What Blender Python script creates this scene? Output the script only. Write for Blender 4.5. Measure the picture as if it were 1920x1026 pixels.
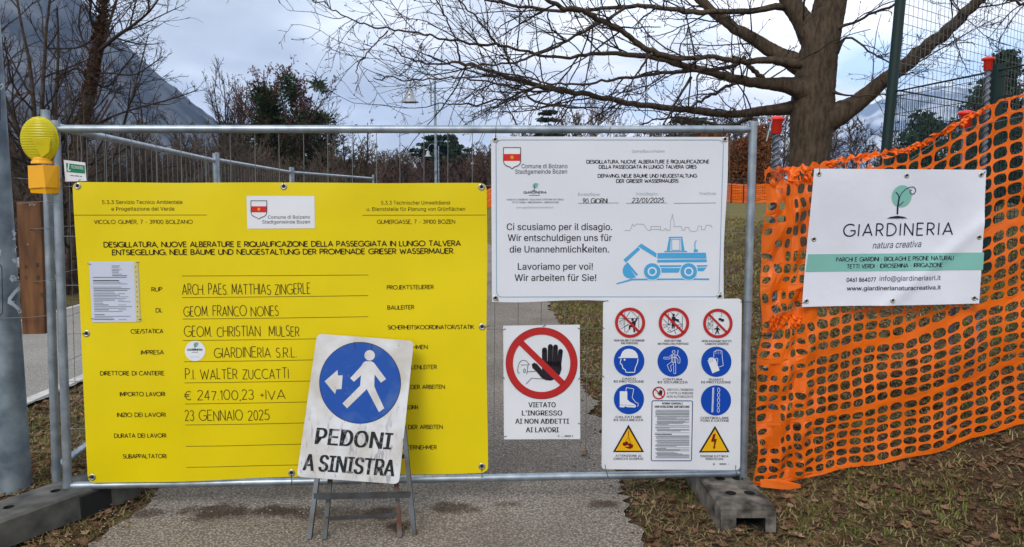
import bpy, math, random, os
import numpy as np
from mathutils import Vector, Matrix
from mathutils.geometry import tessellate_polygon

for _o in list(bpy.data.objects):
    bpy.data.objects.remove(_o)
scene = bpy.context.scene
COL = scene.collection
R = math.radians
rng = np.random.default_rng(7)
random.seed(11)

# ------------------------------------------------------------------ camera
CAM_Z = 1.6
PITCH = R(5.88)
F = 1387.0            # focal length in photograph pixels (1920 wide)
cam_d = bpy.data.cameras.new('camera')
cam = bpy.data.objects.new('camera', cam_d)
COL.objects.link(cam)
cam.location = (0, 0, CAM_Z)
cam.rotation_euler = (math.pi / 2 - PITCH, 0, 0)
cam_d.sensor_width = 36
cam_d.lens = 36 * F / 1920
cam_d.clip_start = 0.05
cam_d.clip_end = 30000
scene.camera = cam

# ------------------------------------------------------------------ light and exposure
scene.view_settings.view_transform = 'Standard'
scene.view_settings.look = 'None'
scene.view_settings.exposure = 0.85
scene.view_settings.gamma = 1.0
scene.view_settings.use_curve_mapping = False
scene.cycles.max_bounces = 6
scene.cycles.diffuse_bounces = 3
scene.cycles.transparent_max_bounces = 16
scene.cycles.volume_bounces = 1

SUN_ELEV, SUN_AZ = R(42), R(205)     # azimuth clockwise from +Y: behind the camera, a little to its left
sun_d = bpy.data.lights.new('sun', 'SUN')
sun_d.energy = 1.0
sun_d.angle = R(24)
sun_d.color = (1.0, 0.95, 0.88)
sun = bpy.data.objects.new('sun', sun_d)
COL.objects.link(sun)
_sd = Vector((math.sin(SUN_AZ) * math.cos(SUN_ELEV), math.cos(SUN_AZ) * math.cos(SUN_ELEV), math.sin(SUN_ELEV)))
sun.rotation_euler = _sd.to_track_quat('Z', 'Y').to_euler()

world = bpy.data.worlds.new('World')
scene.world = world
world.use_nodes = True
_nt = world.node_tree
_nt.nodes.clear()
def wn(t, **kw):
    n = _nt.nodes.new(t)
    for k, v in kw.items():
        setattr(n, k, v)
    return n
def wl(a, b):
    _nt.links.new(a, b)
w_out = wn('ShaderNodeOutputWorld')
w_bg = wn('ShaderNodeBackground')
w_bg.inputs['Strength'].default_value = 0.13
sky = wn('ShaderNodeTexSky', sky_type='NISHITA', sun_disc=False, sun_elevation=SUN_ELEV, sun_rotation=SUN_AZ)
sky.air_density = 1.0; sky.dust_density = 2.0
tc = wn('ShaderNodeTexCoord')
sep = wn('ShaderNodeSeparateXYZ')
wl(tc.outputs['Generated'], sep.inputs[0])
def wmath(op, a, b=None, clamp=False):
    n = wn('ShaderNodeMath', operation=op, use_clamp=clamp)
    for i, x in enumerate((a, b)):
        if x is None:
            continue
        if isinstance(x, (int, float)):
            n.inputs[i].default_value = x
        else:
            wl(x, n.inputs[i])
    return n.outputs[0]
zz = wmath('MAXIMUM', sep.outputs['Z'], 0.0)
den = wmath('ADD', zz, 0.22)
comb = wn('ShaderNodeCombineXYZ')
wl(wmath('DIVIDE', sep.outputs['X'], den), comb.inputs[0])
wl(wmath('DIVIDE', sep.outputs['Y'], den), comb.inputs[1])
nz1 = wn('ShaderNodeTexNoise'); nz1.inputs['Scale'].default_value = 0.9; nz1.inputs['Detail'].default_value = 7
nz1.inputs['Roughness'].default_value = 0.52; nz1.inputs['Distortion'].default_value = 0.5
wl(comb.outputs[0], nz1.inputs['Vector'])
nz2 = wn('ShaderNodeTexNoise'); nz2.inputs['Scale'].default_value = 2.6; nz2.inputs['Detail'].default_value = 5
nz2.inputs['Roughness'].default_value = 0.5
wl(comb.outputs[0], nz2.inputs['Vector'])
cl = wmath('ADD', wmath('MULTIPLY', nz1.outputs['Fac'], 0.7), wmath('MULTIPLY', nz2.outputs['Fac'], 0.3))
# thin part of the cloud layer towards the front right
br = wn('ShaderNodeVectorMath', operation='DOT_PRODUCT')
br.inputs[1].default_value = Vector((0.42, 0.89, 0.16)).normalized()
wl(tc.outputs['Generated'], br.inputs[0])
glow = wmath('POWER', wmath('MAXIMUM', br.outputs['Value'], 0.0), 9.0)
cl2 = wmath('ADD', cl, wmath('MULTIPLY', glow, 0.27))
ramp = wn('ShaderNodeValToRGB')
wl(cl2, ramp.inputs['Fac'])
els = ramp.color_ramp.elements
els[0].position = 0.40; els[0].color = (3.0, 3.28, 3.58, 1)
els[1].position = 0.76; els[1].color = (10.5, 10.2, 10.2, 1)
e = els.new(0.49); e.color = (3.9, 4.15, 4.4, 1)
e = els.new(0.58); e.color = (5.3, 5.55, 5.8, 1)
mix = wn('ShaderNodeMix', data_type='RGBA')
mix.inputs['Factor'].default_value = 0.95
wl(sky.outputs[0], mix.inputs['A'])
wl(ramp.outputs['Color'], mix.inputs['B'])
# blue gaps in the cloud, front right, where the layer breaks up
gap = wn('ShaderNodeTexNoise'); gap.inputs['Scale'].default_value = 1.7; gap.inputs['Detail'].default_value = 4
_mp = wn('ShaderNodeVectorMath', operation='ADD'); _mp.inputs[1].default_value = (5.3, 2.1, 0.7)
wl(comb.outputs[0], _mp.inputs[0]); wl(_mp.outputs[0], gap.inputs['Vector'])
gr = wn('ShaderNodeMapRange'); gr.inputs['From Min'].default_value = 0.52; gr.inputs['From Max'].default_value = 0.66
wl(gap.outputs['Fac'], gr.inputs['Value'])
gf = wmath('MULTIPLY', gr.outputs['Result'], wmath('MULTIPLY', glow, 0.8), clamp=True)
mixb = wn('ShaderNodeMix', data_type='RGBA')
wl(gf, mixb.inputs['Factor'])
wl(mix.outputs['Result'], mixb.inputs['A'])
mixb.inputs['B'].default_value = (3.4, 5.6, 8.2, 1)
wl(mixb.outputs['Result'], w_bg.inputs['Color'])
wl(w_bg.outputs[0], w_out.inputs['Surface'])

# ------------------------------------------------------------------ measuring helpers
_cp, _sp = math.cos(PITCH), math.sin(PITCH)
CAM = np.array([0, 0, CAM_Z])
def ray(px, py):
    a = (px - 960.0); b = (513.0 - py)
    return np.array([a, F * _cp + b * _sp, -F * _sp + b * _cp])
def at(px, py, Y):
    r = ray(px, py)
    return CAM + r * (Y / r[1])
def gnd(px, py, z=0.0):
    r = ray(px, py)
    return CAM + r * ((z - CAM_Z) / r[2])
class Plane:
    """a plane in the place; calling it turns a photograph measurement into a point on it, off = metres towards the camera side"""
    def __init__(s, p, n, disp=None):
        s.p = np.array(p, float); n = np.array(n, float); n /= np.linalg.norm(n)
        if n[1] > 0: n = -n
        s.n = n; s.disp = disp
    @classmethod
    def tri(c, a, b, d, disp=None):
        a, b, d = map(np.array, (a, b, d))
        return c(a, np.cross(b - a, d - a), disp)
    def __call__(s, px, py, off=0.0):
        r = ray(px, py)
        t = np.dot(s.p - CAM, s.n) / np.dot(r, s.n)
        o = off + (s.disp(px, py) if s.disp else 0.0)
        return CAM + r * t + s.n * o
    def moved(s, off, disp=None):
        return Plane(s.p + s.n * off, s.n, disp)

# ------------------------------------------------------------------ object helpers
def link(o, parent=None):
    COL.objects.link(o)
    if parent is not None:
        o.parent = parent
    return o
def tag(o, label=None, cat=None, group=None, kind=None):
    if label: o['label'] = label
    if cat: o['category'] = cat
    if group: o['group'] = group
    if kind: o['kind'] = kind
    return o
def thing(name, label, cat, loc=(0, 0, 0), group=None):
    o = bpy.data.objects.new(name, None)
    o.empty_display_size = 0.1
    o.location = loc
    link(o)
    return tag(o, label, cat, group)
class MB:
    def __init__(s):
        s.v = []; s.f = []; s.m = []; s.n = 0; s.mats = []
    def mi(s, mat):
        if mat is None: return 0
        if mat not in s.mats: s.mats.append(mat)
        return s.mats.index(mat)
    def add(s, v, f, mat=None):
        v = np.asarray(v, float).reshape(-1, 3); f = np.asarray(f, int)
        if len(f) == 0: return
        s.v.append(v); s.f.append(f + s.n); s.m.append(np.full(len(f), s.mi(mat)))
        s.n += len(v)
    def box(s, lo, hi, mat=None):
        x0, y0, z0 = lo; x1, y1, z1 = hi
        s.add([(x0,y0,z0),(x1,y0,z0),(x1,y1,z0),(x0,y1,z0),(x0,y0,z1),(x1,y0,z1),(x1,y1,z1),(x0,y1,z1)],
              [(0,3,2,1),(4,5,6,7),(0,1,5,4),(1,2,6,5),(2,3,7,6),(3,0,4,7)], mat)
    def bar(s, a, b, w, t, wdir=(1, 0, 0), mat=None):
        a = np.array(a, float); b = np.array(b, float); d = b - a; d /= np.linalg.norm(d)
        w1 = np.array(wdir, float); w1 -= d * np.dot(w1, d); w1 /= np.linalg.norm(w1)
        t1 = np.cross(d, w1)
        c = []
        for q in (a, b):
            for sx, sy in ((-1,-1),(1,-1),(1,1),(-1,1)):
                c.append(q + w1 * sx * w / 2 + t1 * sy * t / 2)
        s.add(c, [(0,3,2,1),(4,5,6,7),(0,1,5,4),(1,2,6,5),(2,3,7,6),(3,0,4,7)], mat)
    def tubes(s, P, Rr, n=3, mat=None, cap=False):
        """P (M,K,3), Rr (M,K)"""
        P = np.asarray(P, float); Rr = np.asarray(Rr, float)
        if P.ndim == 2: P = P[None]; Rr = np.broadcast_to(Rr, P.shape[:2]) if Rr.ndim < 2 else Rr
        M, K, _ = P.shape
        if M == 0: return
        T = np.empty_like(P)
        T[:, 1:-1] = P[:, 2:] - P[:, :-2]; T[:, 0] = P[:, 1] - P[:, 0]; T[:, -1] = P[:, -1] - P[:, -2]
        T /= np.linalg.norm(T, axis=2, keepdims=True) + 1e-12
        mean = P[:, -1] - P[:, 0]
        ref = np.zeros((M, 3)); vert = np.abs(mean[:, 2]) > 0.7 * np.linalg.norm(mean, axis=1)
        ref[vert] = (1, 0.13, 0); ref[~vert] = (0.05, 0.07, 1)
        N1 = np.cross(T, ref[:, None, :]); N1 /= np.linalg.norm(N1, axis=2, keepdims=True) + 1e-12
        N2 = np.cross(T, N1)
        a = np.arange(n) * 2 * math.pi / n
        V = P[:, :, None, :] + Rr[:, :, None, None] * (N1[:, :, None, :] * np.cos(a)[None, None, :, None] + N2[:, :, None, :] * np.sin(a)[None, None, :, None])
        base = (np.arange(M) * K * n)[:, None, None]
        k = (np.arange(K - 1) * n)[None, :, None]
        j = np.arange(n)[None, None, :]; j2 = (j + 1) % n
        Fq = np.stack([base + k + j, base + k + j2, base + k + n + j2, base + k + n + j], -1).reshape(-1, 4)
        s.add(V.reshape(-1, 3), Fq, mat)
        if cap:
            for m in range(M):
                s.add(V[m, 0], [tuple(range(n))], mat) if n <= 4 else s._fan(V[m, 0], mat, False)
                s._fan(V[m, -1], mat, True)
    def _fan(s, ringv, mat, up):
        c = ringv.mean(0); n = len(ringv)
        v = np.vstack([ringv, c])
        f = [(i, (i + 1) % n, n) if up else ((i + 1) % n, i, n) for i in range(n)]
        s.add(v, f, mat)
    def lathe(s, prof, n=24, mat=None, M=None):
        """prof = [(r, z)...]; M optional 4x4"""
        a = np.arange(n) * 2 * math.pi / n
        V = np.array([[(r * math.cos(t), r * math.sin(t), z) for t in a] for r, z in prof]).reshape(-1, 3)
        if M is not None:
            Mn = np.array(M); V = V @ Mn[:3, :3].T + Mn[:3, 3]
        f = []
        for k in range(len(prof) - 1):
            for j in range(n):
                j2 = (j + 1) % n
                f.append((k * n + j, k * n + j2, (k + 1) * n + j2, (k + 1) * n + j))
        s.add(V, f, mat)
    def build(s, name, mat=None, parent=None, smooth=False, loc=None):
        """world-coordinate vertices; made local to the parent Empty (or to loc)"""
        V = np.concatenate(s.v) if s.v else np.zeros((0, 3))
        if parent is not None:
            q = parent; off = np.zeros(3)
            while q is not None:
                off += np.array(q.location); q = q.parent
            V = V - off
        elif loc is not None:
            V = V - np.array(loc)
        me = bpy.data.meshes.new(name)
        me.vertices.add(len(V)); me.vertices.foreach_set('co', V.astype(np.float32).ravel())
        cnt = [np.full(len(f), f.shape[1]) for f in s.f]
        tot = np.concatenate(cnt); idx = np.concatenate([f.ravel() for f in s.f])
        me.loops.add(len(idx)); me.loops.foreach_set('vertex_index', idx.astype(np.int32))
        me.polygons.add(len(tot))
        st = np.concatenate([[0], np.cumsum(tot)[:-1]])
        me.polygons.foreach_set('loop_start', st.astype(np.int32))
        me.polygons.foreach_set('loop_total', tot.astype(np.int32))
        if s.mats:
            for m in s.mats: me.materials.append(m)
            me.polygons.foreach_set('material_index', np.concatenate(s.m).astype(np.int32))
        elif mat is not None:
            me.materials.append(mat)
        me.update(calc_edges=True)
        me.polygons.foreach_set('use_smooth', np.full(len(tot), smooth))
        o = bpy.data.objects.new(name, me)
        if parent is None and loc is not None: o.location = loc
        return link(o, parent)
def copy_tree(o, loc, rot=None, label=None):
    c = o.copy(); link(c); c.location = loc
    if rot is not None: c.rotation_euler = (0, 0, rot)
    if label: c['label'] = label
    for ch in list(o.children):
        d = ch.copy(); link(d, c)
        for g in list(ch.children):
            e_ = g.copy(); link(e_, d)
    return c

# ------------------------------------------------------------------ materials
MATS = {}
def mat(name, col, rough=0.6, metal=0.0, var=0.0, scale=8.0, bump=0.0, bscale=None, col2=None, detail=4, stretch=None, spec=0.5, trans=0.0, lo=0.35, hi=0.65, dist=0.01, backface=None):
    m = bpy.data.materials.new(name); m.use_nodes = True
    nt = m.node_tree; b = nt.nodes['Principled BSDF']
    b.inputs['Base Color'].default_value = (*col, 1)
    b.inputs['Roughness'].default_value = rough
    b.inputs['Metallic'].default_value = metal
    b.inputs['Specular IOR Level'].default_value = spec
    if var or col2 or bump:
        g = nt.nodes.new('ShaderNodeTexCoord')
        vec = g.outputs['Object']
        if stretch:
            mp = nt.nodes.new('ShaderNodeMapping'); mp.inputs['Scale'].default_value = stretch
            nt.links.new(vec, mp.inputs[0]); vec = mp.outputs[0]
        nz = nt.nodes.new('ShaderNodeTexNoise'); nz.inputs['Scale'].default_value = scale; nz.inputs['Detail'].default_value = detail
        nt.links.new(vec, nz.inputs['Vector'])
        if var or col2:
            cr = nt.nodes.new('ShaderNodeValToRGB'); nt.links.new(nz.outputs['Fac'], cr.inputs[0])
            c2 = col2 or tuple(min(1, c * (1 + var)) for c in col)
            c1 = col if col2 else tuple(c * (1 - var) for c in col)
            cr.color_ramp.elements[0].position = lo; cr.color_ramp.elements[0].color = (*c1, 1)
            cr.color_ramp.elements[1].position = hi; cr.color_ramp.elements[1].color = (*c2, 1)
            nt.links.new(cr.outputs[0], b.inputs['Base Color'])
        if bump:
            nb = nt.nodes.new('ShaderNodeTexNoise'); nb.inputs['Scale'].default_value = bscale or scale; nb.inputs['Detail'].default_value = 5
            nt.links.new(vec, nb.inputs['Vector'])
            bp = nt.nodes.new('ShaderNodeBump'); bp.inputs['Strength'].default_value = bump; bp.inputs['Distance'].default_value = dist
            nt.links.new(nb.outputs['Fac'], bp.inputs['Height']); nt.links.new(bp.outputs[0], b.inputs['Normal'])
    if trans:
        tr = nt.nodes.new('ShaderNodeBsdfTranslucent'); mx = nt.nodes.new('ShaderNodeMixShader')
        tr.inputs['Color'].default_value = (*col, 1)
        mx.inputs[0].default_value = trans
        nt.links.new(b.outputs[0], mx.inputs[1]); nt.links.new(tr.outputs[0], mx.inputs[2])
        nt.links.new(mx.outputs[0], nt.nodes['Material Output'].inputs['Surface'])
    MATS[name] = m
    return m
M_galv = mat('galvanised_steel', (0.26, 0.31, 0.36), 0.42, 0.75, col2=(0.42, 0.47, 0.52), scale=14, bump=0.15, bscale=40, dist=0.002)
M_pole = mat('galvanised_pole', (0.12, 0.16, 0.20), 0.5, 0.5, col2=(0.33, 0.39, 0.44), scale=7, detail=5, bump=0.12, bscale=30, dist=0.002)
M_wire = mat('wire_zinc', (0.20, 0.21, 0.21), 0.5, 0.6)
M_yellow = mat('yellow_pvc', (0.75, 0.587, 0.002), 0.36, var=0.035, scale=2.5, bump=0.12, bscale=4, spec=0.35, detail=7)
M_white = mat('white_pvc', (0.68, 0.70, 0.76), 0.55, var=0.03, scale=2.0, spec=0.2, bump=0.05, bscale=4)
M_white2 = mat('white_plastic_sheet', (0.70, 0.715, 0.76), 0.35, var=0.05, scale=3, spec=0.35, detail=8)
M_banner = mat('white_fabric', (0.68, 0.70, 0.78), 0.65, var=0.04, scale=3, bump=0.45, bscale=4, spec=0.25, dist=0.02)
M_ink = mat('black_ink', (0.018, 0.015, 0.02), 0.6, spec=0.2)
M_inkb = mat('brown_black_ink', (0.035, 0.022, 0.01), 0.6, spec=0.15)
M_inkt = mat('thin_brown_ink', (0.14, 0.10, 0.008), 0.6, spec=0.15)
M_navy = mat('navy_ink', (0.012, 0.014, 0.05), 0.6, spec=0.2)
M_grey = mat('grey_ink', (0.36, 0.39, 0.44), 0.6, spec=0.2)
M_dgrey = mat('dark_grey_ink', (0.2, 0.21, 0.25), 0.6, spec=0.2)
M_lblue = mat('light_blue_ink', (0.07, 0.36, 0.66), 0.6, spec=0.2)
M_border = mat('border_blue_ink', (0.22, 0.36, 0.50), 0.6, spec=0.2)
M_blue = mat('sign_blue', (0.004, 0.06, 0.40), 0.4, spec=0.3)
M_red = mat('sign_red', (0.45, 0.02, 0.02), 0.45, spec=0.3)
M_crest = mat('crest_red', (0.60, 0.02, 0.015), 0.5, spec=0.3)
M_gold = mat('crest_gold', (0.85, 0.42, 0.02), 0.5, spec=0.3)
M_amber = mat('warning_yellow', (0.80, 0.43, 0.005), 0.45, spec=0.3)
M_dred = mat('dark_red_ink', (0.16, 0.01, 0.005), 0.5, spec=0.3)
M_teal = mat('teal_print', (0.20, 0.46, 0.40), 0.65, var=0.04, scale=4, spec=0.2)
M_green = mat('green_print', (0.006, 0.19, 0.085), 0.5, spec=0.3)
M_paper = mat('paper', (0.56, 0.60, 0.72), 0.35, spec=0.4)
M_whiteink = mat('white_print', (0.72, 0.74, 0.78), 0.5, spec=0.3)
M_dark = mat('dark_cord', (0.02, 0.02, 0.022), 0.7)
M_grom = mat('grommet', (0.5, 0.48, 0.42), 0.35, 0.8)
M_net = mat('orange_net', (0.88, 0.165, 0.006), 0.42, var=0.10, scale=5, spec=0.4, trans=0.18)
M_capred = mat('red_cap', (0.75, 0.035, 0.02), 0.4, spec=0.4)
M_rebar = mat('rebar', (0.10, 0.12, 0.15), 0.5, 0.6, col2=(0.2, 0.22, 0.26), scale=30)
M_green_steel = mat('green_steel', (0.0016, 0.018, 0.016), 0.5, spec=0.4)
M_bark = mat('bark_big', (0.048, 0.033, 0.023), 0.9, col2=(0.100, 0.073, 0.048), scale=7, stretch=(3.0, 3.0, 0.9), detail=10, bump=0.7, bscale=18, dist=0.03, spec=0.2)
M_twig = mat('twig_dark', (0.035, 0.026, 0.024), 0.85, spec=0.2)
M_twig2 = mat('twig_far', (0.055, 0.042, 0.036), 0.9, spec=0.1, var=0.3, scale=0.4)
M_twig3 = mat('twig_redbrown', (0.080, 0.050, 0.040), 0.9, spec=0.1, var=0.35, scale=0.25)
M_wood_far = mat('wood_far', (0.11, 0.085, 0.070), 0.9, spec=0.1, var=0.4, scale=0.15)
M_ivy = mat('ivy', (0.010, 0.028, 0.010), 0.6, col2=(0.03, 0.06, 0.018), scale=3, spec=0.3)
M_ivyred = mat('ivy_brown_stems', (0.07, 0.035, 0.018), 0.85, var=0.4, scale=12, spec=0.2)
M_conifer = mat('conifer', (0.010, 0.030, 0.018), 0.7, col2=(0.025, 0.055, 0.030), scale=1.2, spec=0.2)
M_drleaf = mat('dry_leaf', (0.16, 0.075, 0.035), 0.8, col2=(0.34, 0.20, 0.11), scale=5, spec=0.2, trans=0.15)
M_hedge = mat('rust_hedge', (0.13, 0.04, 0.012), 0.8, col2=(0.24, 0.09, 0.025), scale=2, spec=0.2)
M_plank = mat('plank_wood', (0.07, 0.025, 0.008), 0.75, col2=(0.18, 0.075, 0.022), scale=4, stretch=(6, 6, 1.0), detail=6, bump=0.3, bscale=8, dist=0.004)
M_plankend = mat('plank_end', (0.30, 0.17, 0.07), 0.8, var=0.2, scale=40)
M_paint = mat('white_graffiti', (0.62, 0.68, 0.75), 0.6)
M_conc = mat('concrete_block', (0.035, 0.031, 0.027), 0.9, col2=(0.19, 0.17, 0.145), scale=13, detail=10, bump=1.0, bscale=30, dist=0.006, spec=0.2)
M_rubber = mat('dark_block', (0.045, 0.045, 0.045), 0.85, col2=(0.14, 0.135, 0.125), scale=7, detail=8, bump=0.6, bscale=25, dist=0.006, spec=0.2)
M_black = mat('cavity_shade', (0.01, 0.01, 0.01), 0.9)  # black colour painted for the shade in holes and hollows
M_lens = mat('yellow_lens', (0.80, 0.70, 0.005), 0.25, trans=0.35, spec=0.5, var=0.08, scale=8)
M_lampbox = mat('orange_yellow_plastic', (0.86, 0.40, 0.004), 0.4, var=0.04, scale=6, spec=0.4)
M_stand = mat('stand_steel', (0.09, 0.105, 0.12), 0.55, 0.5, col2=(0.06, 0.05, 0.04), scale=11, detail=6)
M_rust = mat('rust_steel', (0.09, 0.03, 0.012), 0.8, 0.2, col2=(0.12, 0.12, 0.12), scale=15, detail=6)
M_line = mat('road_line', (0.50, 0.49, 0.46), 0.8, var=0.18, scale=12, detail=8, spec=0.2)
M_stake = mat('stake_wood', (0.09, 0.06, 0.04), 0.9)
M_lampwhite = mat('lamp_white', (0.36, 0.38, 0.41), 0.4, 0.3)
mat('bark_limb', (0.040, 0.030, 0.024), 0.9, col2=(0.09, 0.068, 0.052), scale=12, detail=6, bump=.6, bscale=25, dist=.02, spec=0.15)
mat('ivy_olive', (0.05, 0.06, 0.015), 0.7, col2=(0.11, 0.11, 0.035), scale=3, spec=.2)
mat('leaf_maroon', (0.07, 0.02, 0.02), 0.7, col2=(0.13, 0.05, 0.04), scale=3, spec=.2)
mat('leaf_yellowish', (0.12, 0.10, 0.04), 0.7, col2=(0.22, 0.16, 0.07), scale=3, spec=.2)
mat('wood_dark', (0.045, 0.036, 0.032), 0.9, col2=(0.095, 0.072, 0.06), scale=.5, spec=.1)
mat('scrub', (0.040, 0.032, 0.028), 0.9, col2=(0.115, 0.088, 0.070), scale=.8, spec=.1)
mat('twig_warm', (0.10, 0.065, 0.045), 0.9, col2=(0.17, 0.11, 0.075), scale=.5, spec=.1)
mat('conifer_green', (0.015, 0.055, 0.012), 0.7, col2=(0.04, 0.10, 0.025), scale=1.2, spec=.2)
mat('netting', (0.14, 0.16, 0.17), 0.8, spec=.1)
mat('stone_grey', (0.22, 0.22, 0.23), 0.9, col2=(0.42, 0.42, 0.43), scale=6, spec=.2)

_nl = M_lens.node_tree; _w = _nl.nodes.new('ShaderNodeTexWave'); _w.bands_direction = 'Z'; _w.inputs['Scale'].default_value = 26; _w.inputs['Distortion'].default_value = 0.4
_tcl = _nl.nodes.new('ShaderNodeTexCoord'); _nl.links.new(_tcl.outputs['Object'], _w.inputs['Vector'])
_bl = _nl.nodes.new('ShaderNodeBump'); _bl.inputs['Strength'].default_value = 0.35; _bl.inputs['Distance'].default_value = 0.004
_nl.links.new(_w.outputs['Fac'], _bl.inputs['Height']); _nl.links.new(_bl.outputs[0], _nl.nodes['Principled BSDF'].inputs['Normal'])

# ------------------------------------------------------------------ terrain
def edge_r(Y):
    """x of the right edge of the footpath"""
    Y = np.asarray(Y, float)
    a = np.clip(Y - 9, 0, 17) / 17
    return 0.60 - 1.5 * a ** 1.5 - np.clip(Y - 26, 0, None) * 0.132
def sstep(x):
    x = np.clip(x, 0, 1); return x * x * (3 - 2 * x)
def vnoise(x, y, s, seed=0):
    r = np.sin(x * s * 1.7 + seed) * np.cos(y * s * 1.3 - seed * 1.7) + 0.5 * np.sin(x * s * 3.9 + y * s * 2.7 + seed * 3.1) + 0.3 * np.cos(x * s * 7.7 - y * s * 6.1 + seed)
    return r / 1.8
def ground_z(X, Y):
    X = np.asarray(X, float); Y = np.asarray(Y, float)
    dx = X - edge_r(Y)
    d = np.clip(dx - 0.75, 0, None)
    z = 1.3 * (1 - np.exp(-0.42 * d * d / (d + 0.25) / 1.3))
    z2 = 1.25 * sstep((Y - 25) / 19.0) * sstep(dx / 2.5)
    z = np.maximum(z, z2)
    near = np.clip(np.abs(dx + 1.2) - 1.3, 0, 0.4) / 0.4
    bike = sstep((np.abs(dx + 5.6) - 1.5) / 0.4)
    z = z + 0.02 * vnoise(X, Y, 1.6, 2.0) * near * bike + 0.01 * vnoise(X, Y, 6.0, 5.0) * near * bike
    # bank falls away to the river on the left
    dl = np.clip(-8.2 - dx, 0, None)
    z = z - 1.6 * sstep(dl / 9.0)
    return z
def gz(x, y):
    return float(ground_z(x, y))
def spaced(lo, hi, n, k):
    t = np.linspace(np.arcsinh(lo / k), np.arcsinh(hi / k), n)
    return np.sinh(t) * k
xs = spaced(-9000, 9000, 261, 1.6)
ys = spaced(-600, 9500, 281, 1.5)
GX, GY = np.meshgrid(xs, ys)
GZ = ground_z(GX, GY)
nx, ny = len(xs), len(ys)
ii = (np.arange(ny - 1)[:, None] * nx + np.arange(nx - 1)[None, :]).ravel()
g = MB(); g.add(np.stack([GX, GY, GZ], -1).reshape(-1, 3), np.stack([ii, ii + 1, ii + nx + 1, ii + nx], -1))

def nodes_mat(name):
    m = bpy.data.materials.new(name); m.use_nodes = True
    nt = m.node_tree; b = nt.nodes['Principled BSDF']
    def N(t, **kw):
        n = nt.nodes.new(t)
        for k, v in kw.items(): setattr(n, k, v)
        return n
    def L(a, c): nt.links.new(a, c)
    def noise(scale, detail=5, vec=None, rough=0.55):
        n = N('ShaderNodeTexNoise'); n.inputs['Scale'].default_value = scale; n.inputs['Detail'].default_value = detail; n.inputs['Roughness'].default_value = rough
        L(vec, n.inputs['Vector']); return n.outputs['Fac']
    def ramp(f, stops):
        r = N('ShaderNodeValToRGB'); L(f, r.inputs[0]); e = r.color_ramp.elements
        while len(e) < len(stops): e.new(0.5)
        for q, (p, c) in zip(e, stops): q.position = p; q.color = (*c, 1) if len(c) == 3 else c
        return r.outputs[0]
    def mixc(f, a, c):
        x = N('ShaderNodeMix', data_type='RGBA')
        if isinstance(f, float): x.inputs['Factor'].default_value = f
        else: L(f, x.inputs['Factor'])
        for s, v in (('A', a), ('B', c)):
            if isinstance(v, tuple): x.inputs[s].default_value = (*v, 1)
            else: L(v, x.inputs[s])
        return x.outputs['Result']
    def math_(op, a, c=None, clamp=False):
        n = N('ShaderNodeMath', operation=op, use_clamp=clamp)
        for i, x in enumerate((a, c)):
            if x is None: continue
            if isinstance(x, (int, float)): n.inputs[i].default_value = x
            else: L(x, n.inputs[i])
        return n.outputs[0]
    return m, nt, b, N, L, noise, ramp, mixc, math_
m, nt, b, N, L, noise, ramp, mixc, math_ = nodes_mat('lawn_soil')
geo = N('ShaderNodeNewGeometry'); P_ = geo.outputs['Position']
sp = N('ShaderNodeSeparateXYZ'); L(P_, sp.inputs[0])
fine = noise(70, 4, P_, 0.7); mid = noise(9, 6, P_, 0.65); big = noise(1.1, 4, P_)
soil = ramp(fine, [(0.3, (0.025, 0.016, 0.010)), (0.55, (0.085, 0.055, 0.032)), (0.75, (0.20, 0.135, 0.08))])
grass = ramp(fine, [(0.3, (0.065, 0.055, 0.018)), (0.5, (0.16, 0.135, 0.045)), (0.72, (0.32, 0.26, 0.11))])
f1 = math_('ADD', math_('MULTIPLY', mid, 0.6), math_('MULTIPLY', big, 0.4))
mr = N('ShaderNodeMapRange'); L(sp.outputs['Y'], mr.inputs['Value']); mr.inputs['From Min'].default_value = 6; mr.inputs['From Max'].default_value = 22
mr.inputs['To Min'].default_value = -0.06; mr.inputs['To Max'].default_value = 0.10
f2 = math_('ADD', f1, mr.outputs['Result'])
mr2 = N('ShaderNodeMapRange'); L(f2, mr2.inputs['Value']); mr2.inputs['From Min'].default_value = 0.44; mr2.inputs['From Max'].default_value = 0.60
c = mixc(mr2.outputs['Result'], soil, grass)
L(c, b.inputs['Base Color']); b.inputs['Roughness'].default_value = 0.95; b.inputs['Specular IOR Level'].default_value = 0.1
bp = N('ShaderNodeBump'); bp.inputs['Strength'].default_value = 0.9; bp.inputs['Distance'].default_value = 0.03
L(math_('ADD', math_('MULTIPLY', fine, 0.5), mid), bp.inputs['Height']); L(bp.outputs[0], b.inputs['Normal'])
M_ground = m
tag(g.build('ground', M_ground, smooth=True), kind='structure')

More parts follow.
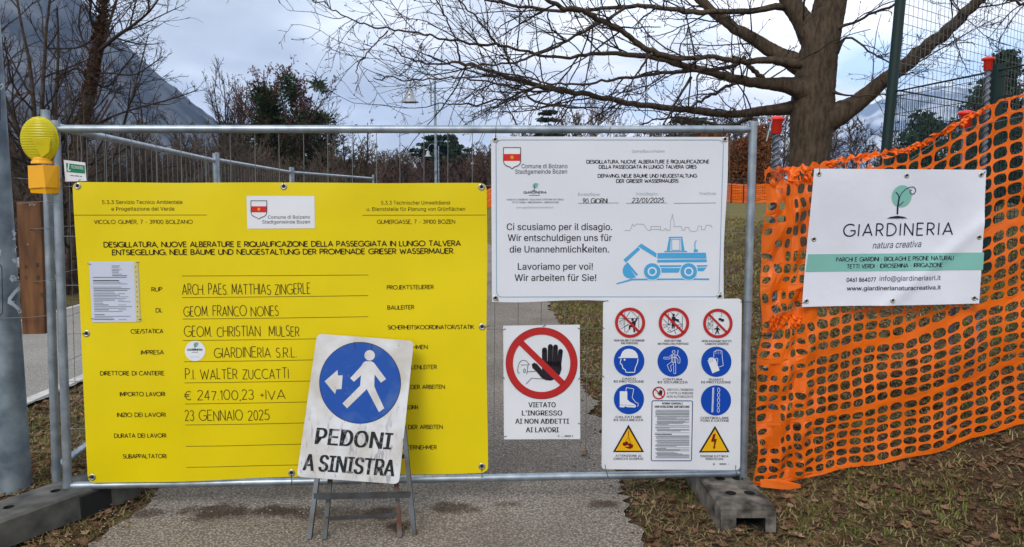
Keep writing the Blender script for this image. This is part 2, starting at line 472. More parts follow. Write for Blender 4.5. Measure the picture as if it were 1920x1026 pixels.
# footpath and cycle path: sheets over the ground
def asphalt(name, c0, c1, stone, stains=()):
    m, nt, b, N, L, noise, ramp, mixc, math_ = nodes_mat(name)
    geo = N('ShaderNodeNewGeometry'); P_ = geo.outputs['Position']
    big = noise(1.3, 5, P_); fine = noise(95, 4, P_, 0.75)
    base = ramp(math_('ADD', math_('MULTIPLY', big, 0.55), math_('MULTIPLY', fine, 0.5)), [(0.36, c0), (0.62, c1)])
    vo = N('ShaderNodeTexVoronoi'); vo.inputs['Scale'].default_value = 62; L(P_, vo.inputs['Vector'])
    sc = N('ShaderNodeSeparateColor'); L(vo.outputs['Color'], sc.inputs[0])
    chip = math_('MULTIPLY', math_('GREATER_THAN', sc.outputs[0], 0.78), math_('LESS_THAN', vo.outputs['Distance'], 0.36))
    chipc = mixc(sc.outputs[1], tuple(x * 0.75 for x in stone), stone)
    c = mixc(math_('MULTIPLY', chip, 0.7), base, chipc)
    vo2 = N('ShaderNodeTexVoronoi'); vo2.inputs['Scale'].default_value = 80; L(P_, vo2.inputs['Vector'])
    gapm = N('ShaderNodeMapRange'); L(vo2.outputs['Distance'], gapm.inputs['Value']); gapm.inputs['From Min'].default_value = 0.3; gapm.inputs['From Max'].default_value = 0.62
    gapm.inputs['To Max'].default_value = 0.75
    c = mixc(gapm.outputs['Result'], c, tuple(x * 0.45 for x in c0))
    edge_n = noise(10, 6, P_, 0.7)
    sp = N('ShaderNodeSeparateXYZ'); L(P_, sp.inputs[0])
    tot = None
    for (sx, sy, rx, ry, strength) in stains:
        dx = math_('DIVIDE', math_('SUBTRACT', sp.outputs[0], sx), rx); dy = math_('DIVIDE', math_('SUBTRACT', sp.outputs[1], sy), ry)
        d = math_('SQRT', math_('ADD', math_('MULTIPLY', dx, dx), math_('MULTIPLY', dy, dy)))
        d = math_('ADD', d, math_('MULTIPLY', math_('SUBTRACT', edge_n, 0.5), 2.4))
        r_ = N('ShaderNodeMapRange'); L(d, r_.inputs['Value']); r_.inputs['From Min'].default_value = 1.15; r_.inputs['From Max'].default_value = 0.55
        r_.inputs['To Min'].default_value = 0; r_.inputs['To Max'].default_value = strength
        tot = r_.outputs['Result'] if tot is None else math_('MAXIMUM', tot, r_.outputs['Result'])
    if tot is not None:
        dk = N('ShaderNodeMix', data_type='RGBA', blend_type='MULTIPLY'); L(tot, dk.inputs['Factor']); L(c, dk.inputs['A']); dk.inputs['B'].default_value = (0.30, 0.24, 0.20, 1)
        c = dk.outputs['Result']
    L(c, b.inputs['Base Color']); b.inputs['Roughness'].default_value = 0.85; b.inputs['Specular IOR Level'].default_value = 0.2
    bp = N('ShaderNodeBump'); bp.inputs['Strength'].default_value = 0.8; bp.inputs['Distance'].default_value = 0.010
    h = math_('ADD', math_('MULTIPLY', chip, 0.5), math_('SUBTRACT', fine, math_('MULTIPLY', gapm.outputs['Result'], 0.8)))
    L(h, bp.inputs['Height']); L(bp.outputs[0], b.inputs['Normal'])
    return m
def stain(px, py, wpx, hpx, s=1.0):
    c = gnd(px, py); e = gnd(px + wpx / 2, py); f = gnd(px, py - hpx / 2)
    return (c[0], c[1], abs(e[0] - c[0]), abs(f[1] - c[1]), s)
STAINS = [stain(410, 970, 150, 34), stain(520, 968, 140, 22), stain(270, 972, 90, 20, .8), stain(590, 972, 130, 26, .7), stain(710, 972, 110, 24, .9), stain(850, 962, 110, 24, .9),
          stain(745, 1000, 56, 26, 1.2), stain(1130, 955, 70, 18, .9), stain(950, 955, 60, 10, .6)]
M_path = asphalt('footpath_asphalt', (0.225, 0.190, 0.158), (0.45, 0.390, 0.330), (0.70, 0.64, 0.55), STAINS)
M_bike = asphalt('cyclepath_asphalt', (0.36, 0.335, 0.30), (0.50, 0.47, 0.43), (0.55, 0.52, 0.48))
def strip(name, a, c, Y0, Y1, m, z, rag=0.0, n=700, cross=2):
    Y = np.concatenate([np.linspace(Y0, 14, n), np.linspace(14, Y1, 160)[1:]])
    e = edge_r(Y)
    r1 = rag * (np.interp(Y, np.linspace(Y0, 14, 150), rng.normal(0, 1, 150)) + 0.5 * rng.normal(0, 1, len(Y)))
    r2 = rag * (np.interp(Y, np.linspace(Y0, 14, 150), rng.normal(0, 1, 150)) + 0.5 * rng.normal(0, 1, len(Y)))
    A = e + a + r1; B = e + c + r2
    mb = MB(); V = []
    for t in np.linspace(0, 1, cross):
        V.append(np.stack([A * (1 - t) + B * t, Y, np.full_like(Y, z)], -1))
    V = np.stack(V, 1).reshape(-1, 3)
    i = (np.arange(len(Y) - 1)[:, None] * cross + np.arange(cross - 1)[None]).ravel()
    mb.add(V, np.stack([i, i + 1, i + cross + 1, i + cross], -1))
    return tag(mb.build(name, m), kind='structure')
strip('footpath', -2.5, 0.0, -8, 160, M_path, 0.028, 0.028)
strip('cycle_path', -6.95, -4.28, -8, 160, M_bike, 0.030, 0.01)
strip('cycle_path_line', -4.42, -4.31, -8, 160, M_line, 0.034, 0.004)
strip('cycle_path_line', -6.92, -6.83, -8, 160, M_line, 0.034, 0.004)

# grass blades, leaf litter, small stones
def scatter(n, x0, x1, y0, y1, keep):
    x = rng.uniform(x0, x1, n); y = y0 + (y1 - y0) * rng.random(n) ** 1.7
    k = keep(x, y); x = x[k]; y = y[k]
    return x, y
def off_path(x, y, pad=0.0):
    d = x - edge_r(y)
    return (d > pad) | ((d < -2.5 - pad) & (d > -4.25)) | (d < -7.0)
def blades(n, region, m, name, label, hmin, hmax, thr, bend=0.6, w=0.0035):
    x, y = scatter(n, *region, lambda x, y: off_path(x, y, 0.02) & (vnoise(x, y, 2.3, 4) + 0.5 * vnoise(x, y, 9, 1) > thr))
    cx = x + rng.normal(0, 0.012, len(x)); z = ground_z(x, y)
    h = rng.uniform(hmin, hmax, len(x)); a = rng.uniform(0, 2 * math.pi, len(x)); lean = rng.uniform(0.2, 1.3, len(x)) * bend
    d = np.stack([np.cos(a), np.sin(a), np.zeros_like(a)], -1); s = np.stack([-np.sin(a), np.cos(a), np.zeros_like(a)], -1)
    p0 = np.stack([cx, y, z - 0.005], -1)
    up = np.array([0, 0, 1.0])
    p1 = p0 + up * (h * 0.6)[:, None] + d * (h * lean * 0.35)[:, None]
    p2 = p0 + up * (h * 0.85)[:, None] + d * (h * lean)[:, None]
    sw = s * (w * (1 + y / 6))[:, None]
    V = np.stack([p0 - sw, p0 + sw, p1 + sw * 0.8, p1 - sw * 0.8, p2], 1).reshape(-1, 3)
    k = np.arange(len(x)) * 5
    mb = MB(); mb.add(V, np.stack([k, k + 1, k + 2, k + 3], -1)); mb.add(V, np.stack([k + 3, k + 2, k + 4], -1))
    o = mb.build(name, m)
    return tag(o, label, 'grass', kind='stuff')
M_gr1 = mat('green_grass', (0.055, 0.080, 0.014), 0.7, col2=(0.18, 0.205, 0.045), scale=3, spec=0.2, trans=0.2)
M_gr2 = mat('dry_grass', (0.16, 0.12, 0.045), 0.8, col2=(0.34, 0.27, 0.13), scale=4, spec=0.2, trans=0.15)
blades(160000, (-4.6, 7.5, 1.4, 11), M_gr1, 'green_grass', 'short green grass tufts on the leaf strewn bank', 0.012, 0.050, 0.02, w=0.0022)
blades(230000, (-4.6, 7.5, 1.4, 11), M_gr2, 'dry_grass', 'matted straw coloured grass on the bank', 0.01, 0.04, -1.4, bend=2.0, w=0.0020)
blades(26000, (0, 6.0, 9, 30), mat('lawn_blade', (0.13, 0.11, 0.035), 0.75, col2=(0.32, 0.25, 0.10), scale=2, spec=0.2, trans=0.2), 'lawn_grass', 'thin green grass of the lawn farther back', 0.03, 0.07, 0.0, w=0.005)

def leaf_mesh(k, sz):
    """one curled dry leaf, lobed outline, folded on its midrib"""
    r = random.Random(k)
    n = 9; pts = [(0, 0, 0)]
    half = []
    for i in range(n):
        t = i / (n - 1)
        wv = math.sin(math.pi * t ** 0.8) * 0.38 * (1 + 0.45 * (1 if i % 2 else -0.6) * math.sin(math.pi * t))
        half.append((t - 0.5, max(wv, 0.0)))
    curl = r.uniform(0.3, 1.4); fold = r.uniform(0.1, 0.7)
    V = []; 
    for s_ in (1, -1):
        for x, y in half: V.append((x, s_ * y, fold * y + curl * (x * x) * 0.6 + r.uniform(-.03, .05)))
    mid_ = [(x, 0, curl * x * x * 0.6) for x, y in half]
    V = V + mid_
    V = np.array(V) * sz
    Fc = []
    for i in range(n - 1):
        Fc.append((2 * n + i, 2 * n + i + 1, i + 1, i)); Fc.append((2 * n + i + 1, 2 * n + i, n + i, n + i + 1))
    return V, np.array(Fc)
def leaves_stuff(n, region, name, label, m, smin, smax, keep):
    x, y = scatter(n, *region, keep)
    z = ground_z(x, y)
    mb = MB()
    protos = [leaf_mesh(i, 1.0) for i in range(12)]
    kind = rng.integers(0, 12, len(x))
    for q in range(12):
        V, Fc = protos[q]; idx = np.where(kind == q)[0]
        if len(idx) == 0: continue
        a = rng.uniform(0, 6.28, len(idx)); tx = rng.normal(0, 0.4, len(idx)); s_ = rng.uniform(smin, smax, len(idx))
        ca, sa = np.cos(a), np.sin(a); ct, st = np.cos(tx), np.sin(tx)
        X = V[None, :, 0] * ca[:, None] - V[None, :, 1] * (sa * ct)[:, None] + V[None, :, 2] * (sa * st)[:, None]
        Y = V[None, :, 0] * sa[:, None] + V[None, :, 1] * (ca * ct)[:, None] - V[None, :, 2] * (ca * st)[:, None]
        Z = V[None, :, 1] * st[:, None] + V[None, :, 2] * ct[:, None]
        W = np.stack([X, Y, Z], -1) * s_[:, None, None] + np.stack([x[idx], y[idx], z[idx] + 0.012], -1)[:, None, :]
        FF = (Fc[None] + (np.arange(len(idx)) * len(V))[:, None, None]).reshape(-1, 4)
        mb.add(W.reshape(-1, 3), FF)
    o = mb.build(name, m)
    return tag(o, label, 'leaves', kind='stuff')
M_leafA = mat('litter_brown', (0.075, 0.036, 0.018), 0.85, col2=(0.22, 0.13, 0.075), scale=6, spec=0.15)
M_leafB = mat('litter_pale', (0.19, 0.115, 0.07), 0.85, col2=(0.38, 0.26, 0.17), scale=6, spec=0.15)
leaves_stuff(38000, (-4.6, 7.5, 1.4, 10), 'leaf_litter', 'brown fallen leaves strewn over the grass bank', M_leafA, 0.014, 0.050, lambda x, y: off_path(x, y, -0.02) & (vnoise(x, y, 1.5, 9) > -0.9))
leaves_stuff(1500, (-4.6, 7.5, 1.4, 10), 'pale_leaf_litter', 'pale dry leaves among the darker litter', M_leafB, 0.014, 0.048, lambda x, y: off_path(x, y, -0.02))
# bits of litter and loose stones on the footpath itself
def chips(n, name, label, m, smin, smax, keep):
    x, y = scatter(n, -2.1, 0.75, 2.7, 9, keep)
    mb = MB(); s_ = rng.uniform(smin, smax, len(x))
    oct_ = np.array([(1,0,0),(0,1,0),(-1,0,0),(0,-1,0),(0,0,.6),(0,0,-.6)], float)
    fo = np.array([(0,1,4),(1,2,4),(2,3,4),(3,0,4),(1,0,5),(2,1,5),(3,2,5),(0,3,5)])
    J = oct_[None] * rng.uniform(0.6, 1.3, (len(x), 6, 3)) * s_[:, None, None] + np.stack([x, y, np.full(len(x), 0.030)], -1)[:, None]
    mb.add(J.reshape(-1, 3), (fo[None] + (np.arange(len(x)) * 6)[:, None, None]).reshape(-1, 3))
    return tag(mb.build(name, m), label, 'gravel', kind='stuff')
M_chip = mat('stone_chip', (0.36, 0.31, 0.25), 0.8, var=0.3, scale=30)
chips(2600, 'loose_gravel', 'fine loose stone chips scattered on the footpath', M_chip, 0.0025, 0.006, lambda x, y: x == x)
chips(3800, 'path_debris', 'dark crumbs of soil on the footpath edge', MATS['litter_brown'], 0.003, 0.011, lambda x, y: (rng.random(len(x)) < np.exp(-np.abs(x - edge_r(y)) / .10)) | (rng.random(len(x)) < np.exp(-np.clip(x + 1.9, 0, 9) / .14)))
# single larger leaves
leafs = []
for k in range(6):
    V, Fc = leaf_mesh(100 + k, 1.0)
    me = bpy.data.meshes.new('fallen_leaf'); me.from_pydata([tuple(v) for v in V], [], [tuple(int(i) for i in f) for f in Fc]); me.materials.append(M_leafB if k % 2 else M_drleaf)
    for p in me.polygons: p.use_smooth = True
    leafs.append(me)
spots = [(1095, 862, .10, 'single curled dry leaf lying on the footpath under the fence rail'), (1620, 955, .15, 'pale broad dry leaf on the grass below the middle of the orange net'), (1850, 942, .15, 'dry leaf near the right edge below the orange net'),
         (1240, 905, .11, 'dry leaf just under the bottom rail, left of the grey block'), (1480, 940, .11, 'dry leaf by the loose orange tail of the net'), (1500, 1012, .10, 'dry leaf right of the front of the grey block'),
         (1700, 990, .10, 'dry leaf at the bottom of the bank, right of the broad pale leaf'), (160, 1004, .06, 'small dry leaf on the soil in front of the long dark foot')]
rl = random.Random(3)
for i, (px, py, s_, lab) in enumerate(spots):
    p = gnd(px, py, 0.03)
    for _ in range(4): p = gnd(px, py, gz(p[0], p[1]))
    o = bpy.data.objects.new('fallen_leaf', leafs[i % 6]); link(o)
    o.location = (p[0], p[1], max(p[2], 0.03 if i == 0 else -1) + 0.012); o.scale = (s_ * .62,) * 3; o.rotation_euler = (rl.uniform(-.3, .3), rl.uniform(-.3, .3), rl.uniform(0, 6.28))
    tag(o, lab, 'leaf', 'larger dry leaves on the ground')

# ------------------------------------------------------------------ mountains
def mountain(name, ridge, Y, depth, seed, amp, nx=260, ny=60, m=None):
    """ridge = [(px, py)] silhouette seen from the path; a rough heightfield whose crest is at distance Y"""
    R_ = np.array(ridge, float)
    X = np.array([at(p[0], p[1], Y)[0] for p in R_]); Z = np.array([at(p[0], p[1], Y)[2] for p in R_])
    xs = np.linspace(X.min(), X.max(), nx); H = np.interp(xs, X, Z)
    t = np.linspace(-1, 1, ny)
    r = np.random.default_rng(seed)
    G = np.zeros((ny, nx))
    XX, TT = np.meshgrid(xs, t)
    for o_ in range(6):
        f = 2.2 ** o_ / (X.max() - X.min()) * 9; a = r.uniform(0, 6.28, 4)
        G += 0.5 ** o_ * (np.abs(np.sin(XX * f + a[0] + 1.5 * np.sin(TT * 2.3 * (1 + o_) + a[1]))) - 0.5)
    prof = np.clip(1 - np.abs(TT) ** 1.25, 0, 1)
    Z2 = H[None] * prof + amp * G * np.sin(np.pi * np.clip(1 - np.abs(TT), 0, 1)) * 1.0
    Z2 += amp * 0.10 * r.normal(0, 1, (ny, nx)) * (prof > 0.02)
    YY = Y + TT * depth
    mb = MB(); i = (np.arange(ny - 1)[:, None] * nx + np.arange(nx - 1)[None]).ravel()
    mb.add(np.stack([XX, YY, Z2 - 3], -1).reshape(-1, 3), np.stack([i, i + 1, i + nx + 1, i + nx], -1))
    return tag(mb.build(name, m, smooth=True), kind='structure')
M_mtn = mat('mountain_forest_rock', (0.022, 0.028, 0.034), 0.95, col2=(0.17, 0.175, 0.185), scale=0.012, stretch=(1.0, 1.0, 0.28), detail=9, bump=0.5, bscale=0.02, dist=40, spec=0.05, lo=0.42, hi=0.72)
M_mtn2 = mat('mountain_snow', (0.16, 0.19, 0.22), 0.95, col2=(0.75, 0.76, 0.78), scale=0.004, detail=9, spec=0.05, lo=0.46, hi=0.60)
mountain('mountain', [(-1500, 60), (-700, -260), (-300, -330), (-60, -170), (60, -85), (110, -40), (150, 0), (185, 42), (225, 82), (262, 118), (292, 142), (318, 170), (352, 202), (400, 242), (450, 290), (520, 345), (600, 372)],
         1500, 800, 5, 22, m=M_mtn)
mountain('mountain', [(1250, 360), (1400, 320), (1500, 290), (1600, 222), (1640, 192), (1690, 172), (1760, 160), (1800, 166), (1840, 162), (1880, 175), (1960, 190), (2300, 170), (2900, 360)],
         6000, 1800, 9, 60, m=M_mtn2)

# the air of the valley
hz = MB(); hz.box((-8500, -500, -6), (8500, 9200, 1150))
ho = hz.build('haze', None)
tag(ho, 'pale bluish haze in the valley air', 'haze', kind='stuff')
hm = bpy.data.materials.new('haze_air'); hm.use_nodes = True
hm.node_tree.nodes.clear()
_o = hm.node_tree.nodes.new('ShaderNodeOutputMaterial'); _v = hm.node_tree.nodes.new('ShaderNodeVolumePrincipled')
_v.inputs['Density'].default_value = 0.00014
_v.inputs['Color'].default_value = (0.46, 0.63, 1.0, 1)
hm.node_tree.links.new(_v.outputs[0], _o.inputs['Volume'])
ho.data.materials.append(hm)

# ------------------------------------------------------------------ site fence
FA = at(103, 600, 3.60); FB = at(1405, 600, 3.77)
FA[2] = 1.0; FB[2] = 1.0
fence_n = np.cross(FB - FA, [0, 0, 1.0])
FP = Plane(FA, fence_n)
M_unit = {}
def unit_cyl(r, n, m):
    """a shared cylinder of length 1 along z"""
    k = (r, n, m.name)
    if k not in M_unit:
        mb = MB(); mb.tubes([[(0, 0, 0), (0, 0, 1)]], [[r, r]], n)
        o = mb.build('tmp', m, smooth=True); M_unit[k] = o.data; bpy.data.objects.remove(o)
    return M_unit[k]
def rod(name, a, b, r, m, parent, n=6, label=None):
    a = np.array(a, float); b = np.array(b, float)
    off = np.array(parent.location) if parent is not None else 0
    o = bpy.data.objects.new(name, unit_cyl(r, n, m)); link(o, parent)
    d = Vector(b - a); o.location = Vector(a - off); o.rotation_mode = 'QUATERNION'
    o.rotation_quaternion = d.to_track_quat('Z', 'Y'); o.scale = (1, 1, d.length)
    if label: o['label'] = label
    return o
def panel(label, bl, br, tl, tr, foot, group, tall=0.045, wires=True, corner=0.0, wr=0.0016):
    """a mesh site-fence panel between its two bottom and two top corners"""
    bl, br, tl, tr = [np.array(q, float) for q in (bl, br, tl, tr)]
    t = thing('mobile_fence', label, 'fence panel', tuple((bl + br) / 2 * [1, 1, 0]), group)
    r = 0.0205
    for b, u in ((bl, tl), (br, tr)):
        d = (u - b) / np.linalg.norm(u - b)
        mb = MB(); mb.tubes([[b - d * foot, b, (b + u) / 2, u + d * tall]], [[r] * 4], 20, cap=True)
        p = mb.build('post', M_galv, t, smooth=True)
        mb = MB(); mb.tubes([[b + d * 0.0 - d * 0.018, b + d * 0.018]], [[r + .003] * 2], 16); 
        mb.build('weld_collar', M_galv, p, smooth=True)
    for a, c, name in ((tl, tr, 'top_rail'), (bl, br, 'bottom_rail')):
        d = (c - a) / np.linalg.norm(c - a)
        q = np.linspace(0, 1, 9)[:, None]; P = (a + d * r * 0.7) * (1 - q) + (c - d * r * 0.7) * q
        R_ = np.full(9, 0.0195); R_[0] = R_[-1] = 0.013; 
        P2 = np.insert(P, 1, P[0] + d * 0.03, 0); P2 = np.insert(P2, -1, P[-1] - d * 0.03, 0)
        R2 = np.concatenate([[0.014], [0.0195] * 9, [0.014]])
        mb = MB(); mb.tubes([P2], [R2], 20); mb.build(name, M_galv, t, smooth=True)
    if wires:
        n = int(round(np.linalg.norm(br - bl) / 0.1185))
        for i in range(1, n):
            q = i / n + rl.uniform(-.0006, .0006)
            rod('vertical_wire', bl * (1 - q) + br * q + [0, 0, .012], tl * (1 - q) + tr * q - [0, 0, .012], wr, M_wire, t)
        nn = np.cross(br - bl, [0, 0, 1.0]); nn /= np.linalg.norm(nn)
        for i in range(6):
            q = .845 - .1355 * i
            a = bl * (1 - q) + tl * q; c = br * (1 - q) + tr * q
            rod('horizontal_wire', a + nn * .0035, c + nn * .0035, wr, M_wire, t)
    return t
PBL, PBR, PTL, PTR = FP(127, 911), FP(1393, 887), FP(104, 242), FP(1412, 243)
front = panel('front galvanised fence panel carrying the yellow and white boards', PBL, PBR, PTL, PTR, 0.085, 'galvanised site fence panels', tall=0.04)
# hook of the right post
hk = MB(); h0 = FP(1417, 221, 0.0)
hk.tubes([[FP(1412, 220.5), FP(1430, 220), FP(1445, 222), FP(1447, 226), FP(1442, 245), FP(1437, 265)]], [[.0035] * 6], 6, cap=True)
hk.build('coupling_hook', M_galv, front, smooth=True)
# second line of panels going away from the left corner
p0b = at(107, 905, 3.68); p0t = at(86, 240, 3.68)
p0b[2] = 0.215; p0t[2] = 1.955
q1 = at(403, 299, 6.98)[:2]; q2 = at(545, 330, 10.45)[:2]; q3 = at(700, 350, 13.9)[:2]
def v3(q, z): return np.array([q[0], q[1], z])
panel('fence panel starting at the warning lamp and running away behind the yellow board', p0b, v3(q1, .215), p0t, v3(q1, 1.94), 0.1, 'galvanised site fence panels', tall=0.07)
d_ = (q2 - q1) / np.linalg.norm(q2 - q1) * 0.075
panel('middle fence panel of the line running away behind the yellow board', v3(q1 + d_, .215), v3(q2, .215), v3(q1 + d_, 1.95), v3(q2, 1.95), 0.1, 'galvanised site fence panels', tall=0.07)
d2_ = (q3 - q2) / np.linalg.norm(q3 - q2) * 0.075
panel('farthest fence panel of the line running away behind the yellow board', v3(q2 + d2_, .215), v3(q3, .215), v3(q2 + d2_, 1.95), v3(q3, 1.95), 0.1, 'galvanised site fence panels', tall=0.07)

def plate_holes(mb, x0, x1, y0, y1, z, hx, hy, r, depth, m, mh, n=16, shape=None):
    """rectangle with one round hole; walls go down by depth"""
    a = (np.arange(n) + 0.5) * 2 * math.pi / n
    out = []
    for t in a:
        dx, dy = math.cos(t), math.sin(t)
        k = min((x1 - hx) / dx if dx > 1e-9 else 1e9, (x0 - hx) / dx if dx < -1e-9 else 1e9, (y1 - hy) / dy if dy > 1e-9 else 1e9, (y0 - hy) / dy if dy < -1e-9 else 1e9)
        out.append((hx + dx * k, hy + dy * k, z))
    cor = [(x1, y1), (x0, y1), (x0, y0), (x1, y0)]
    inn = [(hx + r * math.cos(t), hy + r * math.sin(t), z) for t in a]
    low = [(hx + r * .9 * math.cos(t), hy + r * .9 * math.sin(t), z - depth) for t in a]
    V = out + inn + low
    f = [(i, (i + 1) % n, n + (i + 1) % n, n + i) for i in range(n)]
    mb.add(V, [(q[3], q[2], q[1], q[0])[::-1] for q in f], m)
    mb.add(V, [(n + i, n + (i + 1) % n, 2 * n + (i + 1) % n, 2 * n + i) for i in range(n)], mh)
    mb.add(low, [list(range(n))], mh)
    for c in cor:      # corner triangles
        ds = sorted(range(n), key=lambda i: abs(math.atan2(*(np.array(out[i][:2]) - [hx, hy])[::-1]) - math.atan2(c[1] - hy, c[0] - hx)))
        i, j = ds[0], ds[1]
        if {i, j} == {0, n - 1} or abs(i - j) == 1:
            tri = [out[i], out[j], (*c, z)]
            nz = np.cross(np.array(tri[1]) - tri[0], np.array(tri[2]) - tri[0])[2]
            if nz < 0: tri = [tri[1], tri[0], tri[2]]
            mb.add(tri, [(0, 1, 2)], m)
# right concrete foot: local frame x across, y along (0 = front), top with paired holes, open hollow in the front
def foot_block(label, loc, rot, W, Lh, H, m, rows, offx, slot=False):
    t = thing('ballast_block', label, 'fence foot', (loc[0], loc[1], loc[2]), 'heavy feet under the fence posts')
    mb = MB(); hw = W / 2; ch = 0.012
    # sides with chamfer, slightly tapering
    y_edges = [ch] + [(rows[i] + rows[i + 1]) / 2 for i in range(len(rows) - 1)] + [Lh - ch]
    y_edges[0] = max(ch, rows[0] - (y_edges[1] - rows[0]))
    xa, xb = -hw + ch, hw - ch
    for i, ry in enumerate(rows):
        ya, yb = y_edges[i], y_edges[i + 1]
        if slot: 
            plate_holes(mb, xa, xb, ya, yb, H, 0.0, ry, 0.024, 0.09, m, M_black)
        else:
            plate_holes(mb, xa, offx, ya, yb, H, offx - 0.047, ry, 0.028, 0.09, m, M_black)
            plate_holes(mb, offx, xb, ya, yb, H, offx + 0.047, ry, 0.028, 0.09, m, M_black)
    if y_edges[0] > ch + 1e-4:
        mb.add([(xa, ch, H), (xb, ch, H), (xb, y_edges[0], H), (xa, y_edges[0], H)], [(0, 1, 2, 3)], m)
    lo = 0.0
    # chamfer ring
    ringT = [(xa, ch, H), (xb, ch, H), (xb, Lh - ch, H), (xa, Lh - ch, H)]
    ringM = [(-hw, 0, H - ch), (hw, 0, H - ch), (hw, Lh, H - ch), (-hw, Lh, H - ch)]
    ringB = [(-hw - .006, -.006, lo), (hw + .006, -.006, lo), (hw + .006, Lh + .006, lo), (-hw - .006, Lh + .006, lo)]
    mb.add(ringT + ringM, [(4, 5, 1, 0), (5, 6, 2, 1), (6, 7, 3, 2), (7, 4, 0, 3)], m)
    mb.add(ringM + ringB, [(5, 6, 2, 1)[::1] if 0 else (5, 6, 2, 1), (6, 7, 3, 2)] if False else [(5, 1, 2, 6), (6, 2, 3, 7), (7, 3, 0, 4)], m)
    # front face around the hollow
    ox, oz = 0.07, 0.07
    x0, x1 = offx - ox, offx + ox
    fr = lambda x, z: (x, -.006 * (1 - z / H), z)
    mb.add([fr(-hw, 0), fr(x0, 0), fr(x0, oz), fr(-hw, H - ch), fr(x0, H - ch)], [(0, 1, 2, 3)], m)
    mb.add([fr(x0, oz), fr(x0, H - ch), fr(-hw, H - ch)], [(0, 1, 2)], m)
    mb.add([fr(x0, oz), fr(x1, oz), fr(x1, H - ch), fr(x0, H - ch)], [(0, 1, 2, 3)], m)
    mb.add([fr(x1, 0), fr(hw, 0), fr(hw, H - ch), fr(x1, oz)], [(0, 1, 2, 3)], m)
    mb.add([fr(x1, oz), fr(hw, H - ch), fr(x1, H - ch)], [(0, 1, 2)], m)
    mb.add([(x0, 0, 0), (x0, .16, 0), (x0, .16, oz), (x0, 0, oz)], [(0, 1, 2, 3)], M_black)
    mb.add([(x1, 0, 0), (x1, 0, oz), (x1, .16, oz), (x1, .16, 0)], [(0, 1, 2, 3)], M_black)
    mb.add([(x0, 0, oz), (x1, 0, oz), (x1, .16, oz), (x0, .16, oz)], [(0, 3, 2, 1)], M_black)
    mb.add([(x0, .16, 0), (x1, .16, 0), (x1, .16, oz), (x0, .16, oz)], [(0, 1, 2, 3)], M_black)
    mb.add([(x0, 0, .008), (x1, 0, .008), (x1, .16, .008), (x0, .16, .008)], [(0, 1, 2, 3)], M_black)  # black floor sheet put in for the shade inside the hollow
    o = mb.build('block', m, None); o.parent = t
    t.rotation_euler = (0, 0, rot)
    return t
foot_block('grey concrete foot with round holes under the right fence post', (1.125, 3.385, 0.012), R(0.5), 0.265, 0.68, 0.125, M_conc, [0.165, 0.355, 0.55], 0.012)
_pp = gnd(35, 1024, 0); _qq = gnd(262, 934, 0)
_dir = (_qq - _pp)[:2] / np.linalg.norm((_qq - _pp)[:2]); _nrm = np.array([-_dir[1], _dir[0]])
_s = _qq[:2] - _dir * 0.92 + _nrm * 0.13
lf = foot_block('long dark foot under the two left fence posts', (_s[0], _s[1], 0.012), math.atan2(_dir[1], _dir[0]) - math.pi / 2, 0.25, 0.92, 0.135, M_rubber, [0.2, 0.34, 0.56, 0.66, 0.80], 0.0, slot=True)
# carrying recess on its long side, a black slab painted for its shade
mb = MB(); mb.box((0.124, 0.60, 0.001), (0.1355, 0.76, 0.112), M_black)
o = mb.build('recess_shade', M_black, None); o.parent = lf
# back foot of the joint behind the board
foot_block('concrete foot at the joint of the receding fence panels', (q1[0] + .02, q1[1] - .33, 0.012), R(-20), 0.25, 0.68, 0.12, M_conc, [0.165, 0.355, 0.55], 0.0)

# ------------------------------------------------------------------ printing kit
try:      # the sans face that ships inside Blender itself
    SANS = bpy.data.fonts.load(os.path.join(bpy.utils.resource_path('LOCAL'), 'datafiles', 'fonts', 'Inter.woff2'))
except Exception:
    SANS = None
CAPH = {}
def _measure(body, font=None, bold=0.0):
    cu = bpy.data.curves.new('t', 'FONT'); cu.body = body; cu.size = 1.0; cu.resolution_u = 3; cu.offset = bold; cu.fill_mode = 'FRONT'
    if SANS and font != 'humanist': cu.font = SANS
    if SANS and font != 'humanist':
        for i_, ch in enumerate(body):
            if ch == 'k': cu.body_format[i_].use_bold = True
    ob = bpy.data.objects.new('t', cu)
    me = ob.to_mesh()
    n = len(me.vertices)
    V = np.zeros(n * 3, np.float32); me.vertices.foreach_get('co', V); V = V.reshape(-1, 3).astype(float)
    Fc = [tuple(p.vertices) for p in me.polygons]
    ob.to_mesh_clear(); bpy.data.objects.remove(ob); bpy.data.curves.remove(cu)
    return V, Fc
def arc(cx, cy, rx, ry, a0, a1, n=8):
    return [(cx + rx * math.cos(R(a0 + (a1 - a0) * i / n)), cy + ry * math.sin(R(a0 + (a1 - a0) * i / n))) for i in range(n + 1)]
def _O(w, x0=0.0, h=1.0, y0=0.0): return arc(x0 + w / 2, y0 + h / 2, w / 2, h / 2, 90, 450, 18)
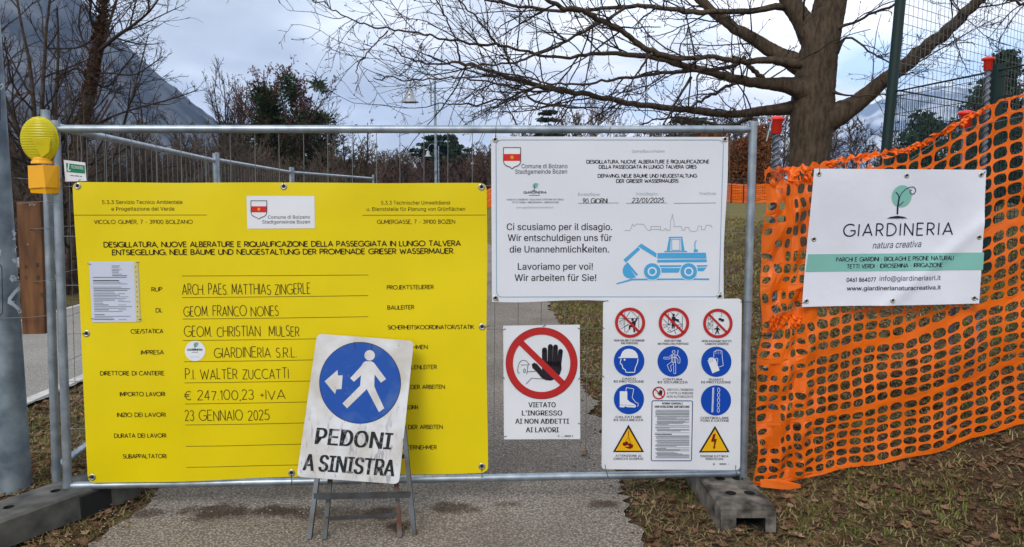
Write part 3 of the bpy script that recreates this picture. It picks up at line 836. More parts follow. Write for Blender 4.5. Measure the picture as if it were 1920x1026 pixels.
G = {
 'A': (.66, [[(0, 0), (.33, 1), (.66, 0)], [(.12, .30), (.54, .30)]]),
 'B': (.50, [[(0, 0), (0, 1), (.2, 1)] + arc(.2, .76, .22, .24, 90, -90, 6) + [(0, .52)], [(.2, .52)] + arc(.22, .26, .26, .26, 90, -90, 6) + [(0, 0)]]),
 'C': (.66, [arc(.42, .5, .42, .5, 52, 308, 14)]),
 'D': (.64, [[(0, 0), (0, 1), (.2, 1)] + arc(.2, .5, .44, .5, 90, -90, 12) + [(0, 0)]]),
 'E': (.44, [[(.44, 0), (0, 0), (0, 1), (.44, 1)], [(0, .53), (.38, .53)]]),
 'F': (.42, [[(0, 0), (0, 1), (.42, 1)], [(0, .53), (.36, .53)]]),
 'G': (.76, [arc(.44, .5, .44, .5, 50, 330, 14) + [(.80, .46), (.48, .46)]]),
 'H': (.58, [[(0, 0), (0, 1)], [(.58, 0), (.58, 1)], [(0, .52), (.58, .52)]]),
 'I': (.02, [[(.01, 0), (.01, 1)]]),
 'J': (.3, [[(.3, 1), (.3, .2)] + arc(.12, .2, .18, .2, 0, -120, 5)]),
 'K': (.54, [[(0, 0), (0, 1)], [(.5, 1), (0, .42)], [(.16, .58), (.54, 0)]]),
 'L': (.40, [[(0, 1), (0, 0), (.4, 0)]]),
 'M': (.72, [[(0, 0), (.05, 1), (.36, .2), (.67, 1), (.72, 0)]]),
 'N': (.60, [[(0, 0), (0, 1), (.60, 0), (.60, 1)]]),
 'O': (.86, [_O(.86)]),
 'P': (.46, [[(0, 0), (0, 1), (.2, 1)] + arc(.2, .73, .26, .27, 90, -90, 8) + [(0, .46)]]),
 'Q': (.86, [_O(.86), [(.52, .26), (.84, -.06)]]),
 'R': (.48, [[(0, 0), (0, 1), (.2, 1)] + arc(.2, .73, .26, .27, 90, -90, 8) + [(0, .46)], [(.2, .46), (.48, 0)]]),
 'S': (.46, [arc(.23, .76, .21, .24, 40, 250, 8) + arc(.23, .26, .23, .26, 80, -150, 8)]),
 'T': (.54, [[(0, 1), (.54, 1)], [(.27, 1), (.27, 0)]]),
 'U': (.56, [[(0, 1), (0, .28)] + arc(.28, .28, .28, .28, 180, 360, 9) + [(.56, 1)]]),
 'V': (.60, [[(0, 1), (.30, 0), (.60, 1)]]),
 'W': (.86, [[(0, 1), (.22, 0), (.43, .8), (.64, 0), (.86, 1)]]),
 'X': (.54, [[(0, 0), (.54, 1)], [(0, 1), (.54, 0)]]),
 'Y': (.54, [[(0, 1), (.27, .48), (.54, 1)], [(.27, .48), (.27, 0)]]),
 'Z': (.52, [[(0, 1), (.52, 1), (0, 0), (.52, 0)]]),
 '0': (.50, [_O(.5)]), '1': (.16, [[(0, .82), (.16, 1), (.16, 0)]]),
 '2': (.46, [arc(.22, .76, .22, .24, 165, -30, 8) + [(0, 0), (.46, 0)]]),
 '3': (.44, [arc(.20, .76, .21, .24, 150, -80, 8) + arc(.20, .27, .24, .27, 80, -150, 8)]),
 '4': (.52, [[(.36, 0), (.36, 1), (0, .28), (.52, .28)]]),
 '5': (.44, [[(.42, 1), (.08, 1), (.04, .56)] + arc(.18, .31, .26, .31, 110, -140, 9)]),
 '6': (.46, [arc(.23, .28, .23, .28, 150, 510, 12)[0:] , [(.36, 1), (.03, .42)]]),
 '7': (.44, [[(0, 1), (.44, 1), (.12, 0)]]),
 '8': (.44, [arc(.22, .76, .2, .24, 0, 360, 12), arc(.22, .26, .22, .26, 0, 360, 12)]),
 '9': (.46, [arc(.23, .72, .23, .28, -30, 330, 12), [(.43, .58), (.10, 0)]]),
 '.': (.05, [[(0, .0), (.05, .05)]]), ',': (.06, [[(.05, .06), (0, -.16)]]), '-': (.24, [[(0, .4), (.24, .4)]]), '/': (.36, [[(0, -.05), (.36, 1.05)]]),
 '+': (.32, [[(0, .45), (.32, .45)], [(.16, .25), (.16, .65)]]), "'": (.03, [[(.03, 1), (0, .75)]]), '!': (.04, [[(.02, .3), (.02, 1)], [(0, 0), (.04, .04)]]),
 '€': (.58, [arc(.40, .5, .28, .46, 50, 310, 10), [(0, .6), (.46, .6)], [(0, .42), (.42, .42)]]),
 'Ä': (.66, [[(0, 0), (.33, 1), (.66, 0)], [(.12, .30), (.54, .30)], [(.18, 1.18), (.24, 1.18)], [(.42, 1.18), (.48, 1.18)]]),
 '•': (.14, [[(0, .45), (.14, .45)]]), ' ': (.30, []),
}
def stroke_layout(s, sp=.15, jitter=0.0, rnd=None):
    x = 0; out = []
    for ch in s:
        w, st = G.get(ch, G[' '])
        jy = rnd.uniform(-jitter, jitter) if rnd else 0; jx = 1 + (rnd.uniform(-jitter, jitter) * 2 if rnd else 0)
        for p in st: out.append([(x + a * jx, b_ * (1 + jy) + jy * .5) for a, b_ in p])
        x += w * jx + sp
    return out, x - sp
class Ink:
    """flat print on a sign: shapes are given in photograph measurements and laid on the sign's plane"""
    LAYER = 0.0007
    def __init__(s, plane, parent, up=(0, -1), base=0.0012):
        s.P = plane; s.parent = parent; s.up = up; s.base = base; s.cur = {}; s.name = None
    def begin(s, name, label=None):
        s.flush(); s.name = name; s.label = label; return s
    def _put(s, pts, faces, m, layer):
        off = s.base + layer * s.LAYER
        s.cur.setdefault('mb', MB()).add([s.P(x, y, off) for x, y in pts], faces, m)
    def put(s, pts, tris, m, layer):
        for k in set(len(t) for t in tris):
            s._put(pts, [t for t in tris if len(t) == k], m, layer)
    def flush(s):
        if s.cur.get('mb') is not None:
            o = s.cur['mb'].build(s.name or 'print', None, s.parent)
            if s.label: o['label'] = s.label
        s.cur = {}
    def poly(s, pts, m, layer=0):
        tr = tessellate_polygon([[Vector((x, y, 0)) for x, y in pts]])
        s.put(pts, [tuple(t) for t in tr], m, layer)
    def ell(s, cx, cy, rx, ry=None, m=None, layer=0, n=32, rot=0):
        ry = ry or rx; c, q = math.cos(R(rot)), math.sin(R(rot))
        pts = [(cx, cy)] + [(cx + rx * math.cos(2 * math.pi * i / n) * c - ry * math.sin(2 * math.pi * i / n) * q, cy + rx * math.cos(2 * math.pi * i / n) * q + ry * math.sin(2 * math.pi * i / n) * c) for i in range(n)]
        s.put(pts, [(0, 1 + i, 1 + (i + 1) % n) for i in range(n)], m, layer)
    def ring(s, cx, cy, r1, r0, m, layer=0, n=40):
        pts = [(cx + r * math.cos(2 * math.pi * i / n), cy + r * math.sin(2 * math.pi * i / n)) for r in (r0, r1) for i in range(n)]
        s.put(pts, [(i, (i + 1) % n, n + (i + 1) % n, n + i) for i in range(n)], m, layer)
    def line(s, pts, w, m, layer=0, closed=False, rnd=False, sub=1):
        pts = [np.array(p, float) for p in pts]
        q = [pts[0]]
        for p in pts[1:]:
            if np.linalg.norm(p - q[-1]) > 1e-6: q.append(p)
        pts = q
        if sub > 1:
            pts = [pts[i] * (1 - k / sub) + pts[i + 1] * k / sub for i in range(len(pts) - 1) for k in range(sub)] + [pts[-1]]
        n = len(pts)
        if n < 2: return
        if not closed:
            for i in range(1, n - 1):
                d1 = (pts[i] - pts[i - 1]); d2 = (pts[i + 1] - pts[i])
                if np.dot(d1, d2) < .45 * np.linalg.norm(d1) * np.linalg.norm(d2):
                    s.line(pts[:i] + [pts[i] + d1 / np.linalg.norm(d1) * w * .3], w, m, layer); s.line([pts[i] - d2 / np.linalg.norm(d2) * w * .3] + pts[i + 1:], w, m, layer)
                    if rnd:
                        for p in (pts[0], pts[-1]): s.ell(p[0], p[1], w / 2, None, m, layer, 12)
                    return
        out = []
        for i in range(n):
            a = pts[i - 1] if (i > 0 or closed) else None; c = pts[(i + 1) % n] if (i < n - 1 or closed) else None
            d1 = (pts[i] - a) / np.linalg.norm(pts[i] - a) if a is not None else None
            d2 = (c - pts[i]) / np.linalg.norm(c - pts[i]) if c is not None else None
            if d1 is None: d = d2; k = 1
            elif d2 is None: d = d1; k = 1
            else:
                d = d1 + d2; L_ = np.linalg.norm(d)
                if L_ < 0.3: d = d2; k = 1
                else: d /= L_; k = min(1 / max(np.dot(d, d1), .4), 1.8)
            nn = np.array([-d[1], d[0]]) * w / 2 * k
            out += [pts[i] + nn, pts[i] - nn]
        f = [(2 * i, 2 * i + 1, 2 * i + 3, 2 * i + 2) for i in range(n - 1)]
        if closed: f.append((2 * n - 2, 2 * n - 1, 1, 0))
        s.put([tuple(p) for p in out], f, m, layer)
        if rnd:
            for p in (pts[0], pts[-1]): s.ell(p[0], p[1], w / 2, None, m, layer, 12)
    def quad(s, a, b, c, d, m, layer=0, nu=1, nv=1):
        a, b, c, d = [np.array(q, float) for q in (a, b, c, d)]
        pts = []
        for j in range(nv + 1):
            for i in range(nu + 1):
                u, v = i / nu, j / nv
                pts.append(tuple((a * (1 - u) + b * u) * (1 - v) + (d * (1 - u) + c * u) * v))
        s.put(pts, [(j * (nu + 1) + i, j * (nu + 1) + i + 1, (j + 1) * (nu + 1) + i + 1, (j + 1) * (nu + 1) + i) for j in range(nv) for i in range(nu)], m, layer)
    def _upv(s, x, y):
        u = s.up(x, y) if callable(s.up) else s.up
        u = np.array(u, float); return u / np.linalg.norm(u)
    def text(s, body, x0, y0, x1, y1, h, m, bold=0.0, layer=0, name='text_line', font=None):
        """outline lettering; (x0,y0)-(x1,y1) baseline ends, h cap height"""
        if name: s.begin(name)
        V, Fc = _measure(body, font)
        if font not in CAPH: CAPH[font] = _measure('H', font)[0][:, 1].max()
        mn, mx = V[:, 0].min(), V[:, 0].max()
        a = np.array([x0, y0], float); c = np.array([x1, y1], float)
        up = s._upv((x0 + x1) / 2, (y0 + y1) / 2) * h / CAPH[font]
        pts = [tuple(a + (c - a) * (v[0] - mn) / (mx - mn) + up * v[1]) for v in V]
        if bold:
            for i_, dx in enumerate((-bold * h, bold * h)): s.put([(x + dx, y) for x, y in pts], Fc, m, layer + .25 + .25 * i_)
        s.put(pts, Fc, m, layer)
        if name: s.flush()
    def pen(s, body, x0, y0, x1, y1, h, w, m, sp=.15, jitter=0.0, layer=0, name='text_line', seed=0):
        """single-stroke lettering"""
        if name: s.begin(name)
        st, W = stroke_layout(body, sp, jitter, random.Random(seed + len(body)) if jitter else None)
        a = np.array([x0, y0], float); c = np.array([x1, y1], float)
        up = s._upv((x0 + x1) / 2, (y0 + y1) / 2) * h
        for p in st:
            s.line([a + (c - a) * q[0] / W + up * q[1] for q in p], w, m, layer)
        if name: s.flush()
def grommet(P, px, py, parent, r=6.0, tie=None, off=0.002):
    c = P(px, py, off); e1 = P(px + r, py, off) - c; e2 = P(px, py - r, off) - c
    e1n = np.linalg.norm(e1)
    mb = MB(); n = 18
    prof = [(1.0, 0), (0.9, .0015), (0.62, .002), (0.5, .0005)]
    V = []
    for r_, z in prof:
        for i in range(n):
            a = 2 * math.pi * i / n
            V.append(c + e1 * r_ * math.cos(a) + e2 * r_ * math.sin(a) + P.n * z)
    mb.add(V, [(k * n + i, k * n + (i + 1) % n, (k + 1) * n + (i + 1) % n, (k + 1) * n + i) for k in range(3) for i in range(n)], M_grom)
    V2 = [c + e1 * .52 * math.cos(2 * math.pi * i / n) + e2 * .52 * math.sin(2 * math.pi * i / n) + P.n * .0006 for i in range(n)]
    mb.add(V2, [list(range(n))], M_black)
    g_ = mb.build('grommet', None, parent, smooth=True)
    if tie:
        mb = MB(); q = [P(px, py, off + .002)] + [P(x, y, o_) for x, y, o_ in tie]
        mb.tubes([q], [[.0016] * len(q)], 5); mb.build('tie', M_dark, g_)
def sheet(P, quad, m, name, parent, thick=0.0012, nu=24, nv=16, round_=0.0, edgefn=None):
    """quad = TL,TR,BR,BL; a thin panel with both faces and edges"""
    tl, tr, br, bl = [np.array(q, float) for q in quad]
    us = np.linspace(0, 1, nu + 1); vs = np.linspace(0, 1, nv + 1)
    if round_:
        k = np.array([0, .08, .2, .35, .6, 1.0]) * round_
        us = np.unique(np.concatenate([k / np.linalg.norm(tr - tl), np.linspace(round_ / np.linalg.norm(tr - tl), 1 - round_ / np.linalg.norm(tr - tl), nu), 1 - k / np.linalg.norm(tr - tl)]).round(6))
    Wd = np.linalg.norm(tr - tl); Hd = np.linalg.norm(bl - tl)
    pts = []
    for v in vs:
        for u in us:
            vv = v
            if round_:
                dx = min(u, 1 - u) * Wd
                if dx < round_:
                    ins = (round_ - math.sqrt(max(0, round_ ** 2 - (round_ - dx) ** 2))) / Hd
                    vv = ins + v * (1 - 2 * ins)
            p = (tl * (1 - u) + tr * u) * (1 - vv) + (bl * (1 - u) + br * u) * vv
            if edgefn: p = p + np.array(edgefn(u, vv))
            pts.append(p)
    nu_ = len(us) - 1
    A = [P(x, y, 0) for x, y in pts]; B = [P(x, y, -thick) for x, y in pts]
    mb = MB(); w = nu_ + 1
    f = [(j * w + i, (j + 1) * w + i, (j + 1) * w + i + 1, j * w + i + 1) for j in range(nv) for i in range(nu_)]
    N_ = len(A)
    mb.add(A + B, f + [(q[3] + N_, q[2] + N_, q[1] + N_, q[0] + N_) for q in f], m)
    loop = [i for i in range(w)] + [j * w + nu_ for j in range(1, nv + 1)] + [nv * w + i for i in range(nu_ - 1, -1, -1)] + [j * w for j in range(nv - 1, 0, -1)]
    mb.add(A + B, [(loop[i], loop[(i + 1) % len(loop)], loop[(i + 1) % len(loop)] + N_, loop[i] + N_) for i in range(len(loop))], m)
    return mb.build(name, None, parent, smooth=True)
def Z(ox, oy, s):
    return lambda *p: ([(ox + x / s, oy + y / s) for x, y in p] if len(p) > 1 or isinstance(p[0], tuple) else None)
def lerp_up(quad):
    tl, tr, br, bl = [np.array(q, float) for q in quad]
    def f(x, y):
        u = min(1, max(0, (x - (tl[0] + bl[0]) / 2) / ((tr[0] + br[0]) / 2 - (tl[0] + bl[0]) / 2)))
        return (tl - bl) * (1 - u) + (tr - br) * u
    return f
def crest(k, x0, y0, x1, y1):
    w, h = x1 - x0, y1 - y0
    top = y0; yb = y0 + h * .66
    out = [(x0, y0), (x1, y0), (x1, yb)] + [(x1 - w * .5 * (1 - math.cos(R(a))) , yb + h * .26 * math.sin(R(a))) for a in (25, 50, 75)] + [((x0 + x1) / 2, y1)] + [(x0 + w * .5 * (1 - math.cos(R(a))), yb + h * .26 * math.sin(R(a))) for a in (75, 50, 25)] + [(x0, yb)]
    k.begin('coat_of_arms')
    k.poly(out, M_whiteink, 1)
    k.quad((x0, y0 + h * .30), (x1, y0 + h * .30), (x1, y0 + h * .63), (x0, y0 + h * .63), M_crest, 2)
    cx, cy = (x0 + x1) / 2, y0 + h * .46
    for a in range(0, 360, 60):
        c, s_ = math.cos(R(a + 30)), math.sin(R(a + 30)); r_ = h * .12
        k.poly([(cx - s_ * r_ * .28, cy + c * r_ * .28), (cx + c * r_, cy + s_ * r_), (cx + s_ * r_ * .28, cy - c * r_ * .28)], M_gold, 3)
    k.line(out, max(1.0, w * .035), M_ink, 3, closed=True)
    k.flush()
def tree_logo(k, cx, cy, s_, name='tree_emblem'):
    """small tree mark: leaf disc, forked stem, curl, mound; s_ = scale, coordinates of the banner's emblem"""
    T = lambda *p: [(cx + (x - 912) * s_, cy + (y - 250) * s_) for x, y in p]
    k.begin(name)
    k.ell(*T((935, 218))[0], 60 * s_, 67 * s_, M_teal, 1, 36, rot=20)
    k.line(T((909, 327), (911, 280), (917, 240), (921, 222)), 10 * s_, M_navy, 2)
    k.line(T((919, 228), (912, 208), (898, 194)), 7 * s_, M_navy, 2)
    k.line(T((921, 226), (935, 198), (958, 176), (985, 163), (1003, 162), (1016, 172), (1019, 187), (1012, 200), (1000, 206), (988, 202), (983, 191), (988, 181), (997, 181)), 4.5 * s_, M_navy, 2)
    k.line(T((914, 275), (932, 266), (946, 250)), 5 * s_, M_navy, 2)
    k.poly(T((843, 352), (868, 342), (908, 336), (945, 341), (972, 351)), M_navy, 2)
    k.flush()

# ------------------------------------------------------------------ yellow works board
YQ = [(136.5, 341.5), (912, 343), (914, 886), (164.5, 906)]
YP = FP.moved(0.030, lambda x, y: 0.0055 * math.sin(x / 105.0 + y / 210.0) + 0.003 * math.sin(y / 60.0 + 1 + x / 400.0) + .0035 * math.sin((x + y) / 38.0) * math.exp(-min(abs(y - 345), abs(y - 890)) / 70.0))
yb = thing('yellow_banner', 'large yellow information banner with handwritten names tied to the fence', 'banner', tuple(FP(530, 620, .03)))
sheet(YP, YQ, M_yellow, 'sheet', yb, 0.0015, 40, 28, round_=12, edgefn=lambda u, v: (1.2 * math.sin(v * 8) * (u > .995), 1.3 * math.sin(u * 9) * (v > .99) + 1.2 * (1 - abs(math.cos(u * 2 * math.pi))) * (v < .01)))
k = Ink(YP, yb, lerp_up(YQ))
for body, x0, y0, x1, y1, h in [
    ('5.3.3 Servizio Tecnico Ambientale', 192, 382.6, 342, 382.4, 7), ('e Progettazione del Verde', 209, 395.2, 327, 395, 7), ('VICOLO GUMER, 7 - 39100 BOLZANO', 177, 419.7, 361, 419.5, 7),
    ('5.3.3 Technischer Umweltdienst', 715, 383.8, 844.3, 383.5, 7), ('u. Dienststelle für Planung von Grünflächen', 688, 395.6, 872, 395.3, 7), ('GUMERGASSE, 7 - 39100 BOZEN', 707.5, 419.5, 853, 419.2, 7)]:
    if body.isupper():
        k.pen(body, x0, y0, x1, y1, h, 1.0, M_inkb, sp=.15)
    else:
        k.text(body, x0, y0, x1, y1, h, M_inkb)
k.pen('DESIGILLATURA, NUOVE ALBERATURE E RIQUALIFICAZIONE DELLA PASSEGGIATA IN LUNGO TALVERA', 194.5, 463.7, 863.5, 461, 9.4, 1.9, M_inkb, sp=.13)
k.pen('ENTSIEGELUNG, NEUE BÄUME UND NEUGESTALTUNG DER PROMENADE GRIESER WASSERMAUER.', 210, 478.3, 851.5, 475.5, 9.4, 1.9, M_inkb, sp=.13)
for body, x0, x1, y in [('RUP', 283.5, 303, 546.6), ('DL', 291.7, 303.7, 585.8), ('CSE/STATICA', 244.6, 305.4, 625.2), ('IMPRESA', 264.5, 307.2, 664.5), ('DIRETTORE DI CANTIERE', 188, 308.4, 703.7), ('IMPORTO LAVORI', 225.3, 309.8, 742.5),
                        ('INIZIO DEI LAVORI', 220.4, 310.7, 781.2), ('DURATA DEI LAVORI', 215, 311.6, 820.3), ('SUBAPPALTATORI', 231, 311.9, 859.2)]:
    k.pen(body, x0, y + .4, x1, y - .4, 7.4, 1.25, M_inkb, sp=.14)
for body, x0, x1, y in [('PROJEKTSTEUERER', 726, 812.7, 542.4), ('BAULEITER', 726.8, 776.2, 580.2), ('SICHERHEITSKOORDINATOR/STATIK', 727.4, 888.4, 617.3), ('UNTERNEHMEN', 728, 801.3, 654.8), ('BAUSTELLENLEITER', 728, 818.7, 692.2),
                        ('BETRAG DER ARBEITEN', 729, 833.6, 729.6), ('ARBEITSBEGINN', 729, 783.2, 768), ('DAUER DER ARBEITEN', 730, 829.7, 805.2), ('SUBUNTERNEHMER', 730, 818.5, 843.6)]:
    k.pen(body, x0, y + .4, x1, y - .4, 7.2, 1.25, M_inkb, sp=.14)
k.begin('ruled_line')
k.line([(140, 403.4), (388, 403.2)], 1.0, M_inkt, sub=6); k.line([(680, 403.6), (911, 403.3)], 1.0, M_inkt, sub=6)
for x0, y0, y1 in [(340, 517.8, 515.6), (340.5, 558.4, 554.3), (342, 598.5, 593.8), (343, 638.5, 633.6), (345, 678, 672.8), (346.4, 717.4, 712.2), (348, 756.8, 751.5), (348.4, 796.3, 791), (349, 836.4, 831), (350, 875.6, 870)]:
    k.line([(x0, y0), (690.5, y1)], 1.0, M_inkt, sub=10)
k.flush()
for body, x0, y0, x1, y1, h in [('ARCH. PAES. MATTHIAS ZINGERLE', 341.5, 552.8, 582, 551.2, 19), ('GEOM. FRANCO NONES', 344.3, 593, 522.4, 592, 18.5), ('GEOM. CHRISTIAN  MULSER', 345.5, 631.5, 561.6, 629.5, 18.5),
                                ('GIARDINERIA S.R.L.', 402.5, 670, 557.5, 669, 18.5), ('P.I. WALTER ZUCCATTI', 348.7, 710.8, 541.7, 708.5, 18.5), ('€ 247.100,23 +IVA', 346.4, 750, 535.8, 747.5, 17.5), ('23 GENNAIO 2025', 348.4, 788.7, 505.7, 786.5, 18.5)]:
    k.pen(body, x0, y0, x1, y1, h, 1.35, M_inkb, sp=.17, jitter=.07, name='handwritten_line')
k.begin('city_label'); k.quad((462.5, 367.5), (590.3, 367.8), (591, 428), (464, 429), M_whiteink, 0, 8, 4); k.flush()
crest(k, 471, 376.5, 500.6, 411)
k.text('Comune di Bolzano', 502.8, 410.3, 582, 410, 6.2, M_ink, layer=1)
k.text('Stadtgemeinde Bozen', 492, 419.3, 582, 419, 6.2, M_ink, layer=1)
k.begin('round_sticker'); k.ell(366.3, 658, 19.3, 19.0, M_whiteink, 0, 36); k.flush()
tree_logo(k, 366, 648.5, .07)
k.pen('GIARDINERIA', 352, 657.4, 380.5, 657.2, 3.6, .8, M_navy, layer=1, sp=.25)
k.begin('fine_print'); k.line([(360, 660.3), (372, 660.3)], .7, M_navy, 1); k.line([(357, 669), (376, 669)], .5, M_grey, 1); k.flush()
for gx, gy, tie in [(146.5, 349, [(145, 344, .004), (147, 336, -.02)]), (532.3, 350, [(532, 344, .004), (533, 336, -.02)]), (903, 351, [(903, 345, .004), (904, 336, -.02)]), (161, 626, [(155, 626, .006), (146, 630, -.02)]), (904, 613, [(910, 613, .004), (919, 612, -.02)]),
                    (172.5, 895.5, [(166, 895, .004), (158, 893, -.02)]), (546.5, 887, [(546, 892, .006), (546, 897, -.004), (545.5, 911, -.004)]), (903.5, 874.6, [(903.5, 880, .006), (903.5, 886, -.002), (903.5, 897, -.004)])]:
    grommet(YP, gx, gy, yb, 6.3, tie)

# plastic sleeve with a printed page pinned to the yellow banner
pn = thing('paper_notice', 'typed white page in a clear sleeve pinned on the yellow banner', 'notice', tuple(YP(213, 548, .004)))
PPn = YP.moved(0.0028)
PPn.disp = YP.disp
sheet(PPn, [(165.5, 491), (257.3, 490.3), (262, 604), (171, 605)], MATS['paper'], 'sleeve', pn, 0.0008, 10, 10)
k = Ink(PPn, pn, (0, -1))
k.begin('sleeve_strip'); k.quad((249.5, 491), (256.5, 491), (261, 603.5), (254, 603.5), mat('sleeve_edge', (.6, .52, .22), .4), 0, 1, 6)
for i in range(11): k.ell(253.6 + i * .38, 501 + i * 9.3, .9, 1.5, M_inkt, 1, 8)
k.flush()
k.begin('typed_lines')
rr = random.Random(4)
for i in range(34):
    y = 499 + i * 3.05
    if i < 7: x0, x1 = 208, rr.uniform(219, 238)
    elif i in (8, 12, 29): continue
    else: x0, x1 = 172, rr.choice([rr.uniform(185, 200), rr.uniform(205, 225), rr.uniform(232, 245)])
    x0 += (y - 495) * .038; x1 += (y - 495) * .038
    k.line([(x0, y), (x1, y)], .95 if i not in (7, 9, 14) else 1.5, M_dgrey if i % 3 else M_ink, 0, sub=2)
    if 14 < i and rr.random() < .5: k.line([(218 + i * .1, y), (rr.uniform(230, 244), y)], .8, M_dgrey, 0)
k.flush()
k.begin('pin')
for x, y in ((166, 495), (257, 492), (172, 598), (261, 599)): k.line([(x - 3, y), (x + 4, y + .8)], .9, M_ink, 2)
k.flush()

# ------------------------------------------------------------------ white works board
WQ = [(920.8, 256), (1365.5, 257), (1355.5, 562), (922.5, 566)]
WP = FP.moved(0.036, lambda x, y: 0.0035 * math.sin(x / 70.0 + 2) * math.sin(y / 80.0 + .5))
wb = thing('white_banner', 'large white works banner with a light blue excavator drawing', 'banner', tuple(FP(1140, 410, .036)))
sheet(WP, WQ, M_white, 'sheet', wb, 0.0015, 30, 22, edgefn=lambda u, v: (1.5 * math.sin(v * 7) * (u > .99), 1.5 * math.sin(u * 13) * (v > .99)))
k = Ink(WP, wb, lerp_up(WQ))
k.begin('border_line')
b0 = []
for (cx, cy, a0, a1) in ((940.5, 273, 180, 270), (1346, 273, 270, 360), (1337.5, 546, 0, 90), (941.5, 546.5, 90, 180)):
    b0 += [(cx + 10.5 * math.cos(R(a0 + (a1 - a0) * i / 5)), cy + 10.5 * math.sin(R(a0 + (a1 - a0) * i / 5))) for i in range(6)]
k.line(b0, 1.3, M_border, closed=True, sub=6); k.flush()
crest(k, 944, 277, 976, 316.6)
k.text('Comune di Bolzano', 977.9, 315.6, 1063.8, 315.6, 8, M_ink)
k.text('Stadtgemeinde Bozen', 966, 326, 1063, 325.6, 8, M_ink)
tree_logo(k, 1001.5, 350.5, .075)
k.pen('GIARDINERIA', 981.7, 363, 1024.2, 362.8, 4, .9, M_navy, sp=.25)
k.begin('fine_print'); k.line([(992, 366.3), (1012, 366.3)], .9, M_navy); k.flush()
k.text('PARCHI E GIARDINI • BIOLAGHI E PISCINE NATURALI', 950.9, 376, 1057, 375.6, 3, M_navy)
k.text('TETTI VERDI • IDROSEMINA • IRRIGAZIONE', 959.9, 381.2, 1047.4, 381, 3, M_navy)
k.text('www.giardinerianaturacreativa.it', 968, 390.8, 1037.7, 390.5, 3.6, M_grey)
k.text('Opera/Bauvorhaben', 1184.6, 286.2, 1246, 286, 5.2, M_grey)
for body, x0, x1, y in [('DESIGILLATURA, NUOVE ALBERATURE E RIQUALIFICAZIONE', 1099.8, 1329.6, 306.3), ('DELLA PASSEGGIATA IN LUNGO TALVERA GRIES', 1123, 1305.9, 316), ('DEPAVING, NEUE BÄUME UND NEUGESTALTUNG', 1121, 1306.5, 332.8), ('DER GRIESER WASSERMAUERS', 1155.6, 1271.9, 342.5)]:
    k.pen(body, x0, y + .2, x1, y - .2, 6.1, 1.2, M_ink, sp=.13)
for body, x0, x1, y in [('Durata/Dauer', 1083.7, 1125, 367), ('Inizio/Beginn', 1192.7, 1233, 366.2), ('Fine/Ende', 1311.8, 1342.7, 365.5)]:
    k.text(body, x0, y, x1, y, 5.2, M_grey)
k.pen('90 GIORNI', 1092.8, 381, 1138.4, 381, 8.6, 1.2, M_ink, jitter=.03, name='handwritten_line')
k.up = lambda x, y: (.22, -1)
k.pen('23/01/2025', 1184.6, 380.4, 1243.8, 380.3, 9, 1.25, M_ink, jitter=.03, name='handwritten_line')
k.up = lerp_up(WQ)
k.begin('ruled_line')
for x0, x1 in ((1083.7, 1160), (1174, 1250.7), (1263.8, 1342.7)): k.line([(x0, 381.3), (x1, 380.6)], .9, M_dgrey, sub=3)
k.flush()
for body, x0, x1, y in [('Ci scusiamo per il disagio.', 950.2, 1147.5, 431.4), ('Wir entschuldigen uns für', 952, 1147, 451.9), ('die Unannehmlichkeiten.', 955.7, 1141.7, 473.4), ('Lavoriamo per voi!', 971, 1111.4, 505.8), ('Wir arbeiten für Sie!', 965, 1117.8, 526.8)]:
    k.text(body, x0, y, x1, y, 12.3, M_ink, bold=.012)
T = Z(1140, 250, 3.207)
k.begin('skyline_drawing')
k.line(T((100,583),(132,586),(148,545),(157,560),(172,545),(212,547),(242,584),(257,583),(258,560),(316,560),(316,583),(335,583),(346,570),(352,583),(373,583),(376,525),(383,515),(388,485),(392,515),(398,530),(398,562),(440,560),(447,583),(460,583),(464,566),(486,566),(490,583),(505,592),(530,588),(540,583),(541,558),(562,558),(562,580),(580,580),(592,552),(620,555),(627,570)), 1.0, M_grey)
k.line(T((258, 578), (316, 578)), 1.0, M_grey); k.flush()
k.begin('excavator_drawing')
for pg in [((92,760),(180,683),(193,698),(107,777)), ((180,680),(200,663),(292,722),(290,748)), ((112,782),(98,795),(89,815),(88,835),(95,855),(110,868),(135,874),(168,866)), ((108,783),(119,776),(180,850),(170,858)),
           ((297,720),(588,718),(592,753),(297,753)), ((296,760),(593,757),(593,775),(296,777)), ((352,706),(367,632),(378,632),(373,706)), ((438,632),(448,632),(460,706),(441,706)), ((365,623),(449,622),(449,629),(365,630)),
           ((338,708),(475,707),(475,714),(338,715)), ((515,699),(540,698),(540,714),(515,715)), ((307,793),(444,793),(440,803),(312,805)), ((318,810),(437,810),(422,837),(322,838)), ((532,793),(597,792),(595,801),(536,803)), ((536,808),(592,807),(572,829),(540,829)),
           ((140,874),(607,872),(607,882),(140,884)), ((50,902),(140,874),(142,885),(52,909))]:
    k.poly(T(*pg), M_lblue, 0)
k.line(T((383, 637), (432, 637), (432, 703), (383, 703)), 1.1, M_lblue, closed=True)
k.line(T((523, 698), (522, 660), (531, 644)), 1.7, M_lblue)
for cx in (265, 484):
    (x, y), = [T((cx, 831), (0, 0))[0]]
    k.ell(x, y, 15.6, 15.6, M_lblue, 1); k.ring(x, y, 8.6, 5.8, M_white, 2)
    k.ell(x, y, 17.0, 17.0, M_white, .5)
k.flush()
for gx, gy, tie in [(928.5, 262, [(929, 255, .004), (930, 250, .0), (930, 236, -.0)]), (1359.5, 261.5, [(1358, 255, .0), (1357, 240, -.0)]), (929, 559, [(933, 563, .01), (940, 568, -.03)]), (1349, 556, [(1352, 548, .0), (1356, 540, -.03)])]:
    grommet(WP, gx, gy, wb, 5.2, tie)
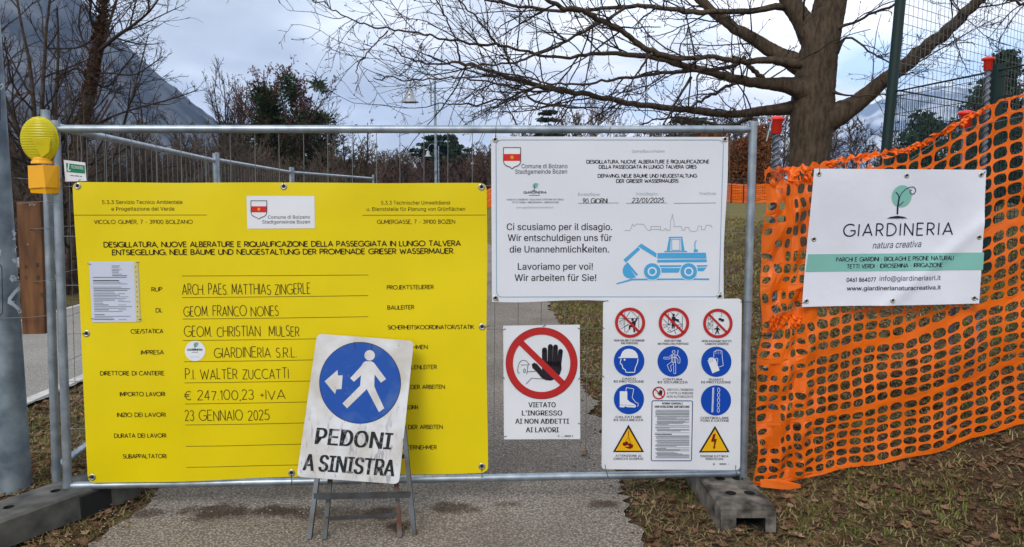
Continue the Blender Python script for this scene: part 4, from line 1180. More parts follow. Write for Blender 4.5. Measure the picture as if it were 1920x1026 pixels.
mb = MB(); mb.tubes([[FP(1143, 238, .022), FP(1141, 249, .024), FP(1136, 256, .028)]], [[.0014] * 3], 5); mb.build('tie', M_dark, wb)

# ------------------------------------------------------------------ no-entry board with the raised hand
HQ = [(943.5, 611), (1087, 609), (1088, 823.5), (945, 824)]
HP = FP.moved(0.012)
hb = thing('prohibition_sign', 'small white sign with a red ring and black stop hand', 'sign', tuple(FP(1015, 716, .012)))
sheet(HP, HQ, M_white2, 'board', hb, 0.002, 4, 4)
k = Ink(HP, hb, lerp_up(HQ)); T = Z(930, 570, 3.11)
def hand(k, T, m, L0=1, sc=1.0, s_=3.11):
    for a, b_, w in (((283, 268), (283, 350), 30), ((317, 248), (314, 350), 29), ((347, 250), (343, 350), 28), ((376, 275), (366, 360), 27)):
        k.line(T(a, b_), w / s_, m, L0, rnd=True)
    k.poly(T((268, 335), (380, 335), (382, 380), (372, 410), (350, 435), (320, 447), (290, 444), (265, 430), (240, 400), (212, 372), (208, 352), (222, 342), (240, 350), (268, 385)), m, L0)
k.begin('stop_hand_pictogram'); hand(k, T, M_ink, 1)
k.line(T((138,402),(128,402),(126,385),(130,360),(135,345),(145,332),(160,328),(178,333),(188,345),(195,354),(145,356)), .9, M_ink, 1)
k.line(T((186, 357), (182, 395), (178, 410)), .9, M_ink, 1); k.line(T((163, 380), (168, 378), (171, 385), (170, 398), (163, 400), (160, 392)), .9, M_ink, 1, closed=True)
k.line(T((183, 395), (230, 393)), .9, M_ink, 1); k.line(T((175, 468), (206, 433), (280, 437)), .9, M_ink, 1); k.flush()
c0 = T((265.5, 345.5), (0, 0))[0]
k.begin('red_ring'); k.ring(*c0, 66.6, 53.8, M_red, 2, 56); k.ring(*c0, 67.3, 66.4, M_dred, 2, 56)
k.quad(*T((146, 214), (165, 238 - 24), (405, 452), (378, 477)), M_red, 2) if False else k.line(T((145, 225), (390, 464)), 11.5, M_red, 2); k.flush()
for body, x0, x1, y in [('VIETATO', 190, 347, 602), ("L'INGRESSO", 152, 385, 650), ('AI NON ADDETTI', 113, 425, 698), ('AI LAVORI', 175, 365, 748)]:
    (a, c_) = T((x0, y), (x1, y)); k.text(body, *a, *c_, 9.3, M_ink, bold=.035)
k.begin('fine_print'); k.ring(*T((365, 771), (0, 0))[0], 1.6, 1, M_ink); k.line(T((378, 774), (398, 774)), .5, M_dgrey)
for i in range(9): k.line(T((402 + i * 4, 765), (402 + i * 4, 776)), .8 if i % 3 else .4, M_ink)
k.line(T((442, 770), (450, 770)), 1.6, M_ink); k.flush()
k.begin('cable_tie')
for p in (((42, 152), (56, 144)), ((272, 132), (290, 124)), ((476, 140), (490, 146)), ((42, 425), (50, 438)), ((480, 440), (490, 430)), ((478, 695), (491, 700)), ((46, 775), (62, 770))): k.line(T(*p), 1.3, M_dark, 2)
k.flush()

# ------------------------------------------------------------------ combined site-safety board
SQ = [(1131, 563), (1391, 560), (1387.5, 881.5), (1128, 880)]
SP = FP.moved(0.050)
sb = thing('safety_board', 'tall white site safety board with rows of red, blue and yellow pictograms', 'sign', tuple(FP(1260, 720, .05)))
sheet(SP, SQ, M_white2, 'board', sb, 0.003, 10, 8, round_=7)
k = Ink(SP, sb, lerp_up(SQ)); T = Z(1120, 550, 2.93)
one = lambda x, y: T((x, y), (0, 0))[0]
def forbid(cx, cy, r, draw, nm):
    k.begin(nm); c = one(cx, cy); r /= 2.93
    draw()
    k.ring(*c, r, r * .80, M_red, 3, 44); q = r * .70
    k.line([(c[0] - q * .9, c[1] - q * .9), (c[0] + q * .9, c[1] + q * .9)], r * .15, M_red, 3); k.flush()
U = Z(1130, 575, 6.215)
def d1():
    for p in [((257,68),(257,300)),((420,100),(420,255)),((195,138),(415,135)),((320,55),(265,140)),((335,55),(415,135)),((190,175),(255,145)),((210,260),(300,210)),((270,305),(320,255)),((380,250),(390,290)),((300,200),(257,235))]: k.line(U(*p), .8, M_ink, 1)
    rr_ = random.Random(1)
    for i in range(26): k.ell(*U((rr_.uniform(195, 250), rr_.uniform(165, 240)), (0, 0))[0], .5, .5, M_ink, 1, 6)
    k.ell(*U((347, 152), (0, 0))[0], 2.5, 2.5, M_ink, 2, 14)
    k.poly(U((335,175),(375,165),(385,142),(408,132),(402,152),(385,180),(378,240),(375,298),(358,298),(355,245),(325,235),(318,265),(303,262),(305,215),(335,212)), M_ink, 2)
forbid(179, 161, 83, d1, 'no_climbing_pictogram')
V_ = Z(1215, 575, 6.216)
def d2():
    for p in [((238,78),(238,215)),((400,108),(400,262)),((170,213),(400,213)),((178,143),(240,213)),((240,213),(300,150)),((325,110),(355,75)),((255,300),(400,225)),((305,270),(325,320)),((180,245),(225,228)),((355,172),(400,215))]: k.line(V_(*p), .9, M_ink, 1)
    rr_ = random.Random(2)
    for i in range(26): k.ell(*V_((rr_.uniform(205, 270), rr_.uniform(230, 295)), (0, 0))[0], .5, .5, M_ink, 1, 6)
    k.line(V_((265, 68), (300, 90)), 1, M_ink, 1); k.ell(*V_((297, 97), (0, 0))[0], 2.4, 2.4, M_ink, 2, 14)
    k.poly(V_((275,120),(295,112),(318,120),(322,138),(360,150),(358,180),(335,172),(312,160),(312,200),(308,255),(297,255),(292,215),(286,255),(275,255),(277,180)), M_ink, 2)
forbid(420, 163, 84, d2, 'no_throwing_pictogram')
def d3():
    for p in [((755,78),(755,310)),((700,130),(755,180)),((755,150),(690,230)),((690,190),(755,215)),((755,215),(700,270)),((690,240),(755,270)),((700,130),(700,270))]: k.line(V_(*p), .5, M_ink, 1)
    rr_ = random.Random(3)
    for i in range(18): k.ell(*V_((rr_.uniform(690, 745), rr_.uniform(130, 235)), (0, 0))[0], .6, .6, M_ink, 1, 6)
    k.line(V_((857, 70), (857, 105), (850, 120)), .7, M_ink, 1)
    k.ell(*V_((838, 146), (0, 0))[0], 3.0, 2.4, M_ink, 2, 12); k.ell(*V_((865, 158), (0, 0))[0], 3.4, 2.8, M_ink, 2, 12)
    k.ell(*V_((806, 230), (0, 0))[0], 1.5, 1.5, M_ink, 2, 10)
    k.poly(V_((795,242),(817,242),(840,270),(833,276),(818,260),(818,280),(830,320),(822,322),(806,290),(788,322),(778,318),(794,282),(793,260),(768,268),(766,260)), M_ink, 2)
forbid(661, 165, 81, d3, 'no_passing_under_load_pictogram')
W_ = M_whiteink
def mand(cx, cy, r, draw, nm):
    k.begin(nm); k.ell(*one(cx, cy), r / 2.93, r / 2.93, M_blue, 1, 44); draw(); k.flush()
def e1():
    k.poly(U((182,590),(205,583),(215,555),(232,520),(262,498),(300,490),(345,498),(380,520),(405,555),(412,598),(182,598)), W_, 2)
    k.line(U((213,602),(203,665),(222,672),(235,718),(262,735),(272,765),(370,765),(378,715),(405,650),(410,605)), 1.5, W_, 2)
    k.ell(*U((254, 618), (0, 0))[0], 1.8, 1.8, W_, 2, 14)
mand(174, 371, 84, e1, 'helmet_pictogram')
def e2():
    k.ring(*V_((298, 528), (0, 0))[0], 3.2, 2.3, W_, 2, 20)
    k.line(V_((272,560),(240,590),(185,588),(178,600),(190,610),(245,610),(275,590)), .8, W_, 2); k.line(V_((325,560),(355,575),(372,605),(370,655),(358,660),(345,655),(348,615),(325,590)), .8, W_, 2)
    k.line(V_((272,560),(325,560),(320,650),(322,775),(312,782),(298,775),(296,665),(262,690),(272,745),(262,755),(250,750),(222,680),(275,640)), .8, W_, 2, closed=True)
    k.line(V_((275, 590), (322, 590)), 1.2, W_, 2); k.line(V_((276, 640), (292, 655), (318, 640)), 1.2, W_, 2); k.line(V_((350, 505), (345, 540), (338, 568)), 1.0, W_, 2); k.line(V_((285, 560), (288, 640)), .8, W_, 2); k.line(V_((310, 560), (306, 640)), .8, W_, 2)
mand(414, 374, 84, e2, 'harness_pictogram')
def e3():
    k.poly(V_((692,625),(705,620),(703,602),(715,596),(722,614),(722,594),(735,588),(742,606),(748,592),(760,592),(765,610),(775,600),(785,612),(832,742),(748,776)), W_, 3)
    k.line(V_((765,590),(766,530),(775,520),(785,525),(787,512),(800,505),(812,512),(822,504),(836,512),(848,510),(860,520),(864,600),(876,685),(822,705)), .9, W_, 2)
    for x in (790, 815, 840): k.line(V_((x, 520), (x, 552)), .6, W_, 2)
    k.line(V_((785, 605), (800, 598), (812, 612), (808, 665)), .9, W_, 2)
    for a in ((703, 620, 716, 655), (722, 612, 736, 648), (745, 606, 756, 640)): k.line(V_((a[0], a[1]), (a[2], a[3])), .5, M_blue, 4)
mand(653, 376, 83, e3, 'gloves_pictogram')
X_ = Z(1140, 710, 6.035)
def e4():
    k.poly(X_((132,142),(217,142),(218,235),(250,265),(300,288),(315,305),(312,325),(215,322),(195,312),(180,325),(132,322)), W_, 2)
    k.line(X_((132, 297), (200, 297), (240, 303), (300, 303)), .6, M_blue, 3)
    k.line(X_((200,135),(208,100),(290,115),(272,215),(310,265),(340,280),(342,300),(330,315)), 1.0, W_, 2)
mand(173, 581, 83, e4, 'boots_pictogram')
def e5():
    for i in range(22): k.quad(*X_((1180 - i * .5, 103 + i * 12.8), (1200 - i * .5, 100 + i * 12.8), (1200 - i * .5, 108 + i * 12.8), (1178 - i * .5, 112 + i * 12.8)), W_, 2)
    for i in range(5):
        c = X_((1251 - i, 129 + i * 57), (0, 0))[0]; k.line([(c[0] + 2.2 * math.cos(a), c[1] + 4.0 * math.sin(a)) for a in np.linspace(0, 6.28, 12)[:-1]], .8, W_, 2, closed=True)
        if i < 4: k.line([(c[0], c[1] + 3.4), (c[0] - .1, c[1] + 6.2)], .8, W_, 2)
mand(651, 588, 83, e5, 'chain_and_rope_pictogram')
def d6():
    TT = lambda *p: [(1120 + (337 + (x - 265) * .148) / 2.93, 550 + (547 + (y - 345) * .148) / 2.93) for x, y in p]
    hand(k, lambda *p: TT(*[(x + 10, y) for x, y in p]), M_ink, 1, s_=3.11 / .148 * .96 / 6.7 * 6.7)
forbid(337, 547, 35, d6, 'no_entry_pictogram')
def tri(pts, inner, nm, draw):
    k.begin(nm); k.poly(pts, M_ink, 1); k.poly(inner, M_amber, 2); draw(); k.flush()
def e7():
    k.line(X_((232, 590), (230, 650)), 1.2, M_dred, 3); k.line(X_((232, 655), (196, 708)), .6, M_dred, 3); k.line(X_((232, 655), (262, 735)), .6, M_dred, 3); k.line(X_((232, 650), (240, 730)), .5, M_dred, 3)
    k.poly(X_((165,725),(215,706),(228,718),(226,750),(182,762),(165,750)), M_dred, 3); k.poly(X_((215,740),(245,728),(284,748),(282,775),(248,795),(196,778),(196,768),(240,768)), M_dred, 3)
tri(X_((231,520),(407,830),(56,830)), X_((231,560),(378,815),(84,815)), 'suspended_load_triangle', e7)
def e8():
    k.poly(X_((1189,626),(1216,623),(1204,682),(1230,680),(1208,768),(1217,768),(1196,802),(1184,765),(1194,768),(1200,712),(1164,712)), M_dred, 3)
tri(X_((1210,532),(1376,831),(1027,834)), X_((1210,570),(1346,816),(1058,819)), 'high_voltage_triangle', e8)
for body, x0, x1, y, h, b_ in [('NON SALIRE O SCENDERE', 93, 259, 264, 3.6, .02), ('DAI PONTEGGI', 131, 222, 279, 3.6, .02), ('NON GETTARE', 369, 461, 266, 3.6, .02), ('MATERIALI DAI PONTEGGI', 333, 500, 282, 3.6, .02), ('NON PASSARE SOTTO', 574, 736, 268, 3.8, .02), ('CARICHI SOSPESI', 592, 720, 283, 3.8, .02),
        ('CASCO', 136, 211, 474, 3.8, .02), ('DI PROTEZIONE', 91, 255, 490, 4, .02), ('CINTURA', 362, 467, 478, 3.8, .02), ('DI SICUREZZA', 332, 496, 494, 4, .02), ('GUANTI', 612, 692, 479, 3.8, .02), ('DI PROTEZIONE', 571, 732, 494, 4, .02),
        ('CALZATURE', 100, 243, 685, 4, .02), ('DI SICUREZZA', 90, 252, 701, 4, .02), ('CONTROLLARE', 567, 721, 690, 4, .02), ('FUNI E CATENE', 568, 723, 705, 4, .02),
        ('VIETATO L\'INGRESSO', 382, 527, 535, 4, .005), ('A TUTTE LE PERSONE', 382, 526, 554, 4, .005), ('NON AUTORIZZATE', 382, 525, 573, 4, .005), ('NORME GENERALI', 356, 468, 610, 3.6, .03), ('PREVENZIONE INFORTUNI', 316, 505, 629, 4.3, .03),
        ('ATTENZIONE AI', 100, 242, 898, 4, .015), ('CARICHI SOSPESI', 89, 252, 914, 4, .015), ('TENSIONE ELETTRICA', 563, 719, 900, 3.8, .012), ('PERICOLOSA', 595, 692, 915, 3.8, .012)]:
    a, c_ = T((x0, y), (x1, y + .5)); k.text(body, *a, *c_, h, M_ink, bold=b_*1.6)
k.begin('rules_frame')
fr = []
for (cx, cy, a0, a1) in ((308, 598, 180, 270), (515, 599, 270, 360), (509, 912, 0, 90), (304, 912, 90, 180)):
    fr += T(*[(cx + 8 * math.cos(R(a0 + (a1 - a0) * i / 3)), cy + 8 * math.sin(R(a0 + (a1 - a0) * i / 3))) for i in range(4)])
k.line(fr, 1.5, mat('frame_blue', (.01, .03, .16), .5), closed=True); k.flush()
k.begin('rules_text_lines'); rr = random.Random(8)
y = 641
while y < 905:
    if 764 < y < 768: k.line(T((316, y), (505, y)), .7, M_dgrey); y += 8; k.line(T((316, y), (410, y)), 1.6, M_ink); y += 8; continue
    x1 = 505 if rr.random() < .6 else rr.uniform(350, 490)
    k.line(T((rr.choice([318, 322, 328]), y), (x1, y + .3)), .95, M_dgrey if rr.random() < .75 else M_grey); y += 4.6 if rr.random() < .8 else 7
    if 760 < y < 770: y = 766
k.flush()
k.begin('fine_print'); k.ring(*one(640, 939), 1.9, 1.1, M_ink)
for i in range(11): k.line(T((671 + i * 3.5, 933), (671 + i * 3.5, 943)), .7 if i % 3 else .4, M_ink)
k.ell(*one(719, 938), 1, 1, M_grey, 0, 8); k.flush()
k.begin('cable_tie')
for p in (((32, 44), (60, 40)), ((26, 185), (38, 195)), ((26, 452), (38, 462))): k.line(T(*p), 1.2, M_dark, 2)
k.flush()
for p in (((1134, 871), (1139, 893)), ((1379, 872), (1379, 888)), ((1388, 566), (1410, 566))):
    mb = MB(); mb.tubes([[SP(*p[0], .004), SP((p[0][0] + p[1][0]) / 2, (p[0][1] + p[1][1]) / 2, .003), FP(*p[1], .022)]], [[.0015] * 3], 5); mb.build('tie', M_dark, sb)

# ------------------------------------------------------------------ green supplier plate on the fence
GP = FP.moved(0.010)
gb = thing('supplier_plate', 'small white and green plate hung above the left end of the yellow banner', 'sign', tuple(FP(141, 320, .01)))
sheet(GP, [(119.3, 299.8), (159.5, 305), (162.2, 339.5), (122.4, 340.5)], M_white2, 'plate', gb, 0.002, 2, 2)
k = Ink(GP, gb, (-.06, -1)); T = Z(0, 200, 5.13)
k.begin('green_field'); k.quad(*T((636, 543), (816, 566), (818, 645), (642, 628)), M_green, 0); k.flush()
k.begin('hook_mark'); k.line(T((663, 548), (662, 580), (656, 598), (660, 615), (672, 618), (677, 606)), 2.0, M_whiteink, 1); k.flush()
a, c_ = T((686, 592), (808, 606)); k.text('TECNOEDIL', *a, *c_, 5.4, M_whiteink, layer=1, bold=.01)
k.begin('fine_print'); k.line(T((676, 662), (715, 665)), 1.6, M_dgrey); k.line(T((722, 665), (760, 669)), 2.0, M_dgrey); k.line(T((768, 670), (790, 673)), 1.8, M_dgrey); k.flush()
mb = MB(); mb.tubes([[FP(104, 335, .004), FP(122, 335, .008)], [FP(104, 338, .004), FP(136, 341, .008)]], [[.0025] * 2] * 2, 5); mb.build('bracket', M_wire, gb)

# ------------------------------------------------------------------ tilted pedestrian sign on its folding stand
PQ = [(594.5, 625.8), (775.8, 639.3), (748, 908), (556.2, 894)]
PP = Plane.tri(at(556, 894, 3.43), at(748, 908, 3.43), at(594, 626, 3.575))
ps = thing('pedestrian_sign', 'leaning scuffed white sign with a blue walking figure disc', 'sign', tuple(PP(665, 770)))
M_scuff = bpy.data.materials.new('scuffed_white_board'); M_scuff.use_nodes = True
_n = M_scuff.node_tree; _b = _n.nodes['Principled BSDF']
_t = _n.nodes.new('ShaderNodeTexCoord'); _m = _n.nodes.new('ShaderNodeMapping'); _m.inputs['Rotation'].default_value = (0, R(-28), 0); _m.inputs['Scale'].default_value = (42, 42, 7)
_n.links.new(_t.outputs['Object'], _m.inputs[0])
_z = _n.nodes.new('ShaderNodeTexNoise'); _z.inputs['Scale'].default_value = 1.3; _z.inputs['Detail'].default_value = 6; _z.inputs['Distortion'].default_value = 0.6; _n.links.new(_m.outputs[0], _z.inputs['Vector'])
_z2 = _n.nodes.new('ShaderNodeTexNoise'); _z2.inputs['Scale'].default_value = 6; _z2.inputs['Detail'].default_value = 5; _n.links.new(_t.outputs['Object'], _z2.inputs['Vector'])
_r = _n.nodes.new('ShaderNodeValToRGB'); _r.color_ramp.elements[0].position = .55; _r.color_ramp.elements[0].color = (0, 0, 0, 1); _r.color_ramp.elements[1].position = .64; _r.color_ramp.elements[1].color = (1, 1, 1, 1); _n.links.new(_z.outputs['Fac'], _r.inputs[0])
_s2 = _n.nodes.new('ShaderNodeSeparateXYZ'); _n.links.new(_t.outputs['Object'], _s2.inputs[0])
_mr = _n.nodes.new('ShaderNodeMapRange'); _n.links.new(_s2.outputs['Z'], _mr.inputs['Value']); _mr.inputs['From Min'].default_value = 0.10; _mr.inputs['From Max'].default_value = -0.16; _mr.inputs['To Min'].default_value = .0; _mr.inputs['To Max'].default_value = 1
_mu = _n.nodes.new('ShaderNodeMath'); _mu.operation = 'MULTIPLY'; _n.links.new(_r.outputs[0], _mu.inputs[0]); _n.links.new(_mr.outputs['Result'], _mu.inputs[1])
_mu2 = _n.nodes.new('ShaderNodeMath'); _mu2.operation = 'MULTIPLY'; _mu2.inputs[1].default_value = .8; _n.links.new(_mu.outputs[0], _mu2.inputs[0])
_r2 = _n.nodes.new('ShaderNodeValToRGB'); _r2.color_ramp.elements[0].position = .35; _r2.color_ramp.elements[0].color = (.50, .47, .43, 1); _r2.color_ramp.elements[1].position = .6; _r2.color_ramp.elements[1].color = (.66, .67, .70, 1); _n.links.new(_z2.outputs['Fac'], _r2.inputs[0])
_x = _n.nodes.new('ShaderNodeMix'); _x.data_type = 'RGBA'; _n.links.new(_mu2.outputs[0], _x.inputs['Factor']); _n.links.new(_r2.outputs[0], _x.inputs['A']); _x.inputs['B'].default_value = (.30, .30, .33, 1)
_n.links.new(_x.outputs['Result'], _b.inputs['Base Color']); _b.inputs['Roughness'].default_value = .55; _b.inputs['Specular IOR Level'].default_value = .25
M_sblue = mat('scuffed_blue', (0.004, 0.065, 0.33), 0.45, col2=(0.05, 0.12, 0.34), scale=10, detail=9, lo=.5, hi=.75, spec=.3)
M_sink = mat('worn_black', (0.018, 0.018, 0.02), 0.6, col2=(0.30, 0.30, 0.31), scale=38, detail=8, lo=.56, hi=.72, spec=.2)
sheet(PP, PQ, M_scuff, 'board', ps, 0.006, 12, 6, round_=9)
k = Ink(PP, ps, (92, -646)); T = Z(530, 600, 2.4075)
c0 = T((349.5, 284), (0, 0))[0]
k.begin('blue_disc'); k.ell(*c0, 75.5, 75.5, M_sblue, 0, 72); k.ring(*c0, 76.6, 75.5, M_ink, 0, 72); k.flush()
k.begin('walking_figure'); k.ell(*T((393, 160), (0, 0))[0], 9.8, 9.8, M_scuff, 1, 30)
k.poly(T((365,192),(376,186),(400,187),(412,193),(467,267),(444,283),(415,246),(414,300),(424,325),(459,399),(435,416),(380,312),(291,399),(270,377),(350,297),(354,250),(322,279),(305,263),(352,212)), M_scuff, 1); k.flush()
k.begin('arrow'); k.poly(T((190,277),(248,226),(250,251),(271,250),(266,312),(243,313),(237,335)), M_scuff, 1); k.flush()
for body, p in (('PEDONI', ((147, 560), (487, 585))), ('A SINISTRA', ((92, 678), (500, 706)))):
    a, c_ = T(*p); k.text(body, *a, *c_, 31, M_sink, bold=.045)
k.begin('scuff_marks'); rr = random.Random(12)
for i in range(16):
    x, y = rr.uniform(140, 560), rr.uniform(75, 700); L_ = rr.uniform(3, 14); a = rr.uniform(-.4, .6)
    k.line(T((x, y), (x + L_ * math.cos(a + 1.2), y + L_ * math.sin(a + 1.2))), rr.uniform(.5, 1.2), M_dgrey, 1.5)
k.line(T((325, 98), (327, 130)), 1, M_ink, 1.5); k.line(T((402, 110), (404, 135)), 1, M_ink, 1.5)
k.flush()
st = thing('sign_stand', 'rusty steel folding stand under the leaning pedestrian sign', 'stand', tuple(gnd(680, 1008)))
def leg(px0, py0, Y0, px1, py1, m, w=.022, lab=None):
    a = at(px0, py0, Y0); b_ = gnd(px1, py1, 0.03)
    mb = MB(); d = b_ - a; mb.bar(a, b_, w, .006, (1, 0, 0)); q = np.array([0, .011, 0]); mb.bar(a + q + [w / 2 - .003, 0, 0], b_ + q + [w / 2 - .003, 0, 0], .006, .022, (1, 0, 0))
    o = mb.build('leg', m, st)
    if lab: o['label'] = lab
    return a, b_
a1, b1 = leg(596, 880, 3.46, 579, 1011, M_stand)
a2, b2 = leg(757, 800, 3.50, 776.5, 1004, M_stand, .020)
a3, b3 = leg(620, 880, 3.53, 608, 1012, M_stand, .020)
a4, b4 = leg(741, 880, 3.53, 749.5, 1008, M_rust, .020, 'rusted leg standing in a brown stain')
def along(a, b_, py):
    lo, hi = 0, 1
    for _ in range(30):
        t_ = (lo + hi) / 2; q = a * (1 - t_) + b_ * t_; r_ = q - CAM; dep = r_[1] * _cp - r_[2] * _sp; yy = 513 - F * (r_[1] * _sp + r_[2] * _cp) / dep
        if yy < py: lo = t_
        else: hi = t_
    return a * (1 - t_) + b_ * t_
mb = MB(); mb.bar(along(a1, b1, 930) - [0, .008, 0], along(a2, b2, 926) - [0, .008, 0], .030, .006, (0, 0, 1)); mb.build('crossbar', M_stand, st)
mb = MB(); mb.bar(along(a3, b3, 973), along(a4, b4, 965), .018, .005, (0, 0, 1)); mb.build('rear_crossbar', M_stand, st)
mb = MB(); c1 = (along(a1, b1, 926) + along(a2, b2, 926)) / 2 + [0, .004, 0]; mb.bar(c1 + [0, .03, 0], c1 + [0, .055, .06], .022, .005, (1, 0, 0)); mb.build('upright', M_rust, st)
mb = MB(); mb.bar(a1 + [0, .006, 0], a2 + [0, .006, -.15], .02, .005, (0, 0, 1)); mb.build('upper_bar', M_stand, st)

# ------------------------------------------------------------------ big lamp column on the left
bz = 0.02
pcx, pcy, pr = -2.735, 3.93, 0.081
lp = thing('lamp_column', 'thick galvanised column with white graffiti at the left edge', 'pole', (pcx, pcy, bz))
mb = MB(); hz_ = np.linspace(-.25, 6.0, 16); mb.tubes([[(pcx, pcy, h) for h in hz_]], [pr * (1 - .008 * hz_)], 48); mb.build('shaft', M_pole, lp, smooth=True)
def onpole(px, py, off=0.0):
    r_ = ray(px, py); o_ = CAM[:2] - [pcx, pcy]; d = r_[:2]; rad = pr * 0.985 + off
    for _ in range(2):
        A = d @ d; B = 2 * o_ @ d; C = o_ @ o_ - rad * rad; disc = B * B - 4 * A * C
        t_ = (-B - math.sqrt(max(disc, 0))) / (2 * A); z = CAM[2] + r_[2] * t_; rad = pr * (1 - .008 * z) + off
    return CAM + r_ * t_
class PoleP:
    n = np.array([0, -1.0, 0])
    def __call__(s, x, y, off=0): return onpole(x, y, off + .0006)
k = Ink(PoleP(), lp)
k.begin('white_paint_mark')
T = Z(0, 380, 4.275)
k.line(T((157, 682), (120, 715), (78, 770), (75, 800), (110, 820), (145, 850), (163, 885)), 6.5, M_paint, 0, sub=4)
rr = random.Random(5)
for cx, cy, n_, sx, sy in ((112, 250, 16, 16, 34), (115, 370, 8, 16, 22), (112, 465, 12, 14, 22), (110, 605, 18, 30, 22), (5, 380, 5, 6, 35), (85, 800, 10, 20, 14)):
    for i in range(n_):
        x, y = T((cx + rr.gauss(0, sx * .5), cy + rr.gauss(0, sy * .5)), (0, 0))[0]
        if x > 1: k.ell(x, y, rr.uniform(.6, 2.4), rr.uniform(.6, 3), M_paint, 0, 7)
k.line([(0, 160), (5, 157), (6, 163), (1, 168)], 2.0, M_paint); k.flush()
k.begin('access_door'); k.line([(-8, 497), (1, 497), (3.5, 503), (5, 580), (4, 588), (-5, 594)], 1.6, M_dark, 0, sub=3); k.flush()
k.begin('black_band'); k.quad((-14, 168), (.8, 168), (1, 226), (-13, 226), M_dark, 0, 6, 2); k.flush()
# plank lashed between the column and the fence posts
pl = thing('wooden_plank', 'short upright brown plank wedged between the thick column and fence', 'plank', tuple(at(60, 500, 3.80)))
mb = MB(); tl_, tr_, bl_, br_ = at(31, 378, 3.80), at(75, 378, 3.80), at(42, 627, 3.80), at(84, 626, 3.80)
dp = np.array([0, .03, 0]); mb.add([tl_, tr_, br_, bl_, tl_ + dp, tr_ + dp, br_ + dp, bl_ + dp], [(0, 3, 2, 1), (4, 5, 6, 7), (1, 2, 6, 5), (0, 4, 7, 3), (3, 7, 6, 2)], M_plank); mb.add([tl_, tr_, tr_ + dp, tl_ + dp], [(0, 1, 2, 3)], M_plankend)
mb.build('board', None, pl)
k = Ink(Plane(tl_, (0, 1, 0)), pl); T = Z(0, 380, 4.275); k.begin('knot')
for x, y, r_ in ((210, 515, 4), (300, 500, 4.5), (208, 600, 4), (305, 600, 5), (335, 740, 4)): k.ell(*T((x, y), (0, 0))[0], r_ * .7, r_, MATS['bark_big'], 0, 14)
k.ell(*T((224, 334), (0, 0))[0], 1.3, 1, M_line, 1, 8); k.flush()
k.begin('chalk_mark'); 
for p in (((235, 5), (240, 25), (255, 8)), ((262, 8), (275, 25), (285, 8))): k.line(T(*p), .7, M_line, 1)
k.flush()
# lashing wires
for i, (pts) in enumerate(([(-5, 333), (30, 334), (56, 336)], [(-5, 434), (30, 432), (60, 429), (95, 428)], [(-5, 527), (30, 527), (70, 528), (101, 525)], [(-5, 597), (40, 596), (70, 594), (103, 590)], [(32, 382), (75, 378), (92, 379), (112, 383)])):
    w_ = MB(); q = []
    for (x, y) in pts: q.append(onpole(x, y, .003) if x < 40 and i < 4 and x > -50 and i != 4 else at(x, y, 3.775 if x < 80 else 3.625))
    w_.tubes([q], [[.0019] * len(q)], 6)
    o = w_.build('lashing_wire', M_wire, smooth=True, loc=tuple(q[1]))
    tag(o, ['thin wire at the height of the warning lamp box, on the thick column', 'thin wire across the upper half of the plank', 'thin wire crossing the middle of the plank below the white spots', 'thin wire crossing the lower plank over the white graffiti stroke', 'thin wire round the top end of the plank'][i], 'wire', 'wires lashing the plank and column to the fence')

# ------------------------------------------------------------------ warning lamp
wl_ = thing('warning_lamp', 'yellow round warning lamp on its orange box at the left post', 'warning lamp', tuple(at(80, 335, 3.56)))
Yl = 3.54
def L3(px, py, dy=0): return at(px, py, Yl + dy)
# box with a ridge down the front
T = Z(0, 200, 5.13)
fr_ = [T((x, y), (0, 0))[0] for x, y in ((266, 568), (413, 560), (548, 572), (552, 782), (436, 776), (276, 788))]
A = [L3(*fr_[0], .02), L3(*fr_[1], -.03), L3(*fr_[2], .02), L3(*fr_[3], .02), L3(*fr_[4], -.03), L3(*fr_[5], .02)]
Bk = [a_ + [0, .07 if i in (1, 4) else .02, 0] for i, a_ in enumerate(A)]
mb = MB(); mb.add(A + Bk, [(0, 1, 4, 5)[::-1], (1, 2, 3, 4)[::-1]] + [(0, 6, 7, 1), (1, 7, 8, 2), (2, 8, 9, 3), (5, 0, 6, 11)], M_lampbox)
bx0 = L3(*fr_[0], .02); bx1 = L3(*fr_[3], .02)
mb.box((min(bx0[0], bx1[0]) + .002, Yl + .02, min(bx0[2], bx1[2]) + .004), (max(bx0[0], bx1[0]) - .002, Yl + .05, max(bx0[2], bx1[2]) - .002), M_lampbox)
mb.build('battery_box', None, wl_)
fr2 = [T((x, y), (0, 0))[0] for x, y in ((286, 790), (436, 784), (552, 782), (550, 838), (448, 838), (296, 830))]
A = [L3(*fr2[0], .026), L3(*fr2[1], -.022), L3(*fr2[2], .026), L3(*fr2[3], .03), L3(*fr2[4], -.016), L3(*fr2[5], .03)]
mb = MB(); mb.add(A, [(0, 1, 4, 5)[::-1], (1, 2, 3, 4)[::-1]], M_lampbox); a_ = A[5]; c_ = A[3]; mb.box((a_[0], Yl + .03, a_[2]), (c_[0], Yl + .05, A[2][2]), M_lampbox)
mb.add([A[5], A[4], A[3], A[3] + [0, .05, 0], A[5] + [0, .05, 0]], [(0, 1, 2, 3, 4)[::-1]], M_lampbox)
mb.build('box_cover', None, wl_)
cn = L3(79, 305, .03); mb = MB(); mb.lathe([(.046, -.006), (.046, .004), (.038, .012), (.040, .016), (.034, .024)], 32, M=Matrix.Translation(tuple(cn + [-.0, 0, .0]))); mb.build('neck', M_lampbox, wl_, smooth=True)
cl_ = L3(74.7, 262, .035)
Rx = 33.6 / F * 3.58; Rz = 40.5 / F * 3.58
mb = MB(); prof = []; n_ = 60
